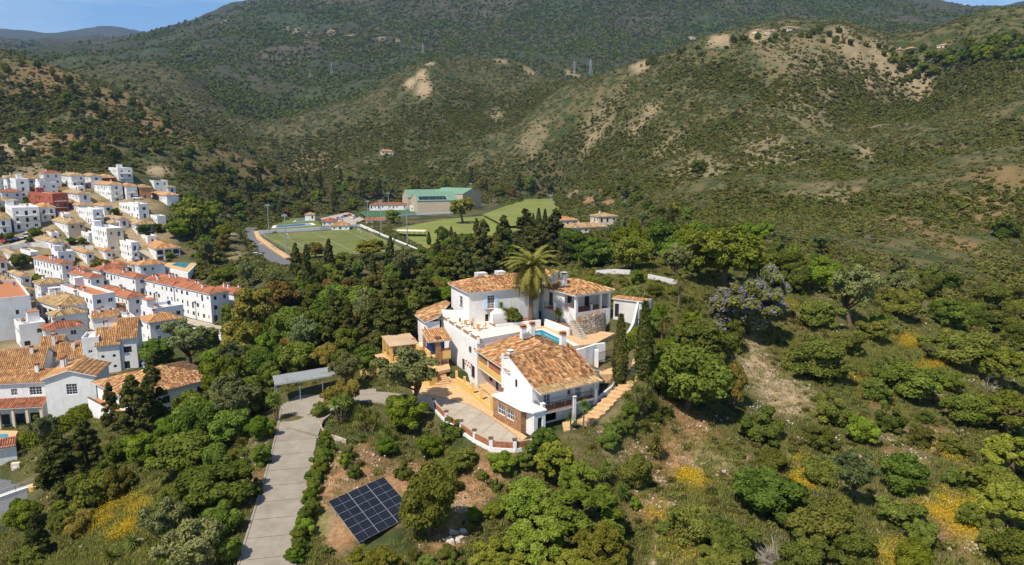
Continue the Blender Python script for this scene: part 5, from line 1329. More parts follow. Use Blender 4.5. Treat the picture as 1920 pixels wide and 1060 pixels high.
def village():
    V = vh
    # upper village
    V('tall white cube house alone on the far left under the hill', 22, 33, 57, 338, 370, 42, 'flat', nch=0)
    V('white house with brown tiled roof and terraces in the top row', 107, 136, 161, 330, 357, 40, 'hip', 'tileb', bal=2)
    V('white house left of the small red house in the top row', 150, 172, 193, 331, 353, 38, 'hip', 'tileb', bal=2)
    V('small red walled house with orange roof in the top row', 178, 191, 219, 334, 347, 35, 'hip', 'tileo', 'red', nch=0)
    V('modern white flat roofed house, highest of the village', 194, 223, 250, 317, 340, 38, 'flat', bal=2)
    V('white tile roofed house below the small red house', 179, 210, 232, 347, 379, 45, 'hip', 'tileo', bal=2)
    V('white balconied house beside the terracotta house', 226, 238, 259, 350, 375, 38, 'hip', 'tileo', bal=2)
    V('terracotta walled house at the right of the upper street', 257, 263, 284, 352, 372, 35, 'hip', 'tileb', 'terra', nch=0)
    V('low white flat house under the rocky cutting', 268, 290, 316, 341, 356, 38, 'flat', nch=1)
    V('white house with yellow brown roof at the right end of the upper village', 283, 314, 336, 367, 386, 42, 'hip', 'tileo')
    V('big brick red apartment house at the upper left', 47, 102, 131, 366, 402, 50, 'flat', 'tileb', 'red', flat='grey', bal=2, nch=2)
    V('white terraced house right of the big red house', 120, 150, 171, 364, 384, 45, 'hip', 'tileb', nch=1)
    V('white balconied apartments along the street with parked cars', -14, 28, 78, 393, 436, 40, 'flat', bal=2, nch=2)
    V('white apartments with dark shutters beside the big red house', 70, 78, 106, 390, 418, 38, 'hip', 'tileo', bal=2)
    V('house with long dark balconies at the far left edge', -30, -4, 24, 412, 446, 38, 'hip', 'tileb', bal=2)
    V('white and beige house with broad mottled brown roof', 82, 130, 162, 420, 449, 46, 'hip', 'tileb', rw='beige', nch=3)
    V('small white house with orange roof above the beige one', 129, 150, 166, 386, 403, 45, 'hip', 'tileo')
    V('plain tall white house in the village middle', 150, 177, 196, 396, 427, 48, 'flat', bal=2, nch=0)
    V('white house with small orange roof beside the plain tall one', 178, 197, 213, 387, 410, 45, 'hip', 'tileo')
    V('big plain white flat house near the tree edge', 226, 262, 281, 386, 414, 50, 'flat', nch=1)
    V('low white house below the big plain flat house', 195, 226, 243, 412, 432, 45, 'hip', 'tileb', nch=1)
    V('white stepped house at the tree edge', 236, 258, 290, 422, 442, 40, 'hip', 'tileb', bal=2, nch=1)
    V('tall tower house, white on one side and cream on the other', 176, 205, 236, 432, 486, 46, 'flat', rw='cream', nch=0)
    V('tall white house right of the cream tower house', 221, 250, 264, 458, 500, 46, 'flat', bal=2, nch=0)
    V('white house with brown roof below the parked cars', 55, 104, 123, 455, 478, 48, 'hip', 'tileb', nch=1)
    V('white house with tan roof left of the tower foot', 128, 164, 178, 475, 497, 46, 'hip', 'tileo')
    V('small white house with tan roof at the tower foot', 178, 200, 212, 472, 490, 42, 'hip', 'tileo')
    def arc(w, d, h):
        n = max(3, int(w / 2.6)); o = []
        for j in range(2):
            for i in range(n): o.append(((i + .5) * w / n, .25 + j * h * .5, w / n * .72, h * .36, 'dark'))
        return {'front': o, 'left': [(d * .3, h - 2.1, 1, 1.1, 'dark'), (d * .6, h - 2.1, 1, 1.1, 'dark')]}
    V('white villa with rows of arches and yellow tile roof', 262, 294, 339, 468, 491, 38, 'hip', 'tileo', win=arc, nch=1)
    V('white house with terracotta roof at the left edge', -22, 2, 16, 490, 520, 45, 'hip', 'tiler')
    V('white flat house with roof clutter at the left edge', 8, 26, 40, 478, 505, 45, 'hip', 'tileb', nch=2)
    # terracotta rows
    V('long white row house with terracotta roof, highest of the rows', 68, 121, 142, 496, 545, 52, 'hip', 'tiler', nch=3)
    V('white row house with terracotta roof in the middle of the left rows', 118, 174, 198, 522, 560, 52, 'hip', 'tiler', nch=3)
    V('white row house with dark terracotta roof, lowest of the left rows', 186, 244, 276, 560, 600, 50, 'hip', 'tiler', nch=2)
    V('first unit of the long terracotta row above the street', 203, 258, 282, 522, 574, 52, 'hip', 'tiler', nch=3, bal=0)
    V('second unit of the long terracotta row above the street', 258, 329, 350, 537, 588, 52, 'hip', 'tiler', nch=3)
    V('third unit of the long terracotta row, nearest the wood', 331, 398, 432, 552, 606, 52, 'hip', 'tiler', nch=3)
    # back units behind the row
    V('low terracotta roof behind the long row', 290, 350, 372, 532, 556, 52, 'hip', 'tiler', nch=3, win=None)
    V('far end unit of the terracotta row in the trees', 400, 440, 470, 552, 575, 50, 'hip', 'tiler', nch=3)
    # near cluster
    V('big plain white block with blank wall at the left edge', -42, -6, 66, 566, 642, 40, 'flat', flat='clay', nch=0, win=lambda w, d, h: {'front': [(w * .62, h * .62, .7, 1.2, 'dark')]})
    def arcs(w, d, h):
        n = 4; o = []
        for j in range(2):
            for i in range(n): o.append(((i + .5) * d / n, .3 + j * 2.9, d / n * .72, 2.2, 'dark'))
        return {'left': o}
    V('house with two storeys of arches and a mottled brown roof', 72, 116, 180, 577, 622, 52, 'hip', 'tileb', win=arcs, lod=1, nch=2, dr=10)
    V('mottled brown hipped roof behind the plain white block', 0, 45, 72, 548, 566, 50, 'hip', 'tileb', nch=2, lod=1)
    V('white flat house with red terrace and tall thin chimney', 120, 180, 222, 558, 620, 50, 'flat', flat='clay', nch=2)
    V('white house with orange skylit roofs amid the near cluster', 155, 178, 222, 598, 640, 25, 'gable', 'tileo', lod=1, axis='x', nch=2, dl=6)
    def fwin(*a): return lambda w, d, h: {'front': [(w * u, z, ww, hh, st) for (u, z, ww, hh, st) in a]}
    V('widest orange tiled roof with white dormer at the left edge', -8, -6, 80, 705, 735, 20, 'gable', 'tileo', lod=1, axis='x', pitch=28, dl=13, nch=1, win=None)
    V('narrow orange roof between white chimneys', 76, 77, 116, 672, 705, 22, 'gable', 'tileo', lod=1, axis='x', pitch=29, dl=11.5, nch=2, win=fwin((.5, .6, 1.6, 1.2, 'brown')))
    V('orange roof right of the chimneys with blank shaded wall', 113, 114, 160, 676, 712, 22, 'gable', 'tileo', lod=1, axis='x', pitch=28, dl=9, nch=1, win=None)
    V('white arched garage house between orange roofs', 158, 160, 192, 640, 705, 22, 'flat', nch=0, dl=6, win=fwin((.5, .1, 2.4, 2.0, 'dark'), (.45, 5.0, .8, .7, 'plain')))
    V('orange roof on a tall white wall above small square windows', 184, 186, 228, 650, 702, 22, 'gable', 'tileo', lod=1, axis='x', pitch=30, dl=9.5, nch=1, win=fwin((.25, 3.6, .6, .6, 'brown'), (.75, 3.6, .6, .6, 'dark'), (.3, 1.2, .6, .6, 'dark'), (.75, 1.2, .6, .6, 'dark')))
    V('steepest orange roof of the near row, beside the trees', 224, 226, 260, 637, 695, 22, 'gable', 'tileo', lod=1, axis='x', pitch=31, dl=11, nch=0, win=fwin((.5, 4.0, 1.6, 1.4, 'dark'), (.4, .3, 1.1, 1.7, 'dark')))
    V('low white flat annexe with pergola at the trees', 262, 268, 296, 658, 690, 25, 'flat', nch=0, dl=6, win=fwin((.5, .3, 1.0, 1.8, 'dark')))
    # lower left houses
    r1, f1, s1 = V('white house with orange tile porch and pool at the left edge', -22, -20, 98, 722, 800, 10, 'gable', 'tileo', lod=1, axis='x', pitch=22, dl=6, nch=1, Y=116, win=lambda w, d, h: {'front': [(w * .46, h - 2.2, 1.0, 1.2, 'white'), (w * .80, h - 2.3, 2.0, 1.5, 'white'), (w * .5, .1, 1.6, 2.0, 'dark'), (w * .75, .1, 1.8, 2.0, 'dark'), (w * .25, .1, 1.8, 2.0, 'dark')]})
    w = s1[0]; c, s = math.cos(.32), math.sin(.32); zz = s1[2] - 3.6
    roof_parts(f1, [((.2, -2.8, zz), (1, 0, 0), (0, c, s), [(0, 0), (w - .2, 0), (w - .2, 2.75 / c), (0, 2.75 / c)])], [], 'tiler', 1)
    for i in range(4): m = MB(); x = w * (.3 + .22 * i); m.box(x - .2, x + .2, -2.6, -2.2, -2, zz - .1, 'cream'); f1.put(m, 'porch_pillar')
    V('white gable house with glass door and chimney pots above the creeper', 90, 92, 186, 712, 790, 14, 'gable', 'tileo', lod=1, axis='y', pitch=17, dl=7.5, nch=2, Y=114, win=lambda w, d, h: {'front': [(w * .52, h - 3.0, 1.7, 1.9, 'white'), ]})
    r3, f3, s3 = V('white house with long mottled hipped roof behind the conifers', 188, 250, 414, 748, 815, 51, 'hip', 'tile', lod=0, pitch=17, nch=0, Y=106, over=.55, win=lambda w, d, h: {'front': [(w * .38, h - 2.3, 1.2, 1.2, 'brown_grille'), (w * .8, h - 2.4, 1.9, 1.5, 'brown_grille')], 'left': [(d * .35, h - 2.5, 1.2, 2.0, 'dark'), (d * .72, h - 2.4, 1.0, 1.5, 'dark'), (d * .3, .4, 1.4, 1.7, 'dark')]})
    chimney(f3, 2.2, -.2, 1.5, s3[2] + 1.2, .7, 'grey')
    m = MB(); m.box(-1.6, -.01, .5, s3[1] - .2, s3[2] - 3.0, s3[2] - 2.75, 'clay'); m.box(-1.7, -1.5, .5, s3[1] - .2, -5, s3[2] - 2.2, 'white'); m.box(-1.75, -1.45, .45, s3[1] - .15, s3[2] - 2.2, s3[2] - 2.1, 'brownframe'); f3.put(m, 'front_terrace')
def village_filler():
    """small houses, sheds and garden walls between the main houses"""
    k = dict(group='small village houses', nch=1)
    for i, (lab, L, C, R, e, b, r, roof, tile) in enumerate((
        ('small white house wedged behind the red apartment house', 133, 148, 160, 352, 366, 40, 'flat', 'tileb'), ('flat white house between tower and terraced houses', 150, 168, 182, 440, 456, 45, 'flat', 'tileb'),
        ('low white shed with tan roof under the villa of arches', 238, 250, 264, 498, 512, 42, 'hip', 'tileo'), ('little white house right of the plain flat one', 282, 296, 312, 408, 422, 42, 'flat', 'tileb'),
        ('small tan roofed house above the tower', 200, 212, 226, 420, 434, 42, 'hip', 'tileb'), ('flat white house behind the cars', 84, 98, 112, 440, 450, 45, 'flat', 'tileb'),
        ('white house with tan roof left of the rows', 20, 44, 60, 520, 545, 48, 'hip', 'tileb'), ('white flat house above the highest row', 40, 60, 76, 476, 496, 48, 'flat', 'tileb'),
        ('small white house at the row end under the tower', 206, 222, 240, 498, 516, 45, 'hip', 'tiler'), ('tan roofed cottage behind the middle row', 140, 158, 172, 508, 524, 48, 'hip', 'tiler'),
        ('white cottage with flat terrace beside the arches house', 186, 202, 222, 590, 622, 40, 'flat', 'tileo'), ('white shed with orange roof before the steep orange roof', 205, 216, 240, 618, 645, 30, 'hip', 'tileo'),
        ('little flat annexe at the street bend', 228, 244, 262, 604, 640, 40, 'flat', 'tileo'), ('white hut with tan roof above the yellow roofed house', 300, 316, 330, 352, 366, 40, 'hip', 'tileb'),
        ('small terraced white house under the terracotta walled one', 236, 252, 270, 384, 398, 42, 'flat', 'tileb'), ('white wall house between upper balconies', 108, 120, 134, 404, 420, 42, 'flat', 'tileb'),
        ('brown roofed house behind the blank white block', -30, 5, 34, 530, 556, 48, 'hip', 'tileb'), ('white flat house above the arcaded villa', 262, 278, 296, 446, 460, 42, 'flat', 'tileb'))):
        vh(lab, L, C, R, e, b, r, roof, tile, **k)
    for i, (pts, lab) in enumerate((([(0, 470), (60, 462), (110, 466)], 'stone retaining wall under the parked cars'), ([(262, 510), (292, 522), (330, 520), (372, 506)], 'white garden wall below the villa of arches'), ([(180, 600), (240, 612), (262, 640)], 'white yard wall behind the steep orange roof'), ([(120, 470), (176, 468)], 'stone wall beside the tower foot'), ([(262, 596), (330, 612), (420, 640)], 'low white wall along the street before the row'))):
        P = [hit(*q) for q in pts]; t = thing('village_wall', lab, 'wall', P[0], 0); m = MB(); strip_wall(m, [p[:2] for p in P], .4, [p[2] - 2 for p in P], [p[2] + (1.6 if 'stone' in lab else 1.2) for p in P], 'grey' if 'stone' in lab else 'white'); Frame(t, (0, 0, 0), 0).put(m, 'wall')
village()
village_filler()
def infill():
    """more little houses where the village leaves gaps"""
    rg = random.Random(21); n = 0; made = []
    def clash(P):
        c = (sum(p[0] for p in P) / 4, sum(p[1] for p in P) / 4)
        for Q in NOGO:
            x = np.array([c[0]] + [p[0] for p in P]); y = np.array([c[1]] + [p[1] for p in P])
            if (_sdf(Q, x, y) < 1.2).any(): return True
            if (_sdf(P, np.array([q[0] for q in Q]), np.array([q[1] for q in Q])) < .5).any(): return True
        for v in RD.values():
            if (_sdf(P, v[0][:, 0], v[0][:, 1]) < v[1]).any(): return True
        return False
    for t in range(900):
        if n >= 26: break
        px = rg.uniform(-10, 300); py = rg.uniform(350, 660)
        if px > 60 + (py - 300) * 1.3 or px > 300 - max(0, 420 - py) * .1: continue
        p = hit(px, py)
        r = math.radians(rg.uniform(40, 52)); w, d = rg.uniform(5.5, 9), rg.uniform(5.5, 9.5); fr = Frame(None, p, r)
        P = [fr.w(0, 0)[:2], fr.w(w, 0)[:2], fr.w(w, d)[:2], fr.w(0, d)[:2]]
        if clash(P): continue
        h = rg.uniform(4.2, 7.0); flat = rg.random() < .3
        o = house('village_house', ('small white flat roofed house squeezed between larger village houses' if flat else 'small white tile roofed house squeezed between larger village houses'), p, r, w, d, h, 'white', 'flat' if flat else 'hip', 20, .4, rg.choice(['tileb', 'tileo', 'tiler']), 2,
              {'left': auto_windows(rg, d, h, ('dark', 'brown', 'plain')), 'front': auto_windows(rg, w, h, ('dark', 'brown', 'plain'))}, [(w * .3, d * .5, .8)], -6, 'house', 'infill village houses')
        made.append((o[0], 'small flat roofed white house' if flat else 'small tiled white house')); NOGO.append(P); n += 1
    return made
INFILL = infill()

_CAR = {}
def car_meshes(paint, van=False):
    if (paint, van) in _CAR: return _CAR[(paint, van)]
    col = {'white': (.75, .75, .75), 'red': (.5, .02, .02), 'dark': (.03, .035, .05), 'blue': (.02, .06, .30), 'silver': (.45, .47, .5), 'navy': (.03, .05, .13)}[paint]
    pm = mat('car_paint_' + paint, col, .3, .02, 1, spec=.5)
    prof = [(-2.1, .35), (-2.15, .75), (-1.95, .98), (-1.0, 1.02 if not van else 1.2), (.9, 1.0), (1.95, .86), (2.12, .6), (2.08, .35)]
    b = MB(); n = len(prof)
    for s in (-1, 1): b.face([(x, s * .82, z) for x, z in (prof if s < 0 else prof[::-1])], pm)
    for i in range(n): j = (i + 1) % n; b.face([(prof[i][0], -.82, prof[i][1]), (prof[i][0], .82, prof[i][1]), (prof[j][0], .82, prof[j][1]), (prof[j][0], -.82, prof[j][1])][::-1], pm)
    top = 1.48 if not van else 1.9; x0, x1 = (-1.85, .9) if not van else (-2.05, 1.2)
    g = MB(); g.hexa([(x0, -.78, 1.0), (x1, -.78, 1.0), (x1, .78, 1.0), (x0, .78, 1.0), (x0 + .45, -.62, top - .04), (x1 - .75, -.62, top - .04), (x1 - .75, .62, top - .04), (x0 + .45, .62, top - .04)], 'glass')
    r = MB(); r.hexa([(x0 + .40, -.66, top - .05), (x1 - .7, -.66, top - .05), (x1 - .7, .66, top - .05), (x0 + .40, .66, top - .05), (x0 + .5, -.58, top + .02), (x1 - .85, -.58, top + .02), (x1 - .85, .58, top + .02), (x0 + .5, .58, top + .02)], pm)
    wh = MB(); wh.tube([(0, -.11, 0), (0, .11, 0)], .32, 'iron', 12)
    rim = MB(); rim.tube([(0, -.12, 0), (0, .12, 0)], .19, 'metal', 10)
    hl = MB(); hl.box(2.0, 2.1, -.15, .15, .62, .76, 'alu')
    _CAR[(paint, van)] = (b.mesh('body'), g.mesh('cabin_glass'), r.mesh('roof'), wh.mesh('tyre'), rim.mesh('rim'), hl.mesh('headlight'))
    return _CAR[(paint, van)]
def car(label, px, py, rz, paint, van=False, group='parked cars', z=None):
    p = hit(px, py) if z is None else atz(px, py, z)
    t = thing('parked_car', label, 'car', (p[0], p[1], p[2] + (.05 if z is None else .03) + .0), rz, group)
    b, g, r, wh, rim, hl = car_meshes(paint, van)
    obj('body', b, t); obj('cabin_glass', g, t); obj('roof', r, t)
    for x in (-1.35, 1.35):
        for y in (-.78, .78):
            o = obj('wheel', wh, t); o.location = (x, y, .32); obj('rim', rim, o)
    for y in (-.58, .58): o = obj('headlight', hl, t); o.location = (0, y, 0)
    return t
def sheet(name, pts, z, m, th=.3):
    b = MB(); q = [atz(p[0], p[1], z)[:2] for p in pts]; b.prism(q, z - th, z, m); NOGO.append(q)
    return b.build(name, None, False, 'structure')
ORDW = ['first', 'second', 'third', 'fourth', 'fifth', 'sixth', 'seventh']
def streets():
    ribbon('valley_road', 'valley_road', 'asphalt', lift=.06); ribbon('village_street', 'row_street', 'concrete'); ribbon('upper_street', 'upper_street', 'concrete'); ribbon('village_lane', 'lane', 'concrete')
    a = math.radians(115)
    sheet('valley_parking', [(476, 462), (497, 452), (545, 494), (505, 497)], 29.75, 'concrete')
    car('bright red car parked on the upper street', 8, 455, a, 'red'); car('black car right of the red one on the upper street', 20, 453, a, 'dark'); car('second dark car on the upper street', 31, 451, a, 'navy'); car('silver car between dark and white ones on the upper street', 42, 448, a, 'silver'); car('white van at the upper end of the parked cars', 50, 445, a, 'white', True)
    car('white car parked before the long terracotta row', 322, 592, math.radians(135), 'white'); car('blue car under the trees beside the orange roofs', 283, 684, math.radians(80), 'blue'); car('dark car beside the beige house corner', 172, 446, 1.2, 'dark'); car('white van on the street right of the balconied house', 258, 374, .4, 'white', True)
    car('silver car on the small valley parking', 482, 480, .8, 'white', z=29.8)
    for i, (px, py, pt) in enumerate(((634, 411, 'silver'), (641, 409, 'white'), (648, 407, 'dark'), (655, 405, 'red'), (662, 410, 'white'), (668, 408, 'navy'), (640, 415, 'silver'))):
        car(f'{ORDW[i]} car from the left on the plaza behind the club house', px, py, 1.0 + .1 * i, pt, group='cars on the plaza', z=31.14)
    # lamps of the row street
    for i, (px, py) in enumerate(((296, 580), (368, 600), (405, 608))):
        p = hit(px, py); t = thing('street_lamp', ('left', 'middle', 'right')[i] + 'most street lamp before the long terracotta row', 'lamp', p, 0, 'street lamps of the row'); fr = Frame(t, p, 0)
        m = MB(); m.tube([(0, 0, -.3), (0, 0, 5.2)], [.09, .05], 'iron', 6); fr.put(m, 'pole'); m = MB(); m.box(-.2, .2, -.2, .2, 5.2, 5.6, 'iron'); m.box(-.26, .26, -.26, .26, 5.6, 5.68, 'iron'); fr.put(m, 'lantern')
    # pool terrace above the row
    P = [atz(*q, 30.4) for q in ((300, 500), (352, 512), (374, 490), (345, 480))]
    t = thing('pool_terrace', 'raised white pool terrace with ochre paving above the terracotta row', 'terrace', P[0], 0, None); fr = Frame(t, (0, 0, 0), 0)
    m = MB(); m.prism([p[:2] for p in P], 25, 30.4, 'white'); fr.put(m, 'wall'); c = np.mean([p[:2] for p in P], 0)
    m = MB(); m.prism([tuple(c + (np.array(p[:2]) - c) * .94) for p in P], 30.4, 30.46, 'paving'); fr.put(m, 'paving'); m = MB(); m.prism([tuple(c + (np.array(p[:2]) - c) * .5) for p in P], 30.47, 30.5, 'water'); fr.put(m, 'water')
    NOGO.append([p[:2] for p in P])
    # lower left: street, white wall, gate boxes, small pool
    z = 24.6
    q = [atz(*p, z)[:2] for p in ((-60, 960), (-60, 905), (20, 888), (66, 905), (84, 935), (30, 975), (0, 1010))]; m = MB(); m.prism(q, z - 3, z, 'asphalt'); m.build('lower_street', None, False, 'structure'); NOGO.append(q)
    t = thing('street_wall', 'white street wall with tile coping at the lower left edge', 'wall', (*atz(10, 880, z)[:2], z), 0); fr = Frame(t, (0, 0, 0), 0)
    a, b = atz(-60, 884, z), atz(34, 868, z); m = MB(); strip_wall(m, [a[:2], b[:2]], .4, z - 2, z + 3.0, 'white'); fr.put(m, 'wall'); m = MB(); A_ = Vector((a[0], a[1], z + 3.0)); U = Vector((b[0] - a[0], b[1] - a[1], 0)); L = U.length; U.normalize(); Vv = Vector((-U.y, U.x, 0)) * .95 + Vector((0, 0, .3))
    slope_slab(m, A_ - Vv * .6, U, Vv, [(0, 0), (L, 0), (L, 2.6), (0, 2.6)]); tile_slope(m, A_ - Vv * .6, U, Vv, [(0, 0), (L, 0), (L, 2.6), (0, 2.6)], 'tiler', .3, .5); fr.put(m, 'tile_coping', 'stuff')
    t = thing('street_parapet', 'white parapet with pale railing along the lower street', 'wall', atz(30, 930, z), 0); fr = Frame(t, (0, 0, 0), 0)
    pts = [atz(*p, z)[:2] for p in ((-60, 958), (30, 926), (72, 912))]; m = MB(); strip_wall(m, pts, .8, z - 3, z + .5, 'white'); fr.put(m, 'parapet'); m = MB()
    for i in range(2): rail(m, pts[i], pts[i + 1], z + .5, .8, 'alu', .3, .02)
    fr.put(m, 'railing')
    t = thing('meter_box', 'grey meter cabinet against the street wall', 'cabinet', atz(22, 886, z), .3); fr = Frame(t, atz(22, 888, z), .2); m = MB(); m.box(0, 1.1, 0, .6, 0, 1.5, 'cream'); fr.put(m, 'cabinet'); m = MB(); m.box(.3, .8, -.02, -.002, .7, 1.1, 'frame'); fr.put(m, 'door')
    t = thing('planter_pot', 'round ochre planter at the end of the street parapet', 'planter', atz(62, 915, z), 0); fr = Frame(t, atz(64, 922, z), 0); m = MB(); m.tube([(0, 0, 0), (0, 0, .9)], [.5, .62], 'yellow', 12); fr.put(m, 'pot')
    pz = 27.3; q = [atz(*p, pz)[:2] for p in ((-60, 830), (-40, 806), (34, 808), (26, 824))]; m = MB(); m.prism(q, pz - 3, pz, 'paving'); m.build('pool_patio', None, False, 'structure'); q2 = [atz(*p, pz)[:2] for p in ((-50, 826), (-40, 816), (14, 814), (16, 820))]
    t = thing('small_pool', 'small blue pool before the porch at the left edge', 'pool', (*q2[0], pz), 0); fr = Frame(t, (0, 0, 0), 0); m = MB(); m.prism(q2, pz + .01, pz + .05, 'water'); fr.put(m, 'water'); NOGO.append(q)
streets()

# ---------------------------------------------------------------- sports ground, hall, cream house, hilltop
def sports():
    z = 31.04
    pit = sheet('football_pitch', [(487, 440), (674, 428), (768, 470), (566, 484)], z, 'pitch')
    c = [np.array(atz(*p, z)[:2]) for p in ((495, 441), (670, 430), (752, 467), (572, 480))]
    def L(u, v): return (c[0] * (1 - u) + c[1] * u) * (1 - v) + (c[3] * (1 - u) + c[2] * u) * v
    def line(p, q, w=.13):
        m = MB(); strip_wall(m, [tuple(p), tuple(q)], w, z + .012, z + .03, 'line'); o = m.build('pitch_line', pit)
    for p, q in (((0, 0), (1, 0)), ((1, 0), (1, 1)), ((1, 1), (0, 1)), ((0, 1), (0, 0)), ((0, .5), (1, .5)), ((.5, 0), (.5, 1)), ((.15, 0), (.15, 1)), ((.85, 0), (.85, 1))): line(L(*p), L(*q))
    t = thing('pitch_wall', 'white wall along the far and right side of the football pitch', 'wall', (*atz(675, 428, z)[:2], z), 0); fr = Frame(t, (0, 0, 0), 0)
    m = MB(); strip_wall(m, [atz(*p, z)[:2] for p in ((484, 438), (600, 431), (676, 425), (720, 443), (786, 471))], .5, z - 1, [z + 1.5, z + 1.5, z + 1.5, z + .8, z + .8], 'white'); fr.put(m, 'wall')
    t = thing('roadside_walk', 'ochre footpath between valley road and pitch', 'path', (*atz(500, 455, z)[:2], z), 0); o = t; fr = Frame(t, (0, 0, 0), 0); m = MB(); strip_wall(m, [atz(*p, 30.4)[:2] for p in ((481, 434), (487, 447), (508, 462), (540, 484))], 3.0, 29, 30.6, M['paving']); fr.put(m, 'paving')
    m = MB(); q = [atz(*p, 30.7)[:2] for p in ((484, 438), (492, 448), (512, 464), (545, 484))]
    for i in range(3): rail(m, q[i], q[i + 1], 30.6, 2.2, 'metal', 2.0, .03)
    t = thing('pitch_fence', 'thin wire fence between footpath and football pitch', 'fence', (*q[0], 30.6), 0); Frame(t, (0, 0, 0), 0).put(m, 'fence')
    for i, (px, py, sc) in enumerate(((673, 437, 1), (575, 472, 1), (538, 446, 1))):
        p = atz(px, py, z); t = thing('football_goal', 'white football goal ' + ('at the far right of the pitch', 'at the near left of the pitch', 'at the left side of the pitch')[i], 'goal', p, 0, 'football goals'); a = math.radians(-60); fr = Frame(t, p, a)
        m = MB(); m.tube([(-2.5, 0, 0), (-2.5, 0, 2)], .07, 'whiteclean', 5); m.tube([(2.5, 0, 0), (2.5, 0, 2)], .07, 'whiteclean', 5); m.tube([(-2.5, 0, 2), (2.5, 0, 2)], .07, 'whiteclean', 5); m.tube([(-2.5, 1.2, 0), (2.5, 1.2, 0)], .05, 'whiteclean', 5)
        for s in (-2.5, 2.5): m.tube([(s, 0, 2), (s, 1.2, 0)], .05, 'whiteclean', 5)
        fr.put(m, 'frame')
    for i, (px, pb, pt, zz, lab) in enumerate(((505, 446, 384, 31, 'beside the valley road bend'), (537, 471, 403, 31, 'at the near left corner of the pitch'), (690, 408, 377, 32.2, 'behind the long low club house'), (715, 437, 376, 31.6, 'right of the club house with pergola'), (764, 457, 390, 31.6, 'in front of the dugout shelter'), (729, 400, 362, 32.4, 'at the small dark pitch'), (883, 385, 344, 33, 'in front of the hall gable'), (1032, 412, 366, 34, 'at the right of the big meadow'))):
        p = atz(px, pb, zz); H = aty(px, pt, p[1])[2] - zz
        t = thing('floodlight_mast', 'tall floodlight mast ' + lab, 'floodlight', p, 0, 'floodlight masts'); fr = Frame(t, p, 0)
        m = MB(); m.tube([(0, 0, -.5), (0, 0, H)], [.28, .16], 'metal', 7); fr.put(m, 'mast'); m = MB(); m.box(-1.3, 1.3, -.12, .12, H - .8, H - .6, 'metal'); m.box(-1.1, 1.1, -.12, .12, H + .1, H + .3, 'metal'); fr.put(m, 'crossbar')
        for k in range(4): m = MB(); x = -.9 + .6 * k; m.box(x - .2, x + .2, -.3, .1, H - .55, H - .15, 'alu'); fr.put(m, 'lamp')
    # pools
    sheet('pool_lawn', [(490, 436), (540, 410), (590, 408), (608, 430)], 30.95, 'pitch')
    for n_, (pts, lab) in enumerate((([(517, 427), (519, 423), (580, 419), (585, 422)], 'long bright blue swimming pool beside the pitch'), ([(552, 416), (556, 413), (574, 411), (576, 413.5)], 'small bright blue children pool behind the long pool'))):
        q = [np.array(atz(*p, 31.1)[:2]) for p in pts]; cc = sum(q) / 4
        t = thing('public_pool', lab, 'pool', (*cc, 31.1), 0); fr = Frame(t, (0, 0, 0), 0); m = MB(); m.prism([tuple(cc + (p - cc) * 1.22) for p in q], 30.6, 31.08, 'terrace'); fr.put(m, 'surround'); m = MB(); m.prism([tuple(p) for p in q], 31.085, 31.12, 'waterb'); fr.put(m, 'water')
    def sh(*a, **k): return vh(*a, name='club_house', group='sports buildings', **k)
    sh('white club house with bright orange hipped roof by the pitch', 606, 622, 655, 424, 433, 12, 'hip', 'tileo', nch=0, Y=392, dl=9)
    sh('older white pool house with terracotta roof behind the club house', 588, 604, 632, 416, 424, 12, 'hip', 'tiler', nch=0, Y=420, dl=10)
    sh('white changing house with terracotta roof and pergola', 684, 686, 722, 414, 422, 8, 'gable', 'tiler', nch=0, Y=430, dl=7, axis='x')
    sh('long low white building with orange roofs left of the hall', 690, 693, 762, 385, 393, 6, 'hip', 'tiler', nch=0, Y=530, dl=8)
    rn, fn, sn = vh('near nave of the beige sports hall with green roof and solar field', 764, 783, 858, 377, 396, 16, 'gable', M['greenroof'], 'beige', 17, 2, 0, 'sports_hall', None, group='sports hall', Y=500, axis='x', cat='hall')
    vh('left nave of the beige sports hall behind the near one', 745, 765, 830, 371, 388, 16, 'gable', M['greenroof'], 'beige', 17, 2, 0, 'sports_hall', None, group='sports hall', Y=545, axis='x', cat='hall')
    r, f, s = vh('tallest nave of the beige sports hall with right hand gable', 812, 868, 902, 364, 386, 62, 'gable', M['greenroof'], 'beige', 15, 2, 0, 'sports_hall', None, group='sports hall', Y=540, axis='y', cat='hall')
    c_, s_ = math.cos(math.radians(17)), math.sin(math.radians(17)); m = MB()
    for i in range(8):
        for j in range(3):
            x0 = sn[0] * .06 + i * sn[0] * .085; b0 = 1.2 + j * 2.4; q = [(x0, b0), (x0 + sn[0] * .08, b0), (x0 + sn[0] * .08, b0 + 2.2), (x0, b0 + 2.2)]
            m.face([(a, -.4 + b * c_, sn[2] + .42 + b * s_) for a, b in q], 'pv')
    fn.put(m, 'roof_solar_panels', 'stuff')
    sheet('dark_pitch', [(672, 398), (758, 392), (790, 401), (690, 409)], 32.5, 'turf'); sheet('plaza', [(600, 410), (652, 398), (684, 411), (660, 424)], 31.1, 'concrete')
    sheet('far_meadow', [(736, 430), (842, 409), (938, 399), (1000, 424), (900, 452), (800, 466)], 32.08, 'meadow'); sheet('big_meadow', [(905, 402), (984, 374), (1040, 372), (1050, 396), (1010, 421), (948, 424)], 33.6, 'meadow')
    t = thing('low_white_wall', 'low white wall between dark pitch and meadow', 'wall', (*atz(700, 412, 32)[:2], 32), 0); m = MB(); strip_wall(m, [atz(*p, 32.2)[:2] for p in ((690, 413), (780, 404), (860, 400))], .6, 31, 33.3, 'white'); Frame(t, (0, 0, 0), 0).put(m, 'wall')
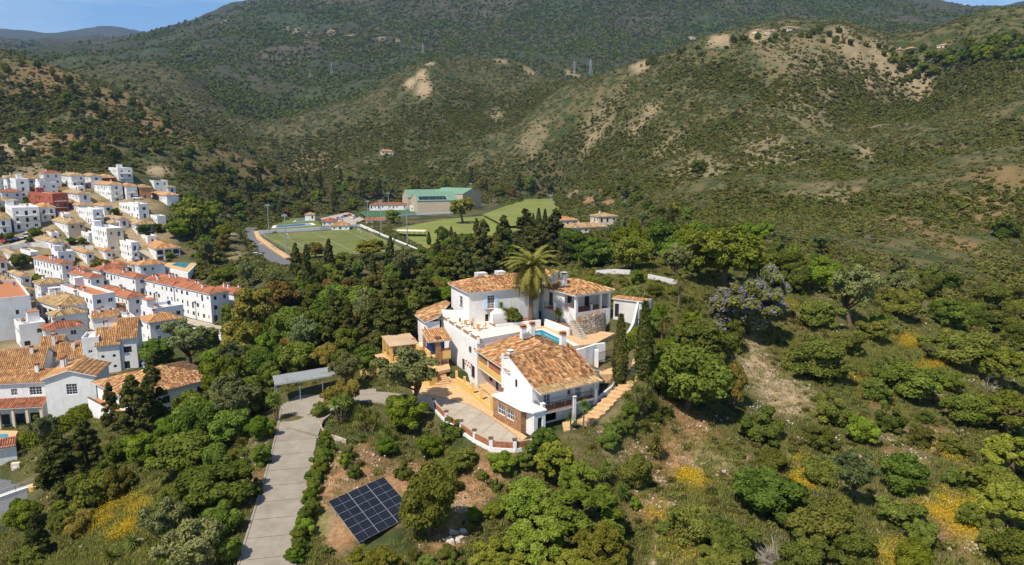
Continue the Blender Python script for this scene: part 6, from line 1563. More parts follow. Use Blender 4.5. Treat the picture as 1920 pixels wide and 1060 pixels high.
    p = atz(744, 443, 32.1); t = thing('dugout_shelter', 'long shelter with pale flat roof on the far meadow', 'shelter', p, 0); fr = Frame(t, p, math.radians(-8)); m = MB(); m.hexa([(0, -1, 2.6), (15, -1, 2.6), (15, 2.6, 3.0), (0, 2.6, 3.0), (0, -1, 2.75), (15, -1, 2.75), (15, 2.6, 3.15), (0, 2.6, 3.15)], 'cream'); fr.put(m, 'roof')
    for i in range(6): m = MB(); m.box(.2 + i * 2.9, .35 + i * 2.9, 2.2, 2.35, 0, 2.9, 'iron'); m.box(.2 + i * 2.9, .35 + i * 2.9, -.8, -.65, 0, 2.6, 'iron'); fr.put(m, 'post')
    m = MB(); m.box(.3, 14.8, 1.6, 2.1, 0, .9, 'turf'); fr.put(m, 'bench')
    sh('small white store right of the long low building', 765, 768, 786, 388, 394, 8, 'flat', nch=0, Y=520, dl=6)
    sh('white kiosk with orange roof behind the pool', 566, 572, 590, 404, 410, 10, 'hip', 'tileo', nch=0, Y=455, dl=6)
    # cream house
    vh('cream country house with brown tiled roof before the red bank', 1046, 1070, 1138, 428, 444, 20, 'hip', 'tileb', 'cream', 18, 2, 1, 'country_house', Y=318, group='cream country house', dl=9)
    vh('raised right wing of the cream country house', 1112, 1122, 1156, 407, 432, 20, 'hip', 'tileb', 'cream', 16, 2, 1, 'country_house', Y=335, group='cream country house', dl=9)
    vh('low orange left wing of the cream country house', 1040, 1046, 1082, 414, 428, 20, 'hip', 'tileo', 'cream', 16, 2, 0, 'country_house', Y=345, group='cream country house', dl=9)
    # hilltop and ridge houses
    def hh(lab, L, C, R, e, b, **k): vh(lab, L, C, R, e, b, 25, 'hip', 'tileo', 'cream', 20, 2, 1, 'hilltop_villa', group='houses on the heights', dl=9, **k)
    hh('long cream villa on the bare hilltop, left part', 1410, 1418, 1440, 57, 64); hh('long cream villa on the bare hilltop, middle part', 1438, 1442, 1466, 58, 65); hh('white villa with yellow roof at the right of the hilltop', 1472, 1476, 1510, 51, 60)
    hh('small cream house at the left end of the crest', 1290, 1295, 1304, 69, 75); hh('white house below the upper right ridge', 1683, 1686, 1696, 93, 99); hh('cream house with tan roof on the upper right ridge', 1709, 1712, 1742, 90, 97); hh('small house highest on the right ridge', 1770, 1774, 1792, 84, 89)
    hh('white cottage among the trees of the middle hill', 712, 716, 738, 284, 291)
    # pylons
    for i, (px, pb, pt, lab) in enumerate(((622, 139, 117, 'left of the track on the middle hill'), (581, 146, 132, 'smallest, far left of the middle hill'), (793, 101, 80, 'beside the track on top of the middle hill'), (1107, 143, 111, 'in the saddle below the mountain'), (1077, 138, 114, 'behind the saddle houses'))):
        p = hit(px, pb); D = p[1]; H = min(60, aty(px, pt, D)[2] - p[2]); t = thing('power_pylon', 'lattice power pylon ' + lab, 'pylon', p, 0, 'power pylons'); fr = Frame(t, p, .3); m = MB(); b = H * .11
        for sx in (-1, 1):
            for sy in (-1, 1): m.tube([(sx * b, sy * b, -1), (sx * b * .25, sy * b * .25, H * .7), (0, 0, H)], H * .007, 'alu', 4)
        for k in range(6):
            z0, z1 = H * .7 * k / 6, H * .7 * (k + 1) / 6; b0, b1 = b * (1 - .75 * k / 6), b * (1 - .75 * (k + 1) / 6)
            for sy in (-1, 1): m.tube([(-b0, sy * b0, z0), (b1, sy * b1, z1)], H * .004, 'alu', 3); m.tube([(b0, sy * b0, z0), (-b1, sy * b1, z1)], H * .004, 'alu', 3)
        fr.put(m, 'tower'); m = MB()
        for zz in (.72, .84): m.tube([(-H * .16, 0, H * zz), (H * .16, 0, H * zz)], H * .006, 'alu', 4)
        fr.put(m, 'arms')
sports()
# ---------------------------------------------------------------- plants
LM = {}
LM['oak'] = leaf_mat('oak_leaves', (.055, .080, .011), (.185, .208, .034), .22)
LM['olive'] = leaf_mat('olive_leaves', (.080, .098, .028), (.215, .225, .085), .2)
LM['bright'] = leaf_mat('bright_leaves', (.078, .125, .011), (.22, .265, .030), .3)
LM['pine'] = leaf_mat('pine_needles', (.082, .105, .011), (.240, .250, .036), .2)
LM['conifer'] = leaf_mat('dark_conifer', (.038, .048, .011), (.125, .128, .031), .15)
LM['rust'] = leaf_mat('rusty_leaves', (.105, .078, .015), (.24, .170, .038), .25)
LM['scrub'] = leaf_mat('scrub_leaves', (.070, .076, .016), (.185, .170, .048), .15, .035, .4)
LM['bushleaf'] = leaf_mat('bush_leaves', (.060, .080, .013), (.185, .197, .038), .2)
LM['thicket'] = leaf_mat('thicket_leaves', (.052, .064, .011), (.155, .152, .032), .15, .03, .35)
LM['palm'] = leaf_mat('palm_leaflets', (.13, .090, .026), (.19, .225, .045), .25)
LM['yucca'] = leaf_mat('sword_leaves', (.055, .080, .012), (.19, .22, .045), .2)
LM['drybush'] = leaf_mat('dry_twigs', (.12, .095, .07), (.27, .22, .17), .1)
LM['purple'] = leaf_mat('violet_blossom', (.11, .085, .19), (.22, .18, .34), .2)
LM['flower'] = leaf_mat('yellow_petals', (.50, .28, .008), (.70, .46, .02), .25, .02, .15)
LM['grass'] = leaf_mat('grass_blades', (.13, .155, .026), (.31, .30, .075), .45)
LM['straw'] = leaf_mat('dry_grass', (.16, .115, .05), (.33, .25, .13), .2)

def unit(v): return v / (np.linalg.norm(v, axis=-1, keepdims=True) + 1e-9)
def leaf_quads(P, Nn, size, rng, aspect=1.5):
    n = len(P)
    t = unit(np.cross(Nn, rng.normal(size=(n, 3)))); b = np.cross(Nn, t)
    s = size * rng.uniform(.6, 1.4, n)[:, None]
    t = t * s * aspect * .5; b = b * s * .5
    V = np.stack([P - t, P - b * .9 + Nn * s * .12, P + t, P + b * .9 + Nn * s * .12], 1).reshape(-1, 3)
    F = np.arange(4 * n).reshape(-1, 4)
    return V, F
def cloud(rng, clumps, n, leaf, aspect=1.5, up=.25, shell=.30, jit=.75):
    """leaf faces spread through the outer part of a set of ellipsoid clumps"""
    C = np.array([c[:3] for c in clumps]); R = np.array([c[3:6] for c in clumps])
    w = (R.prod(1)) ** (2 / 3); w /= w.sum()
    k = rng.choice(len(C), n, p=w)
    d = unit(rng.normal(size=(n, 3))); low = d[:, 2] < -.35; d[low, 2] *= -1
    r = 1 - shell * rng.uniform(0, 1, n) ** 1.3
    P = C[k] + d * R[k] * r[:, None]
    Nn = unit(d * .9 + rng.normal(size=(n, 3)) * jit * .6 + np.array([0, 0, up]))
    V, F = leaf_quads(P, Nn, leaf, rng, aspect)
    cr = rng.uniform(0, 1, len(C))
    rnd = np.clip(.55 * rng.uniform(0, 1, n) + .45 * cr[k], 0, 1)
    return V, F, rnd
def trunk_mesh(name, rng, h, r, clumps, m='trunk', limbs=6, lean=.1):
    mb = MB()
    top = np.array([rng.uniform(-lean, lean), rng.uniform(-lean, lean), h])
    mb.tube([(0, 0, -.35), (0, 0, 0), tuple(top * .5 + [.03, -.02, 0]), tuple(top)], [r * 1.5, r * 1.15, r * .9, r * .65], m, 7)
    ks = rng.choice(len(clumps), min(limbs, len(clumps)), replace=False)
    for k in ks:
        c = np.array(clumps[k][:3]); a = top * rng.uniform(.6, 1.0)
        mid = a * .45 + c * .55 + [0, 0, -.05]
        mb.tube([tuple(a), tuple(mid), tuple(c)], [r * .5, r * .34, r * .14], m, 5)
    return mb.mesh(name, True)
PROTO = {}
def add_proto(kind, crown, trunk=None, extra=None): PROTO.setdefault(kind, []).append((crown, trunk, extra))

def dome(rng, k, rr=(.26, .42), flat=.8, zc=.0, spread=.78):
    """clumps filling a rounded crown of radius 1, centre at z=0"""
    out = []
    for i in range(k):
        d = unit(rng.normal(size=3)); d[2] = abs(d[2]) * (1 if rng.rand() < .64 else -.85)
        f = rng.uniform(.5, 1.12); q = d * spread * f; r = rng.uniform(*rr) * (1.25 - .45 * f)
        out.append((q[0], q[1], q[2] * flat + zc, r, r * rng.uniform(.85, 1.15), r * rng.uniform(.7, .95)))
    out.append((0, 0, zc - .1, .62, .62, .5 * flat))
    return out
# every crown is centred at height H0 above the foot (crown radius 1)
def make_protos():
    for i in range(5):
        rng = np.random.RandomState(100 + i)
        cl = dome(rng, 24 + 2 * i, (.20, .44), .95)
        cl = [(a, b, c + .72, d, e, f) for a, b, c, d, e, f in cl]
        V, F, r = cloud(rng, cl, 13000, .072)
        add_proto('broad', npmesh('crown', V, F, [LM['oak']], r), trunk_mesh('trunk', rng, .8, .075, cl))
    for i in range(4):
        rng = np.random.RandomState(200 + i)
        cl = dome(rng, 28, (.16, .36), 1.0)
        cl = [(a, b, c + .52, d, e, f) for a, b, c, d, e, f in cl]
        V, F, r = cloud(rng, cl, 11000, .066)
        add_proto('bush', npmesh('crown', V, F, [LM['bushleaf']], r), trunk_mesh('stem', rng, .4, .05, cl, limbs=4))
    for i in range(4):
        rng = np.random.RandomState(300 + i)
        cl = []
        for j in range(46):
            d = unit(rng.normal(size=3)); d[2] = abs(d[2]) * rng.choice([1, 1, 1, -.4]); q = d * rng.uniform(.55, .95)
            r = rng.uniform(.13, .24); cl.append((q[0], q[1], q[2] * .85 + .95, r, r, r * .85))
        V, F, r = cloud(rng, cl, 13000, .062, 2.4, .5, .55, 1.0)
        add_proto('pine', npmesh('crown', V, F, [LM['pine']], r), trunk_mesh('trunk', rng, .95, .075, cl, limbs=12))
    for i in range(3):
        rng = np.random.RandomState(400 + i)
        n = 5200; z = rng.uniform(0, 1, n) ** .85
        rad = np.sin(np.pi * np.clip(z, .02, 1) ** .62) ** .75 * (1 - .25 * z) * (1 + .18 * np.sin(z * 23 + i) * rng.rand(n))
        a = rng.uniform(0, 2 * np.pi, n); lob = 1 + .12 * np.sin(a * 5 + z * 9)
        P = np.stack([np.cos(a) * rad * lob * rng.uniform(.8, 1, n), np.sin(a) * rad * lob * rng.uniform(.8, 1, n), z * 8 + .4], 1)
        Nn = unit(np.stack([np.cos(a), np.sin(a), np.full(n, .55)], 1) + rng.normal(size=(n, 3)) * .4)
        V, F = leaf_quads(P, Nn, .34, rng, 2.2)
        mb = MB(); mb.tube([(0, 0, -.5), (0, 0, 4), (0, 0, 7.6)], [.16, .10, .03], 'trunk', 6)
        add_proto('cypress', npmesh('crown', V, F, [LM['conifer']], rng.uniform(0, 1, n)), mb.mesh('trunk', True))
    for i in range(4):
        rng = np.random.RandomState(500 + i)
        cl = []
        for j in range(85):   # shaggy layered conifer, height 3.4, radius 1
            z = rng.uniform(0, 1) ** .8; R = (1 - z) ** .65 * .95 + .05; a = rng.uniform(0, 6.283); q = R * rng.uniform(.45, 1.0)
            r = .11 + .15 * (1 - z); cl.append((math.cos(a) * q, math.sin(a) * q, .25 + z * 3.05 + .15 * q, r * 1.15, r * 1.15, r * .75))
        V, F, r = cloud(rng, cl, 11000, .085, 2.2, .35, .6, .9)
        mb = MB(); mb.tube([(0, 0, -.4), (0, 0, 1.5), (0, 0, 3.2)], [.09, .07, .02], 'trunk', 6)
        add_proto('conifer', npmesh('crown', V, F, [LM['conifer']], r), mb.mesh('trunk', True))
    for i in range(3):
        rng = np.random.RandomState(600 + i)
        cl = dome(rng, 24, (.16, .30), .72, spread=.82)
        cl = [(a, b, c + 1.2, d, e, f) for a, b, c, d, e, f in cl]
        V, F, r = cloud(rng, cl, 8500, .06, 2.0, .3, .7, 1.0)
        add_proto('olive', npmesh('crown', V, F, [LM['olive']], r), trunk_mesh('trunk', rng, .75, .07, cl, limbs=12, lean=.25))
    for kind, lm, seed in (('bright', 'bright', 700), ('rust', 'rust', 720)):
        for i in range(3):
            rng = np.random.RandomState(seed + i)
            cl = dome(rng, 26, (.18, .40), .9)
            cl = [(a, b, c + .72, d, e, f) for a, b, c, d, e, f in cl]
            V, F, r = cloud(rng, cl, 11000, .078)
            add_proto(kind, npmesh('crown', V, F, [LM[lm]], r), trunk_mesh('trunk', rng, .75, .07, cl))
    for i in range(2):   # dry leafless bush
        rng = np.random.RandomState(740 + i)
        mb = MB()
        for j in range(110):
            d = unit(rng.normal(size=3)); d[2] = abs(d[2]) + .25; d = unit(d)
            L = rng.uniform(.55, 1.15); k = d * L; m1 = k * .5 + rng.normal(size=3) * .06
            mb.tube([(0, 0, -.1), tuple(m1), tuple(k)], [.016, .012, .004], M['dead'], 3, False)
            for q in range(4):
                e = k * rng.uniform(.5, .95) + rng.normal(size=3) * .16
                mb.tube([tuple(m1), tuple(e)], [.008, .003], M['dead'], 3, False)
        add_proto('drybush', mb.mesh('twigs'))
    # blossom bush: leaves and violet flower heads in one crown, flowers a part of their own
    rng = np.random.RandomState(760)
    cl = dome(rng, 30, (.18, .32), .85, spread=.8)
    cl = [(a, b, c + .62, d, e, f) for a, b, c, d, e, f in cl]
    V, F, r = cloud(rng, cl, 12000, .062)
    V2, F2, r2 = cloud(rng, [(a, b, c, d * 1.03, e * 1.03, f * 1.05) for a, b, c, d, e, f in cl], 2000, .046, 1.8, .6, .1)
    add_proto('blossom', npmesh('crown', V, F, [LM['bushleaf']], r), trunk_mesh('stem', rng, .5, .05, cl, limbs=5), npmesh('blossom', V2, F2, [LM['purple']], r2))
make_protos()

def frond(rng, L, elev, az, droop, nl, wl, V, F, R, rnd, base=(0, 0, 0)):
    """one pinnate palm leaf: arched rachis with leaflets on both sides"""
    pts = []; d = np.array([math.cos(az), math.sin(az), 0]); p = np.array(base, float); e = elev
    for i in range(9):
        pts.append(p.copy()); p = p + (d * math.cos(e) + np.array([0, 0, math.sin(e)])) * L / 8; e -= droop / 8
    side = np.array([-math.sin(az), math.cos(az), 0])
    def quad(a, b, c, dd, r):
        n = len(V); V.extend([a, b, c, dd]); F.append((n, n + 1, n + 2, n + 3)); R.append(r)
    for i in range(8):
        w = .022 * L * (1 - i / 9)
        quad(pts[i] - side * w, pts[i] + side * w, pts[i + 1] + side * w * .8, pts[i + 1] - side * w * .8, min(1, rnd + .25))
    for i in range(nl):
        t = .10 + .9 * i / nl; k = min(int(t * 8), 7); q = pts[k] + (pts[k + 1] - pts[k]) * (t * 8 - k)
        along = unit(pts[k + 1] - pts[k]); ll = wl * L * math.sin(math.pi * min(1, .12 + t * .86)) ** .6
        for s in (-1, 1):
            tip = q + (side * s * .80 + along * .55 + np.array([0, 0, -.28 + rng.uniform(-.15, .15)])) * ll
            w = along * .016 * L
            quad(q - w, q + w, tip + w * .3, tip - w * .3, float(np.clip(rnd + rng.uniform(-.2, .2), 0, 1)))
def palm_mesh(seed, n, L, wl=.17, nl=24, low=-1.0, hi=1.25):
    rng = np.random.RandomState(seed); V, F, R = [], [], []
    for i in range(n):
        t = i / n; el = hi - (hi - low) * t ** .9 + rng.uniform(-.1, .1)
        frond(rng, L * rng.uniform(.85, 1.1), el, i * 2.39996 + rng.uniform(-.2, .2), 1.25 + .5 * rng.rand() - .35 * (t > .75), nl, wl, V, F, R, float(.75 - .45 * t))
    return npmesh('fronds', np.array(V), np.array(F), [LM['palm']], R)
def sword_mesh(seed, heads, L, nleaf, lm='yucca', w=.045):
    """rosettes of sword-shaped leaves at given head positions"""
    rng = np.random.RandomState(seed); V, F, R = [], [], []
    for h in heads:
        c = np.array(h)
        for i in range(nleaf):
            az = i * 2.39996; el = 1.35 - 2.0 * (i / nleaf) + rng.uniform(-.12, .12)
            d = np.array([math.cos(az) * math.cos(el), math.sin(az) * math.cos(el), math.sin(el)]); s = np.array([-math.sin(az), math.cos(az), 0])
            l = L * rng.uniform(.8, 1.15); m = c + d * l * .6; e = c + d * l + np.array([0, 0, -.16 * l * math.cos(el)])
            k = len(V); q = rng.uniform(0, 1)
            V += [c - s * w * .6, c + s * w * .6, m + s * w, m - s * w, e]
            F += [(k, k + 1, k + 2, k + 3), (k + 3, k + 2, k + 4, k + 4)]; R += [q, q]
    me = bpy.data.meshes.new('leaves'); me.from_pydata([tuple(v) for v in V], [], [f if len(set(f)) == 4 else f[:3] for f in F])
    me.materials.append(LM[lm]); at = me.attributes.new('rnd', 'FLOAT', 'FACE'); at.data.foreach_set('value', R); me.update()
    return me

def plant(kind, px, py, rx, ry=None, name=None, label=None, cat='tree', group=None, seed=None, at=None, R=None, rz=None, hs=None):
    """stand a plant so that its crown's middle is seen at (px,py) with half width rx pixels"""
    rng = random.Random(int((px or 0) * 31 + (py or 0) * 17 + (seed or 0)))
    ry = ry or (rx or 0) * .85
    prot = PROTO[kind]
    i = rng.randrange(len(prot)) if seed is None else seed % len(prot)
    crown, trunk, extra = prot[i]
    ch = {'broad': .75, 'bush': .54, 'pine': 1.0, 'cypress': 4.4, 'conifer': 1.6, 'olive': 1.2, 'bright': .75, 'rust': .75, 'drybush': .55, 'blossom': .62}[kind]
    half = {'broad': .95, 'bush': .95, 'pine': .95, 'cypress': 4.1, 'conifer': 1.7, 'olive': .85, 'bright': .95, 'rust': .95, 'drybush': .7, 'blossom': .65}[kind]
    if at is None:
        h = hit(px, py, 0.0, ch * max(ry, .82 * rx if kind in ('broad', 'bush', 'bright', 'rust', 'olive') else ry) / FPX / half)
        if h is None: return None
        x, y = h[0], h[1]
        t = y / ray(px, py)[1]; sx = rx * t / FPX; sz = max(ry, .82 * rx if kind in ('broad', 'bush', 'bright', 'rust', 'olive') else ry) * t / FPX / half
    else:
        x, y = at; D = math.hypot(x, y)
        sx = R or rx * D / FPX; sz = (hs or 1) * sx
    z = hz(x, y)
    rzv = rz if rz is not None else rng.uniform(0, 6.28)
    root = thing(name, label, cat, (x, y, z - .05), rzv, group)
    root.scale = (sx * rng.uniform(.88, 1.14), sx * rng.uniform(.88, 1.14), sz * rng.uniform(.95, 1.12))
    if kind not in ('cypress', 'conifer'): root.rotation_euler = (rng.uniform(-.09, .09), rng.uniform(-.09, .09), rzv)
    obj('crown' if kind != 'drybush' else 'twigs', crown, root)
    if trunk: obj('trunk' if kind not in ('bush', 'blossom') else 'stem', trunk, root)
    if extra: obj('blossom', extra, root)
    PLANTED.append((x, y, sx))
    return root
villa_upper()
solar_and_carport()
def swords(px, py, name, label, heads, L, n, stem=True, seed=1, lm='yucca', group=None, z=None, w=.045, cat='plant'):
    p = hit(px, py) if z is None else atz(px, py, z)
    t = thing(name, label, cat, p, 0, group); m = MB()
    obj('leaves', sword_mesh(seed, heads, L, n, lm, w), t)
    if stem:
        for h in heads: m.tube([(h[0] * .3, h[1] * .3, -.3), (h[0] * .7, h[1] * .7, h[2] * .5), h], [.12, .09, .07], 'palmtrunk', 6)
        m.build('stem', t)
    PLANTED.append((p[0], p[1], .8)); return t
def garden_plants():
    rg = random.Random(3)
    def hd(k, r, h0, h1): return [(rg.uniform(-r, r), rg.uniform(-r, r), rg.uniform(h0, h1)) for _ in range(k)]
    swords(692, 812, 'yucca_plant', 'large clump of sword leaved yuccas below the olive tree', hd(7, 1.6, .8, 2.8), 1.1, 60, seed=2)
    swords(640, 792, 'yucca_plant', 'sword leaved yuccas left of the large clump', hd(5, 1.2, 1.0, 3.0), 1.1, 60, seed=3)
    swords(722, 822, 'yucca_plant', 'low sword leaved yucca right of the large clump', hd(3, .8, .5, 1.4), 1.0, 60, seed=4)
    swords(1126, 912, 'yucca_plant', 'sword leaved yuccas left of the dome shaped bush', hd(4, .8, .7, 1.9), .95, 60, seed=5)
    swords(1162, 938, 'yucca_plant', 'sword leaved yucca under the dome shaped bush', hd(2, .5, .5, 1.1), .95, 60, seed=6)
    swords(1200, 770, 'yucca_plant', 'tall yuccas beside the garden steps', hd(8, 1.8, 1.4, 4.0), 1.1, 60, seed=7)
    swords(213, 1050, 'yucca_plant', 'sword leaved yucca at the bottom left meadow', hd(2, .4, .3, .9), .95, 60, seed=8)
    swords(244, 1034, 'yucca_plant', 'second yucca behind the one in the bottom left meadow', hd(2, .4, .5, 1.2), .95, 60, seed=9)
    swords(520, 790, 'yucca_plant', 'yucca beside the drive below the carport', hd(4, .8, 1.0, 3.2), 1.0, 60, seed=10)
    swords(1228, 858, 'fan_palm', 'shaggy fan palm on the bare slope right of the steps', hd(4, .6, 1.0, 2.4), 1.15, 80, seed=11, lm='palm', w=.06, cat='palm')
    swords(1300, 590, 'spiky_plant', 'pale spiky leaves below the small palm', hd(4, 1.0, .5, 1.3), 1.2, 60, seed=12, lm='palm')
    swords(455, 838, 'agave', 'yellowish agave on the bank left of the drive', hd(2, .4, .2, .6), 1.0, 60, seed=13, lm='palm')
    swords(1093, 806, 'dracaena', 'slim dracaena with a single tuft before the balcony', [(.1, 0, 2.9)], 1.0, 90, seed=14, z=39.1)
    swords(1071, 806, 'dracaena', 'short dracaena left of the slim one', [(-.1, 0, 1.5)], .8, 70, seed=15, z=39.1)
    swords(940, 606, 'dracaena', 'tall dracaena at the left of the palm bed', [(0, 0, 2.6), (.5, .2, 1.6)], .95, 70, seed=16, z=45.6)
    swords(962, 608, 'dracaena', 'bushy dracaena below the palm', hd(5, .9, .8, 2.0), .9, 60, seed=17, z=45.6)
    swords(1046, 606, 'dracaena', 'dracaena in the bed right of the palm', hd(3, .5, .9, 2.2), .8, 60, seed=18, z=45.7)
    one_at = plant('bush', None, None, None, None, 'bush', 'rounded green bush left of the palm trunk', 'bush', None, seed=1, at=(.2, 103.6), R=1.5, hs=1.25); one_at.location.z = 45.5
    for (px, py, H, L, lab, sd) in ((1182, 592, 4.0, 2.2, 'small feathery palm above the rubble wall', 21), (1272, 575, 4.6, 2.2, 'small feathery palm left of the large pine', 22), (1240, 640, 3.0, 2.0, 'drooping palm behind the ragged cypress', 23)):
        p = hit(px, py); t = thing('small_palm', lab, 'palm', p, 0); m = MB(); m.tube([(0, 0, -.3), (.1, 0, H * .5), (.15, .05, H)], [.22, .17, .16], 'palmtrunk', 7); m.build('trunk', t)
        f = obj('fronds', palm_mesh(sd, 30, L, .18, 18, -.7, 1.2), t); f.location = (.15, .05, H); PLANTED.append((p[0], p[1], 1))
    # creeper mound before the gable house
    rng = np.random.RandomState(42); P = [hit(q[0], q[1], 2.0) for q in ((52, 812), (85, 800), (118, 786), (150, 768), (180, 752))]; c0 = P[2]
    cl = []
    for i in range(4):
        for k in range(5):
            q = np.array(P[i]) * (1 - k / 5) + np.array(P[i + 1]) * (k / 5) - np.array(c0)
            cl.append((q[0] + rng.normal() * .5, q[1] + rng.normal() * .5, q[2] + .6 + rng.normal() * .25, 1.9, 1.9, 1.7))
    V, F, r = cloud(rng, cl, 15000, .28, 1.4, .3, .2); t = thing('creeper_mound', 'bright green creeper mound hanging below the gable house', 'creeper', c0, 0); obj('foliage', npmesh('foliage', V, F, [LM['bright']], r), t)
    for p in P: PLANTED.append((p[0], p[1], 2))
    # dead tree
    p = hit(1852, 760); t = thing('dead_tree', 'dead grey tree without leaves among the bushes at the right', 'tree', p, 0); m = MB(); rg2 = random.Random(9)
    def limb(a, d, l, r, dep):
        b = a + d * l; m.tube([a, (a + b) / 2 + Vector((rg2.uniform(-.1, .1), rg2.uniform(-.1, .1), 0)) * l, b], [r, r * .8, r * .55], M['dead'], 5, False)
        if dep:
            for k in range(3 if dep > 1 else 4): limb(b - d * l * rg2.uniform(0, .4), (d + Vector((rg2.uniform(-.8, .8), rg2.uniform(-.8, .8), rg2.uniform(-.2, .5)))).normalized(), l * rg2.uniform(.55, .8), r * .5, dep - 1)
    limb(Vector((0, 0, -.2)), Vector((-.3, .1, 1)).normalized(), 2.0, .16, 4); m.build('branches', t); PLANTED.append((p[0], p[1], 1.5))
    # fallen trunk, pale rocks
    p = hit(262, 1018); t = thing('fallen_log', 'pale fallen log in the bottom left meadow', 'log', p, .5); m = MB(); m.tube([(-1.1, 0, .25), (0, .1, .28), (1.0, 0, .18)], [.14, .17, .12], M['dead'], 7); m.build('log', t)
    for i, (px, py) in enumerate(((850, 1000), (862, 1012), (842, 1016), (870, 998), (1358, 885), (1345, 893))):
        p = hit(px, py); t = thing('pale_rock', ('pale rock pile beside the big tree, ' + ('first', 'second', 'third', 'fourth')[i] + ' stone from the top') if i < 4 else ('upright pale stone in the flower patch', 'flat pale stone below the upright one')[i - 4], 'rock', p, i, 'pale rocks'); rr = np.random.RandomState(i); m = MB()
        s = .55 if i < 4 else .3; q = [Vector((x, y, z)) * s + Vector(rr.normal(size=3)) * .12 * s for x, y, z in ((-1, -.7, -.4), (1, -.7, -.4), (1, .7, -.4), (-1, .7, -.4), (-.7, -.5, .5), (.7, -.5, .6), (.7, .5, .5), (-.7, .5, .6))]; m.hexa(q, 'stone', .9); m.build('rock', t)
garden_plants()
# ---------------------------------------------------------------- planting: single plants first
ORD = ['first', 'second', 'third', 'fourth', 'fifth', 'sixth', 'seventh', 'eighth', 'ninth', 'tenth', 'eleventh', 'twelfth', 'thirteenth', 'fourteenth', 'fifteenth', 'sixteenth']
NAMES = {'broad': ('broadleaf_tree', 'tree'), 'bush': ('bush', 'bush'), 'pine': ('pine_tree', 'tree'), 'cypress': ('cypress_tree', 'tree'), 'conifer': ('conifer_tree', 'tree'),
         'olive': ('olive_tree', 'tree'), 'bright': ('leafy_tree', 'tree'), 'rust': ('rusty_tree', 'tree'), 'drybush': ('dry_bush', 'bush'), 'blossom': ('blossom_bush', 'bush')}
LOOK = {'broad': 'dark green round tree', 'bush': 'olive green bush', 'pine': 'yellowish green pine', 'cypress': 'slim dark cypress', 'conifer': 'shaggy dark conifer',
        'olive': 'grey green loose tree', 'bright': 'bright green tree', 'rust': 'brownish green tree', 'drybush': 'leafless grey bush', 'blossom': 'violet flowering bush'}
def cluster(where, group, items):
    items = sorted(items, key=lambda t: t[1]); n = len(items)
    for i, (kind, px, py, rx, ry) in enumerate(items):
        nm, cat = NAMES[kind]
        if n == 1: lab = f"{LOOK[kind]} {where}"
        elif i == n - 1: lab = f"{LOOK[kind]}, last to the right {where}"
        else: lab = f"{LOOK[kind]}, {ORD[i]} from the left {where}"
        plant(kind, px, py, rx, ry, nm, lab, cat, group)
def one(kind, px, py, rx, ry, label, group=None, name=None, **k):
    nm, cat = NAMES[kind]; return plant(kind, px, py, rx, ry, name or nm, label, cat, group, **k)

one('broad', 803, 950, 60, 74, 'big dark round tree beside the solar array')
one('pine', 1366, 478, 84, 72, 'largest yellowish green pine, spreading behind the violet bush', seed=1)
one('blossom', 1392, 585, 78, 44, 'violet flowering bush below the large pine, its lower half', 'violet bushes'); one('blossom', 1432, 556, 52, 40, 'violet flowering bush against the large pine, its upper half', 'violet bushes')
one('bush', 1187, 886, 37, 48, 'dark dense dome shaped bush beside the sword leaf plants')
one('bush', 1242, 990, 18, 18, 'small lone dark bush on the bare path near the bottom edge')
one('broad', 1290, 715, 82, 66, 'large dark green tree right of the ochre steps', seed=2)
one('bush', 1326, 640, 58, 44, 'dark bush between the large tree and the violet bush')
one('olive', 762, 692, 64, 46, 'thin olive tree standing at the drive before the ochre wall', 'olive trees', seed=1)
one('olive', 655, 690, 30, 34, 'sparse grey tree between carport and olive tree')
one('rust', 615, 668, 32, 32, 'brown half dry tree rising behind the carport')
one('broad', 690, 676, 34, 30, 'dark tree left of the open pavilion above the drive')
one('bush', 1020, 838, 40, 40, 'leafy green bush at the corner of the brick annexe')
one('bush', 1310, 312, 18, 18, 'lone dark tree in the middle of the open hillside')
one('bush', 1885, 432, 28, 24, 'dark bush high on the red earth at the right edge')
one('bright', 1488, 470, 13, 15, 'small yellow green tree right of the large pine')
one('broad', 738, 407, 16, 15, 'round dark tree on the grass beside the sports dugout')
one('cypress', 1163, 660, 14, 62, 'slim dark cypress by the wrought iron gate', seed=0)
one('cypress', 1208, 640, 17, 70, 'dark ragged cypress right of the steep ochre steps', seed=1)
one('drybush', 1462, 1040, 52, 34, 'leafless grey bush among dark bushes at the bottom edge')
one('bush', 118, 978, 26, 26, 'dark bush beside the little spruce at the lower left')
one('conifer', 72, 1015, 24, 48, 'small spruce at the lower left corner')
one('bright', 45, 965, 34, 36, 'pale green bush beside the street wall'); one('bright', 112, 948, 15, 13, 'small yellow green shrub at the wall end')
cluster('of the pines below the villa', 'pines below the villa', [('pine', 1042, 868, 44, 36), ('pine', 1085, 900, 46, 38), ('pine', 995, 948, 56, 46), ('pine', 1095, 966, 72, 56), ('pine', 1010, 1020, 66, 50), ('pine', 930, 1046, 56, 46), ('pine', 1130, 1036, 62, 46), ('pine', 700, 1052, 48, 34), ('pine', 1060, 1070, 60, 40)])
cluster('of the bushes above the yellow flowers', 'bushes on the flowery slope', [('bush', 1430, 800, 47, 40), ('bush', 1560, 772, 40, 36), ('bright', 1618, 808, 34, 32), ('bush', 1667, 790, 32, 32), ('bush', 1538, 826, 34, 28), ('bush', 1725, 822, 28, 26), ('bush', 1790, 838, 34, 26)])
cluster('of the dark bushes between flower patches', 'bushes on the flowery slope', [('bush', 1450, 866, 34, 30), ('bush', 1536, 884, 38, 36), ('olive', 1604, 888, 48, 48), ('broad', 1692, 892, 50, 42), ('bush', 1690, 962, 44, 30), ('bush', 1730, 1005, 35, 34), ('bush', 1806, 900, 36, 30)])
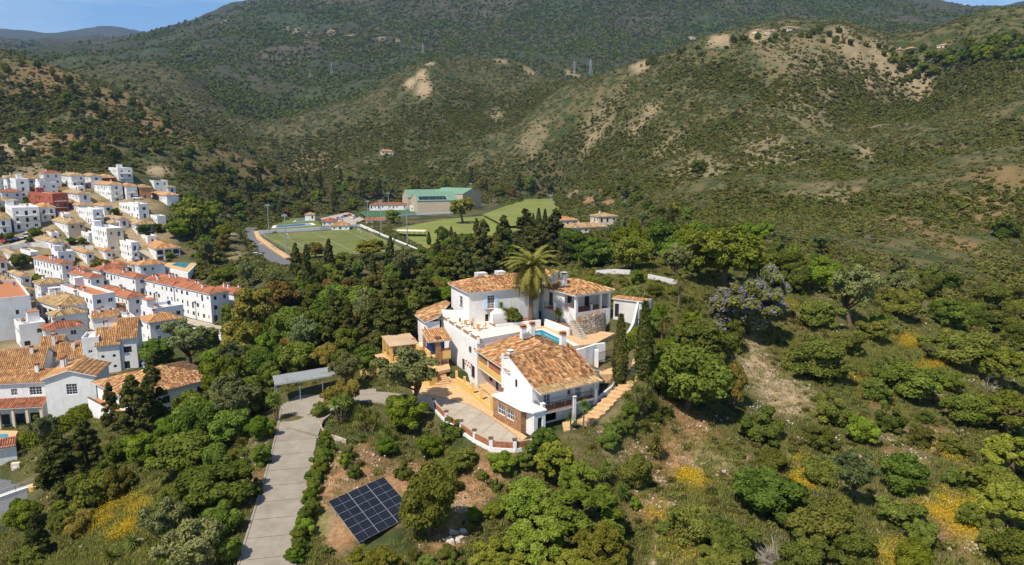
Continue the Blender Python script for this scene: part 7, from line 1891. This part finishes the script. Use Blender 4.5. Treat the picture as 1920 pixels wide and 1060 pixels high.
cluster('of the dark thicket at the bottom edge', 'thicket at the bottom edge', [('bush', 1300, 984, 50, 56), ('bush', 1372, 1010, 56, 54), ('broad', 1432, 925, 66, 50), ('bush', 1540, 978, 76, 62), ('bush', 1600, 1032, 50, 46), ('bush', 1500, 1046, 60, 40), ('bush', 1345, 1060, 50, 34)])
cluster('of the bushes round the bare clearing', 'bushes round the bare clearing', [('bush', 1532, 676, 64, 52), ('olive', 1600, 546, 58, 46), ('broad', 1722, 716, 56, 42), ('bush', 1800, 660, 62, 42), ('bush', 1592, 642, 34, 30), ('bush', 1536, 592, 42, 30), ('bush', 1492, 528, 32, 36), ('bright', 1528, 522, 36, 28), ('bush', 1690, 572, 52, 40), ('bush', 1376, 636, 26, 40), ('rust', 1378, 724, 24, 56), ('bush', 1650, 700, 26, 20), ('bush', 1640, 622, 34, 28)])
cluster('of the pines along the right edge', 'pines along the right edge', [('pine', 1890, 768, 52, 42), ('pine', 1902, 850, 52, 44), ('broad', 1862, 905, 48, 40), ('pine', 1908, 950, 56, 46), ('bush', 1868, 1012, 44, 34), ('broad', 1912, 1040, 48, 40), ('broad', 1812, 772, 44, 34), ('pine', 1880, 690, 46, 36), ('bush', 1900, 610, 44, 36), ('bush', 1850, 560, 40, 30), ('broad', 1780, 590, 40, 30)])
cluster('of the trees below the tiled house', 'trees below the tiled house', [('conifer', 112, 872, 50, 66), ('broad', 172, 926, 46, 46), ('rust', 222, 905, 32, 38), ('broad', 340, 850, 60, 46), ('broad', 405, 914, 74, 58), ('olive', 306, 982, 46, 46), ('olive', 366, 1026, 70, 50), ('broad', 420, 980, 42, 42), ('bright', 268, 842, 46, 40), ('bright', 320, 808, 42, 34), ('broad', 432, 800, 52, 44), ('bush', 60, 1050, 40, 36), ('rust', 150, 985, 30, 28)])
cluster('of the shaggy conifers before the tiled house', 'conifers before the tiled house', [('conifer', 208, 770, 18, 44), ('conifer', 250, 764, 34, 58), ('conifer', 288, 745, 27, 60), ('conifer', 160, 835, 34, 44), ('cypress', 336, 775, 9, 30)])
cluster('of the hedge right of the driveway', 'hedge right of the driveway', [('bright', 610, 822, 17, 17), ('broad', 610, 840, 19, 22), ('broad', 600, 859, 21, 21), ('bright', 600, 878, 18, 20), ('broad', 590, 896, 20, 19), ('broad', 590, 914, 17, 18), ('bright', 581, 933, 19, 17), ('broad', 581, 952, 21, 22), ('broad', 571, 970, 18, 21), ('bright', 571, 988, 20, 20), ('broad', 561, 1007, 17, 19), ('broad', 561, 1026, 19, 18), ('bright', 551, 1044, 21, 17)])
cluster('of the trees left of the driveway', 'trees left of the driveway', [('bright', 486, 806, 28, 26), ('broad', 494, 852, 24, 24), ('broad', 468, 745, 48, 46), ('bush', 480, 915, 18, 17), ('olive', 440, 745, 50, 50), ('broad', 428, 1032, 30, 30), ('bush', 448, 858, 22, 17)])
cluster('of the garden shrubs below the parking terrace', 'garden shrubs below the parking terrace', [('bright', 756, 776, 46, 42), ('bush', 846, 808, 30, 22), ('bright', 806, 838, 34, 26), ('bush', 868, 862, 34, 28), ('bright', 940, 866, 28, 26), ('bush', 838, 880, 30, 24), ('rust', 640, 745, 34, 36), ('bush', 655, 852, 16, 14), ('bright', 724, 838, 24, 16), ('bush', 600, 770, 20, 18), ('bush', 985, 860, 22, 20)])
cluster('of the trees behind the upper house', 'trees behind the upper house', [('conifer', 740, 590, 42, 62), ('conifer', 798, 560, 32, 46), ('broad', 828, 545, 34, 34), ('conifer', 702, 600, 34, 54), ('conifer', 905, 470, 30, 50), ('conifer', 945, 468, 28, 50), ('conifer', 1010, 462, 28, 44), ('broad', 1115, 476, 44, 36), ('broad', 1190, 478, 44, 36), ('broad', 1245, 452, 42, 38), ('broad', 1075, 462, 34, 34), ('olive', 1270, 480, 36, 34), ('conifer', 985, 445, 30, 46), ('broad', 840, 505, 40, 30), ('conifer', 870, 490, 26, 44), ('conifer', 1040, 440, 24, 40)])
cluster('of the broad trees between village and villa', 'broad trees between village and villa', [('olive', 352, 632, 50, 44), ('rust', 470, 585, 56, 50), ('rust', 452, 648, 50, 50), ('rust', 520, 560, 40, 36), ('broad', 548, 620, 52, 48), ('broad', 610, 600, 50, 50), ('broad', 560, 672, 44, 36), ('broad', 660, 560, 50, 40), ('conifer', 630, 600, 30, 56), ('broad', 300, 664, 36, 22), ('bright', 415, 672, 40, 34), ('broad', 500, 690, 44, 36)])
cluster('of the tall trees by the pitch', 'tall trees by the pitch', [('pine', 868, 392, 28, 26), ('pine', 695, 468, 32, 20), ('rust', 590, 470, 20, 18), ('rust', 556, 486, 18, 16), ('broad', 645, 492, 24, 18), ('olive', 770, 490, 28, 22), ('broad', 745, 505, 30, 24), ('broad', 840, 470, 24, 22), ('broad', 830, 440, 16, 18), ('bright', 420, 515, 24, 18), ('broad', 355, 405, 40, 40), ('bright', 335, 430, 26, 20)])
cluster('of the small cypresses beside the big meadow', 'small cypresses beside the big meadow', [('cypress', 804, 447, 4, 12), ('cypress', 832, 440, 4, 12), ('cypress', 846, 438, 4, 11), ('cypress', 1000, 415, 4, 15), ('cypress', 1010, 408, 5, 18), ('cypress', 1022, 410, 5, 17), ('cypress', 990, 418, 4, 11), ('cypress', 1034, 418, 4, 14)])
cluster('of the village trees amid the houses', 'village trees amid the houses', [('rust', 190, 497, 18, 16), ('broad', 215, 398, 11, 9), ('broad', 68, 434, 13, 9), ('bright', 134, 453, 9, 7), ('bright', 154, 452, 9, 7), ('broad', 40, 490, 22, 18), ('broad', 272, 430, 14, 11), ('broad', 296, 428, 12, 10), ('bright', 318, 478, 10, 8), ('broad', 310, 580, 10, 8)])

for i, (x, y, R_, kd) in enumerate(((17.6, 96.2, 1.4, 'bright'), (18.9, 98.4, 1.6, 'bush'), (16.4, 94.2, 1.2, 'bush'), (20.4, 101.2, 1.7, 'broad'), (21.5, 104.5, 1.6, 'bright'), (15.4, 92.6, .9, 'bright'))):
    plant(kd, None, None, None, None, NAMES[kd][0], LOOK[kd] + ', ' + ORD[i] + ' of those hiding the wall end right of the villa', NAMES[kd][1], 'greenery at the wall end', seed=i, at=(x, y), R=R_, hs=1.3)
cluster('of the shrubs before the white boundary walls', 'shrubs before the boundary walls', [('bright', 1138, 532, 12, 10), ('bush', 1170, 530, 14, 11), ('broad', 1228, 545, 16, 13), ('bush', 1262, 548, 12, 10), ('bright', 1105, 528, 14, 12), ('broad', 1196, 520, 18, 16)])
# ---------------------------------------------------------------- woods: trees placed at random inside areas of the place
def inside(poly, x, y):
    c = False; n = len(poly)
    for i in range(n):
        x1, y1 = poly[i]; x2, y2 = poly[(i + 1) % n]
        if (y1 > y) != (y2 > y) and x < (x2 - x1) * (y - y1) / (y2 - y1) + x1: c = not c
    return c
def free(x, y, r, k=.72):
    for a, b, c in PLANTED:
        if (a - x) ** 2 + (b - y) ** 2 < (k * (c + r)) ** 2: return False
    for P in NOGO:
        if inside(P, x, y): return False
        for i in range(len(P)):
            x1, y1 = P[i]; x2, y2 = P[(i + 1) % len(P)]; ex, ey = x2 - x1, y2 - y1
            t = max(0, min(1, ((x - x1) * ex + (y - y1) * ey) / (ex * ex + ey * ey + 1e-9)))
            if (x - x1 - ex * t) ** 2 + (y - y1 - ey * t) ** 2 < (r * .75) ** 2: return False
    for v in RD.values():
        P = v[0]
        if ((P[:, 0] - x) ** 2 + (P[:, 1] - y) ** 2).min() < (v[1] + r * .8) ** 2: return False
    return True
def wood(poly, n, kinds, rm, label, group, seed, k=.62, tries=14):
    made = []; rng = random.Random(seed); xs = [p[0] for p in poly]; ys = [p[1] for p in poly]; done = 0
    for t in range(n * tries):
        if done >= n: break
        px = rng.uniform(min(xs), max(xs)); py = rng.uniform(min(ys), max(ys))
        if not inside(poly, px, py): continue
        h = hit(px, py, 1.5)
        if h is None: continue
        R = rng.uniform(*rm)
        if not free(h[0], h[1], R, k): continue
        kind = rng.choice(kinds); nm, cat = NAMES[kind]
        look = LOOK[kind]
        o = plant(kind, None, None, None, None, nm, look + ' ' + label, cat, group, seed=rng.randrange(9), at=(h[0], h[1]), R=R * (.62 if kind == 'conifer' else 1), hs=rng.uniform(.95, 1.45) * (1.3 if kind == 'conifer' else 1))
        made.append((o, look)); done += 1
    relabel(made, group)
    return done
def relabel(made, where):
    """name each tree of a wood by its kind and its place in the wood"""
    if not made: return
    P = [proj(*o.location) for o, _ in made]; xs = sorted(p[0] for p in P); ys = sorted(p[1] for p in P); n = len(P)
    def third(v, a): return 0 if v <= a[n // 3] else 1 if v <= a[2 * n // 3] else 2
    cells = {}
    for (o, look), p in zip(made, P):
        k = (('upper', 'mid', 'lower')[third(p[1], ys)], ('left', 'centre', 'right')[third(p[0], xs)], look); cells.setdefault(k, []).append((p[0], o))
    for (v, h, look), L in cells.items():
        L.sort(key=lambda t: t[0])
        for i, (_, o) in enumerate(L):
            o['label'] = (f'{look}, the only one {v} {h} of {where}' if len(L) == 1 else f'{ORD[min(i, 15)]} {look} from left, {v} {h} of {where}')
def plant_woods():
    wood([(300,650),(420,600),(430,560),(560,555),(700,545),(830,520),(850,560),(790,600),(700,640),(690,690),(640,690),(520,705),(520,760),(480,830),(440,850),(300,810),(420,700)], 70,
         ['broad', 'broad', 'broad', 'rust', 'bright', 'olive', 'conifer'], (1.9, 3.4), 'in the dense wood between village and villa', 'wood between village and villa', 1)
    wood([(420,535),(500,522),(570,505),(800,482),(850,452),(1035,450),(1060,462),(1180,458),(1290,440),(1290,500),(1100,500),(1060,490),(850,520),(700,545),(430,560)], 90,
         ['broad', 'broad', 'olive', 'bright', 'rust', 'conifer'], (2.4, 4.2), 'in the wood below the pitch', 'wood below the pitch', 2)
    wood([(20,820),(180,820),(300,830),(480,880),(470,1060),(300,1060),(300,950),(150,900)], 9, ['broad', 'bush', 'olive', 'bush', 'bright'], (1.2, 2.2), 'on the slope left of the driveway', 'slope left of the driveway', 3)
    wood([(1400,560),(1920,560),(1920,1060),(1700,1060),(1660,760),(1480,650)], 12, ['bush', 'bush', 'broad', 'olive', 'bright'], (1.0, 2.2), 'on the flowery slope', 'flowery slope', 4, .8)
    wood([(620,820),(1000,880),(1200,860),(1280,950),(1200,1060),(780,1060)], 22, ['bush', 'bright', 'bush'], (.5, 1.2), 'on the bank below the villa', 'bank below the villa', 5, .8)
    wood([(1200,560),(1300,600),(1320,760),(1180,800),(1120,840),(1150,790),(1200,700)], 22, ['bright', 'bush', 'broad', 'bush'], (.8, 1.8), 'beside the ochre steps', 'beside the ochre steps', 6, .6)
    wood([(1160,420),(1500,440),(1700,480),(1920,540),(1920,640),(1700,590),(1500,500),(1290,500)], 50, ['bush', 'broad', 'bush', 'olive', 'bright'], (1.8, 3.4), 'in the gully behind the violet bush', 'gully behind the violet bush', 7)
    wood([(380,340),(700,330),(1000,340),(1050,360),(960,372),(740,372),(640,400),(560,408),(478,402),(455,415),(425,455),(395,500),(360,480),(350,400)], 110, ['broad', 'broad', 'rust', 'olive', 'conifer', 'bright'], (3.0, 5.5), 'in the valley wood behind the pitch', 'valley wood behind the pitch', 8, .55)
    wood([(0,110),(160,150),(300,205),(450,270),(600,335),(420,345),(330,310),(100,310),(0,320)], 120, ['broad', 'broad', 'bush', 'olive'], (2.6, 4.6), 'dotted over the hill above the village', 'hill above the village', 9, 1.0)
    wood([(1060,370),(1180,330),(1300,390),(1290,430),(1150,420)], 26, ['broad', 'bush', 'olive'], (2.2, 3.8), 'at the foot of the hill behind the cream house', 'hillfoot behind the cream house', 10)
    wood([(1180,128),(1300,85),(1390,62),(1560,52),(1650,85),(1500,80),(1400,90)], 34, ['bush', 'broad', 'bush'], (2.0, 4.2), 'on the crest round the hilltop villa', 'crest round the hilltop villa', 11, 1.0)
    wood([(-10,380),(120,370),(260,390),(300,440),(270,520),(240,600),(200,560),(-10,560)], 34, ['broad', 'bright', 'bush', 'rust'], (1.3, 2.4), 'between the village houses', 'gardens between village houses', 13, .9)
    wood([(1640,85),(1760,90),(1920,60),(1920,110),(1780,130),(1700,150)], 46, ['broad', 'bush', 'bright'], (3.0, 5.5), 'on the ridge at the upper right', 'ridge at the upper right', 12)
plant_woods()
relabel(INFILL, 'village between larger houses')

# ---------------------------------------------------------------- ground cover nobody could count
def proto_obj(name, me):
    return bpy.data.objects.new(name, me)
def scatter(name, proto_me, pts, scl, rot, label, cat):
    me = bpy.data.meshes.new(name)
    me.vertices.add(len(pts)); me.vertices.foreach_set('co', np.asarray(pts, np.float32).ravel())
    a = me.attributes.new('scl', 'FLOAT', 'POINT'); a.data.foreach_set('value', np.asarray(scl, np.float32))
    a = me.attributes.new('rot', 'FLOAT', 'POINT'); a.data.foreach_set('value', np.asarray(rot, np.float32))
    o = obj(name, me, None, 'stuff'); o['label'] = label; o['category'] = cat
    ng = bpy.data.node_groups.new(name + '_nodes', 'GeometryNodeTree')
    ng.interface.new_socket('Geometry', in_out='INPUT', socket_type='NodeSocketGeometry')
    ng.interface.new_socket('Geometry', in_out='OUTPUT', socket_type='NodeSocketGeometry')
    N = ng.nodes; L = ng.links
    gi = N.new('NodeGroupInput'); go = N.new('NodeGroupOutput')
    io = N.new('GeometryNodeInstanceOnPoints'); oi = N.new('GeometryNodeObjectInfo')
    oi.inputs['Object'].default_value = proto_obj(name + '_piece', proto_me)
    oi.inputs['As Instance'].default_value = True
    n1 = N.new('GeometryNodeInputNamedAttribute'); n1.data_type = 'FLOAT'; n1.inputs['Name'].default_value = 'scl'
    n2 = N.new('GeometryNodeInputNamedAttribute'); n2.data_type = 'FLOAT'; n2.inputs['Name'].default_value = 'rot'
    cx = N.new('ShaderNodeCombineXYZ')
    L.new(gi.outputs[0], io.inputs['Points']); L.new(oi.outputs['Geometry'], io.inputs['Instance'])
    L.new(n1.outputs['Attribute'], io.inputs['Scale']); L.new(n2.outputs['Attribute'], cx.inputs['Z']); L.new(cx.outputs[0], io.inputs['Rotation'])
    L.new(io.outputs['Instances'], go.inputs[0])
    md = o.modifiers.new('scatter', 'NODES'); md.node_group = ng
    return o

def shrub_mesh(name, seed, n, leaf, lm, k=9):
    rng = np.random.RandomState(seed); cl = dome(rng, k, (.28, .5), .75, .25, .62)
    V, F, r = cloud(rng, cl, n, leaf, 1.5, .3, .4)
    return npmesh(name, V, F, [LM[lm]], r)
def tuft_mesh(name, seed, n, lm, spread=.5, h=.5, w=.05, tip=None):
    rng = np.random.RandomState(seed); V, F, R = [], [], []
    for i in range(n):
        b = np.array([rng.normal() * spread * .5, rng.normal() * spread * .5, -.05]); a = rng.uniform(0, 6.28); l = h * rng.uniform(.5, 1.2)
        d = np.array([math.cos(a), math.sin(a), 0]); s = np.array([-d[1], d[0], 0]) * w
        t = b + d * l * rng.uniform(.2, .7) + np.array([0, 0, l]); k = len(V)
        V += [b - s, b + s, t + s * .4, t - s * .4]; F.append((k, k + 1, k + 2, k + 3)); R.append(rng.uniform(0, 1))
    return npmesh(name, np.array(V), np.array(F), [LM[lm]], R)

def ground_cover():
    rng = np.random.RandomState(77)
    na, nr = 700, 520
    az = np.linspace(math.radians(-40), math.radians(40), na)
    r = np.exp(np.linspace(math.log(44), math.log(3000), nr))
    A, R = np.meshgrid(az, r); X = R * np.sin(A); Y = R * np.cos(A); Z = gheight(X, Y)
    S = (Z - CZ) / R
    vis = S >= np.maximum.accumulate(S, 0) - np.where(R < 200, .035, .006)
    # inside the picture
    zz = Z - CZ; f = Y * _c - zz * _s; u = Y * _s + zz * _c
    PX = 960 + FPX * X / f; PY = 530 - FPX * u / f
    vis &= (PX > -60) & (PX < 1980) & (PY > -40) & (PY < 1110)
    dA = (az[1] - az[0]) * R * R * math.log(r[1] / r[0])
    den = .5 + fbm(X / 34, Y / 34, 3)
    block = np.zeros(X.shape, bool)
    for P in NOGO + [p[0] for p in PADS]:
        P = np.asarray(P); m = (X > P[:, 0].min() - 2) & (X < P[:, 0].max() + 2) & (Y > P[:, 1].min() - 2) & (Y < P[:, 1].max() + 2)
        if m.any(): block[m] |= _sdf(P, X[m], Y[m]) < .6
    for v in RD.values():
        P = v[0]; m = (X > P[:, 0].min() - 6) & (X < P[:, 0].max() + 6) & (Y > P[:, 1].min() - 6) & (Y < P[:, 1].max() + 6)
        xx, yy = X[m], Y[m]; d = np.full(xx.shape, 1e9)
        for q in P: d = np.minimum(d, (xx - q[0]) ** 2 + (yy - q[1]) ** 2)
        block[m] |= d < (v[1] + .6) ** 2
    VILLAGE = [(-40, 330), (330, 320), (345, 470), (440, 600), (420, 720), (200, 800), (-40, 900)]
    vm = np.zeros(X.shape, bool); c = np.zeros(X.shape, bool); n = len(VILLAGE)
    for i in range(n):
        x1, y1 = VILLAGE[i]; x2, y2 = VILLAGE[(i + 1) % n]
        c ^= ((y1 > PY) != (y2 > PY)) & (PX < (x2 - x1) * (PY - y1) / (y2 - y1 + 1e-9) + x1)
    vm = c
    bare = np.zeros(X.shape); flow = np.zeros(X.shape); green = np.zeros(X.shape)
    for (px, py, rp, typ, amt) in GROUND_SPOTS:
        m = (np.abs(PX - px) < rp * 1.3) & (np.abs(PY - py) < rp)
        if not m.any(): continue
        d = np.hypot((PX[m] - px), (PY[m] - py) * 1.5) / rp
        w = amt * (1 - sstep(.4, 1.0, d + .25 * fbm(X[m] / 5, Y[m] / 5, 2)))
        g = bare if typ in (0, 3) else flow if typ == 2 else green
        g[m] = np.maximum(g[m], w)
    def pick(w, n):
        w = np.where(vis & ~block, w, 0).ravel(); p = w / w.sum()
        k = rng.choice(len(p), n, p=p)
        x = X.ravel()[k]; y = Y.ravel()[k]; rr = R.ravel()[k]
        x = x + rng.normal(size=n) * rr * .0022; y = y + rng.normal(size=n) * rr * .006
        return x, y, gheight(x, y), rr
    # hollows grow dense, spurs stay bare
    def blur(a, n):
        for ax in (0, 1):
            c = np.cumsum(np.concatenate([np.repeat(a.take([0], ax), n, ax), a, np.repeat(a.take([-1], ax), n, ax)], ax), ax); k = a.shape[ax]
            a = (c.take(range(2 * n, 2 * n + k), ax) - c.take(range(0, k), ax)) / (2 * n)
        return a
    conc = np.clip((blur(Z, 16) - Z) / (R * .006), -1, 1)
    noise = np.clip(den + .35 * conc, .16, 1)
    clear = 1 - .92 * np.clip(bare * 1.3, 0, 1) - .8 * np.clip(flow, 0, 1)
    # scrub on the hills, two leaf tints, then trees of the far slopes
    w = dA * noise * clear * sstep(120, 220, R) * (1 - sstep(950, 1300, R)) * (R / 400) ** -.9 * np.where(vm, .12, 1)
    for j, (lm, n, sc) in enumerate((('scrub', 62000, (.5, 1.5)), ('olive', 20000, (.45, 1.1)), ('thicket', 18000, (.8, 2.2)))):
        x, y, z, rr = pick(w if lm != 'thicket' else w * np.clip(.05 + 1.0 * fbm(X / 90 + 5, Y / 90, 3) + .9 * conc, .02, 1.3), n)
        scatter(('hill_scrub', 'pale_scrub', 'hill_thicket')[j], shrub_mesh('shrub', 810 + j, 150, .30, lm), np.stack([x, y, z - .1], 1), rng.uniform(*sc, n) * (.8 + rr / 1400), rng.uniform(0, 6.28, n),
                ('low olive green scrub covering the hills', 'pale grey green scrub among the hill scrub', 'darker thickets spread over the hills')[j], 'scrub')
    w = dA * np.clip(.3 + fbm(X / 160, Y / 160, 3) + .6 * conc, .03, 1) * (1 - .8 * np.clip(bare, 0, 1)) * sstep(900, 1200, R) * (R / 1000) ** -1
    x, y, z, rr = pick(w, 26000)
    scatter('far_trees', shrub_mesh('far_tree', 820, 60, .5, 'oak', 6), np.stack([x, y, z], 1), rng.uniform(1.6, 4.2, len(x)) * (.6 + rr / 2600), rng.uniform(0, 6.28, len(x)), 'distant dark trees covering the mountain slopes', 'woodland')
    # near slopes: small shrubs, grass tufts, dry grass, flowers
    near = 1 - sstep(130, 190, R)
    w = dA * near * (.15 + noise) * (1 - .9 * np.clip(bare, 0, 1)) * np.where(vm, .3, 1)
    x, y, z, rr = pick(w * (1 - .9 * np.clip(bare + flow + .6 * green, 0, 1)), 4600)
    scatter('low_shrubs', shrub_mesh('low_shrub', 830, 420, .17, 'scrub'), np.stack([x, y, z], 1), rng.uniform(.25, .75, len(x)), rng.uniform(0, 6.28, len(x)), 'low shrubs and weeds covering the near slopes', 'undergrowth')
    x, y, z, rr = pick(dA * near * (.3 + green * 1.6 + noise * .5) * (1 - .95 * np.clip(bare, 0, 1)), 46000)
    scatter('grass', tuft_mesh('grass_tuft', 840, 26, 'grass', .6, .32, .03), np.stack([x, y, z], 1), rng.uniform(.5, 1.3, len(x)), rng.uniform(0, 6.28, len(x)), 'green grass tufts on the near slopes', 'grass')
    x, y, z, rr = pick(dA * near * (.25 + bare * .3 + noise * .3), 20000)
    scatter('dry_grass', tuft_mesh('dry_tuft', 841, 22, 'straw', .6, .26, .025), np.stack([x, y, z], 1), rng.uniform(.4, 1.2, len(x)), rng.uniform(0, 6.28, len(x)), 'dry straw coloured grass on the near slopes', 'grass')
    fr = np.random.RandomState(850); V, F, Rr = [], [], []
    P = np.stack([fr.normal(size=34) * .5, fr.normal(size=34) * .5, fr.uniform(.12, .34, 34)], 1)
    Vq, Fq = leaf_quads(P, unit(fr.normal(size=(34, 3)) * .4 + [0, 0, 1]), .06, fr, 1.1)
    fl = npmesh('flower_patch', Vq, Fq, [LM['flower']], fr.uniform(0, 1, 34))
    x, y, z, rr = pick(dA * near * np.clip(flow - .25, 0, 1) ** 1.2 * np.clip(.2 + 1.6 * fbm(X / 3, Y / 3, 2), .03, 1), 1700)
    scatter('yellow_flowers', fl, np.stack([x, y, z], 1), rng.uniform(.6, 1.5, len(x)), rng.uniform(0, 6.28, len(x)), 'yellow wild flowers in patches on the slopes', 'flowers')
    st = MB(); rr = np.random.RandomState(4)
    for i in range(9):
        c = rr.normal(size=3) * [.5, .5, 0]; q = rr.uniform(.04, .11)
        st.hexa([tuple(c + np.array(p) * q + rr.normal(size=3) * q * .2) for p in ((-1, -.8, -.5), (1, -.8, -.5), (1, .8, -.5), (-1, .8, -.5), (-.7, -.5, .5), (.7, -.5, .6), (.7, .5, .5), (-.7, .5, .6))], 'stone', rr.uniform(.3, 1))
    x, y, z, rr_ = pick(dA * near * (.06 + bare) * (1 - flow), 800)
    scatter('stones', st.mesh('stone_patch'), np.stack([x, y, z], 1), rng.uniform(.5, 1.5, len(x)), rng.uniform(0, 6.28, len(x)), 'loose stones on the bare soil of the near slopes', 'stones')
ground_cover()
# ---------------------------------------------------------------- thin valley haze
def haze():
    zl = float(GRID['z'].min()) - 2.0
    m = bpy.data.materials.new('thin_haze'); m.use_nodes = True; N = m.node_tree.nodes; L = m.node_tree.links
    N.remove(N['Principled BSDF']); v = N.new('ShaderNodeVolumePrincipled')
    v.inputs['Color'].default_value = (.36, .57, .95, 1); v.inputs['Density'].default_value = HAZE; v.inputs['Anisotropy'].default_value = .25
    L.new(v.outputs[0], N['Material Output'].inputs['Volume'])
    b = MB(); b.box(-9000, 9000, -300, 9800, zl, float(GRID['z'].max()) + 25, m)
    o = b.build('haze', None, False, 'stuff'); o['label'] = 'thin bluish haze in the air over the valley'; o['category'] = 'haze'
HAZE = 6.5e-5
haze()
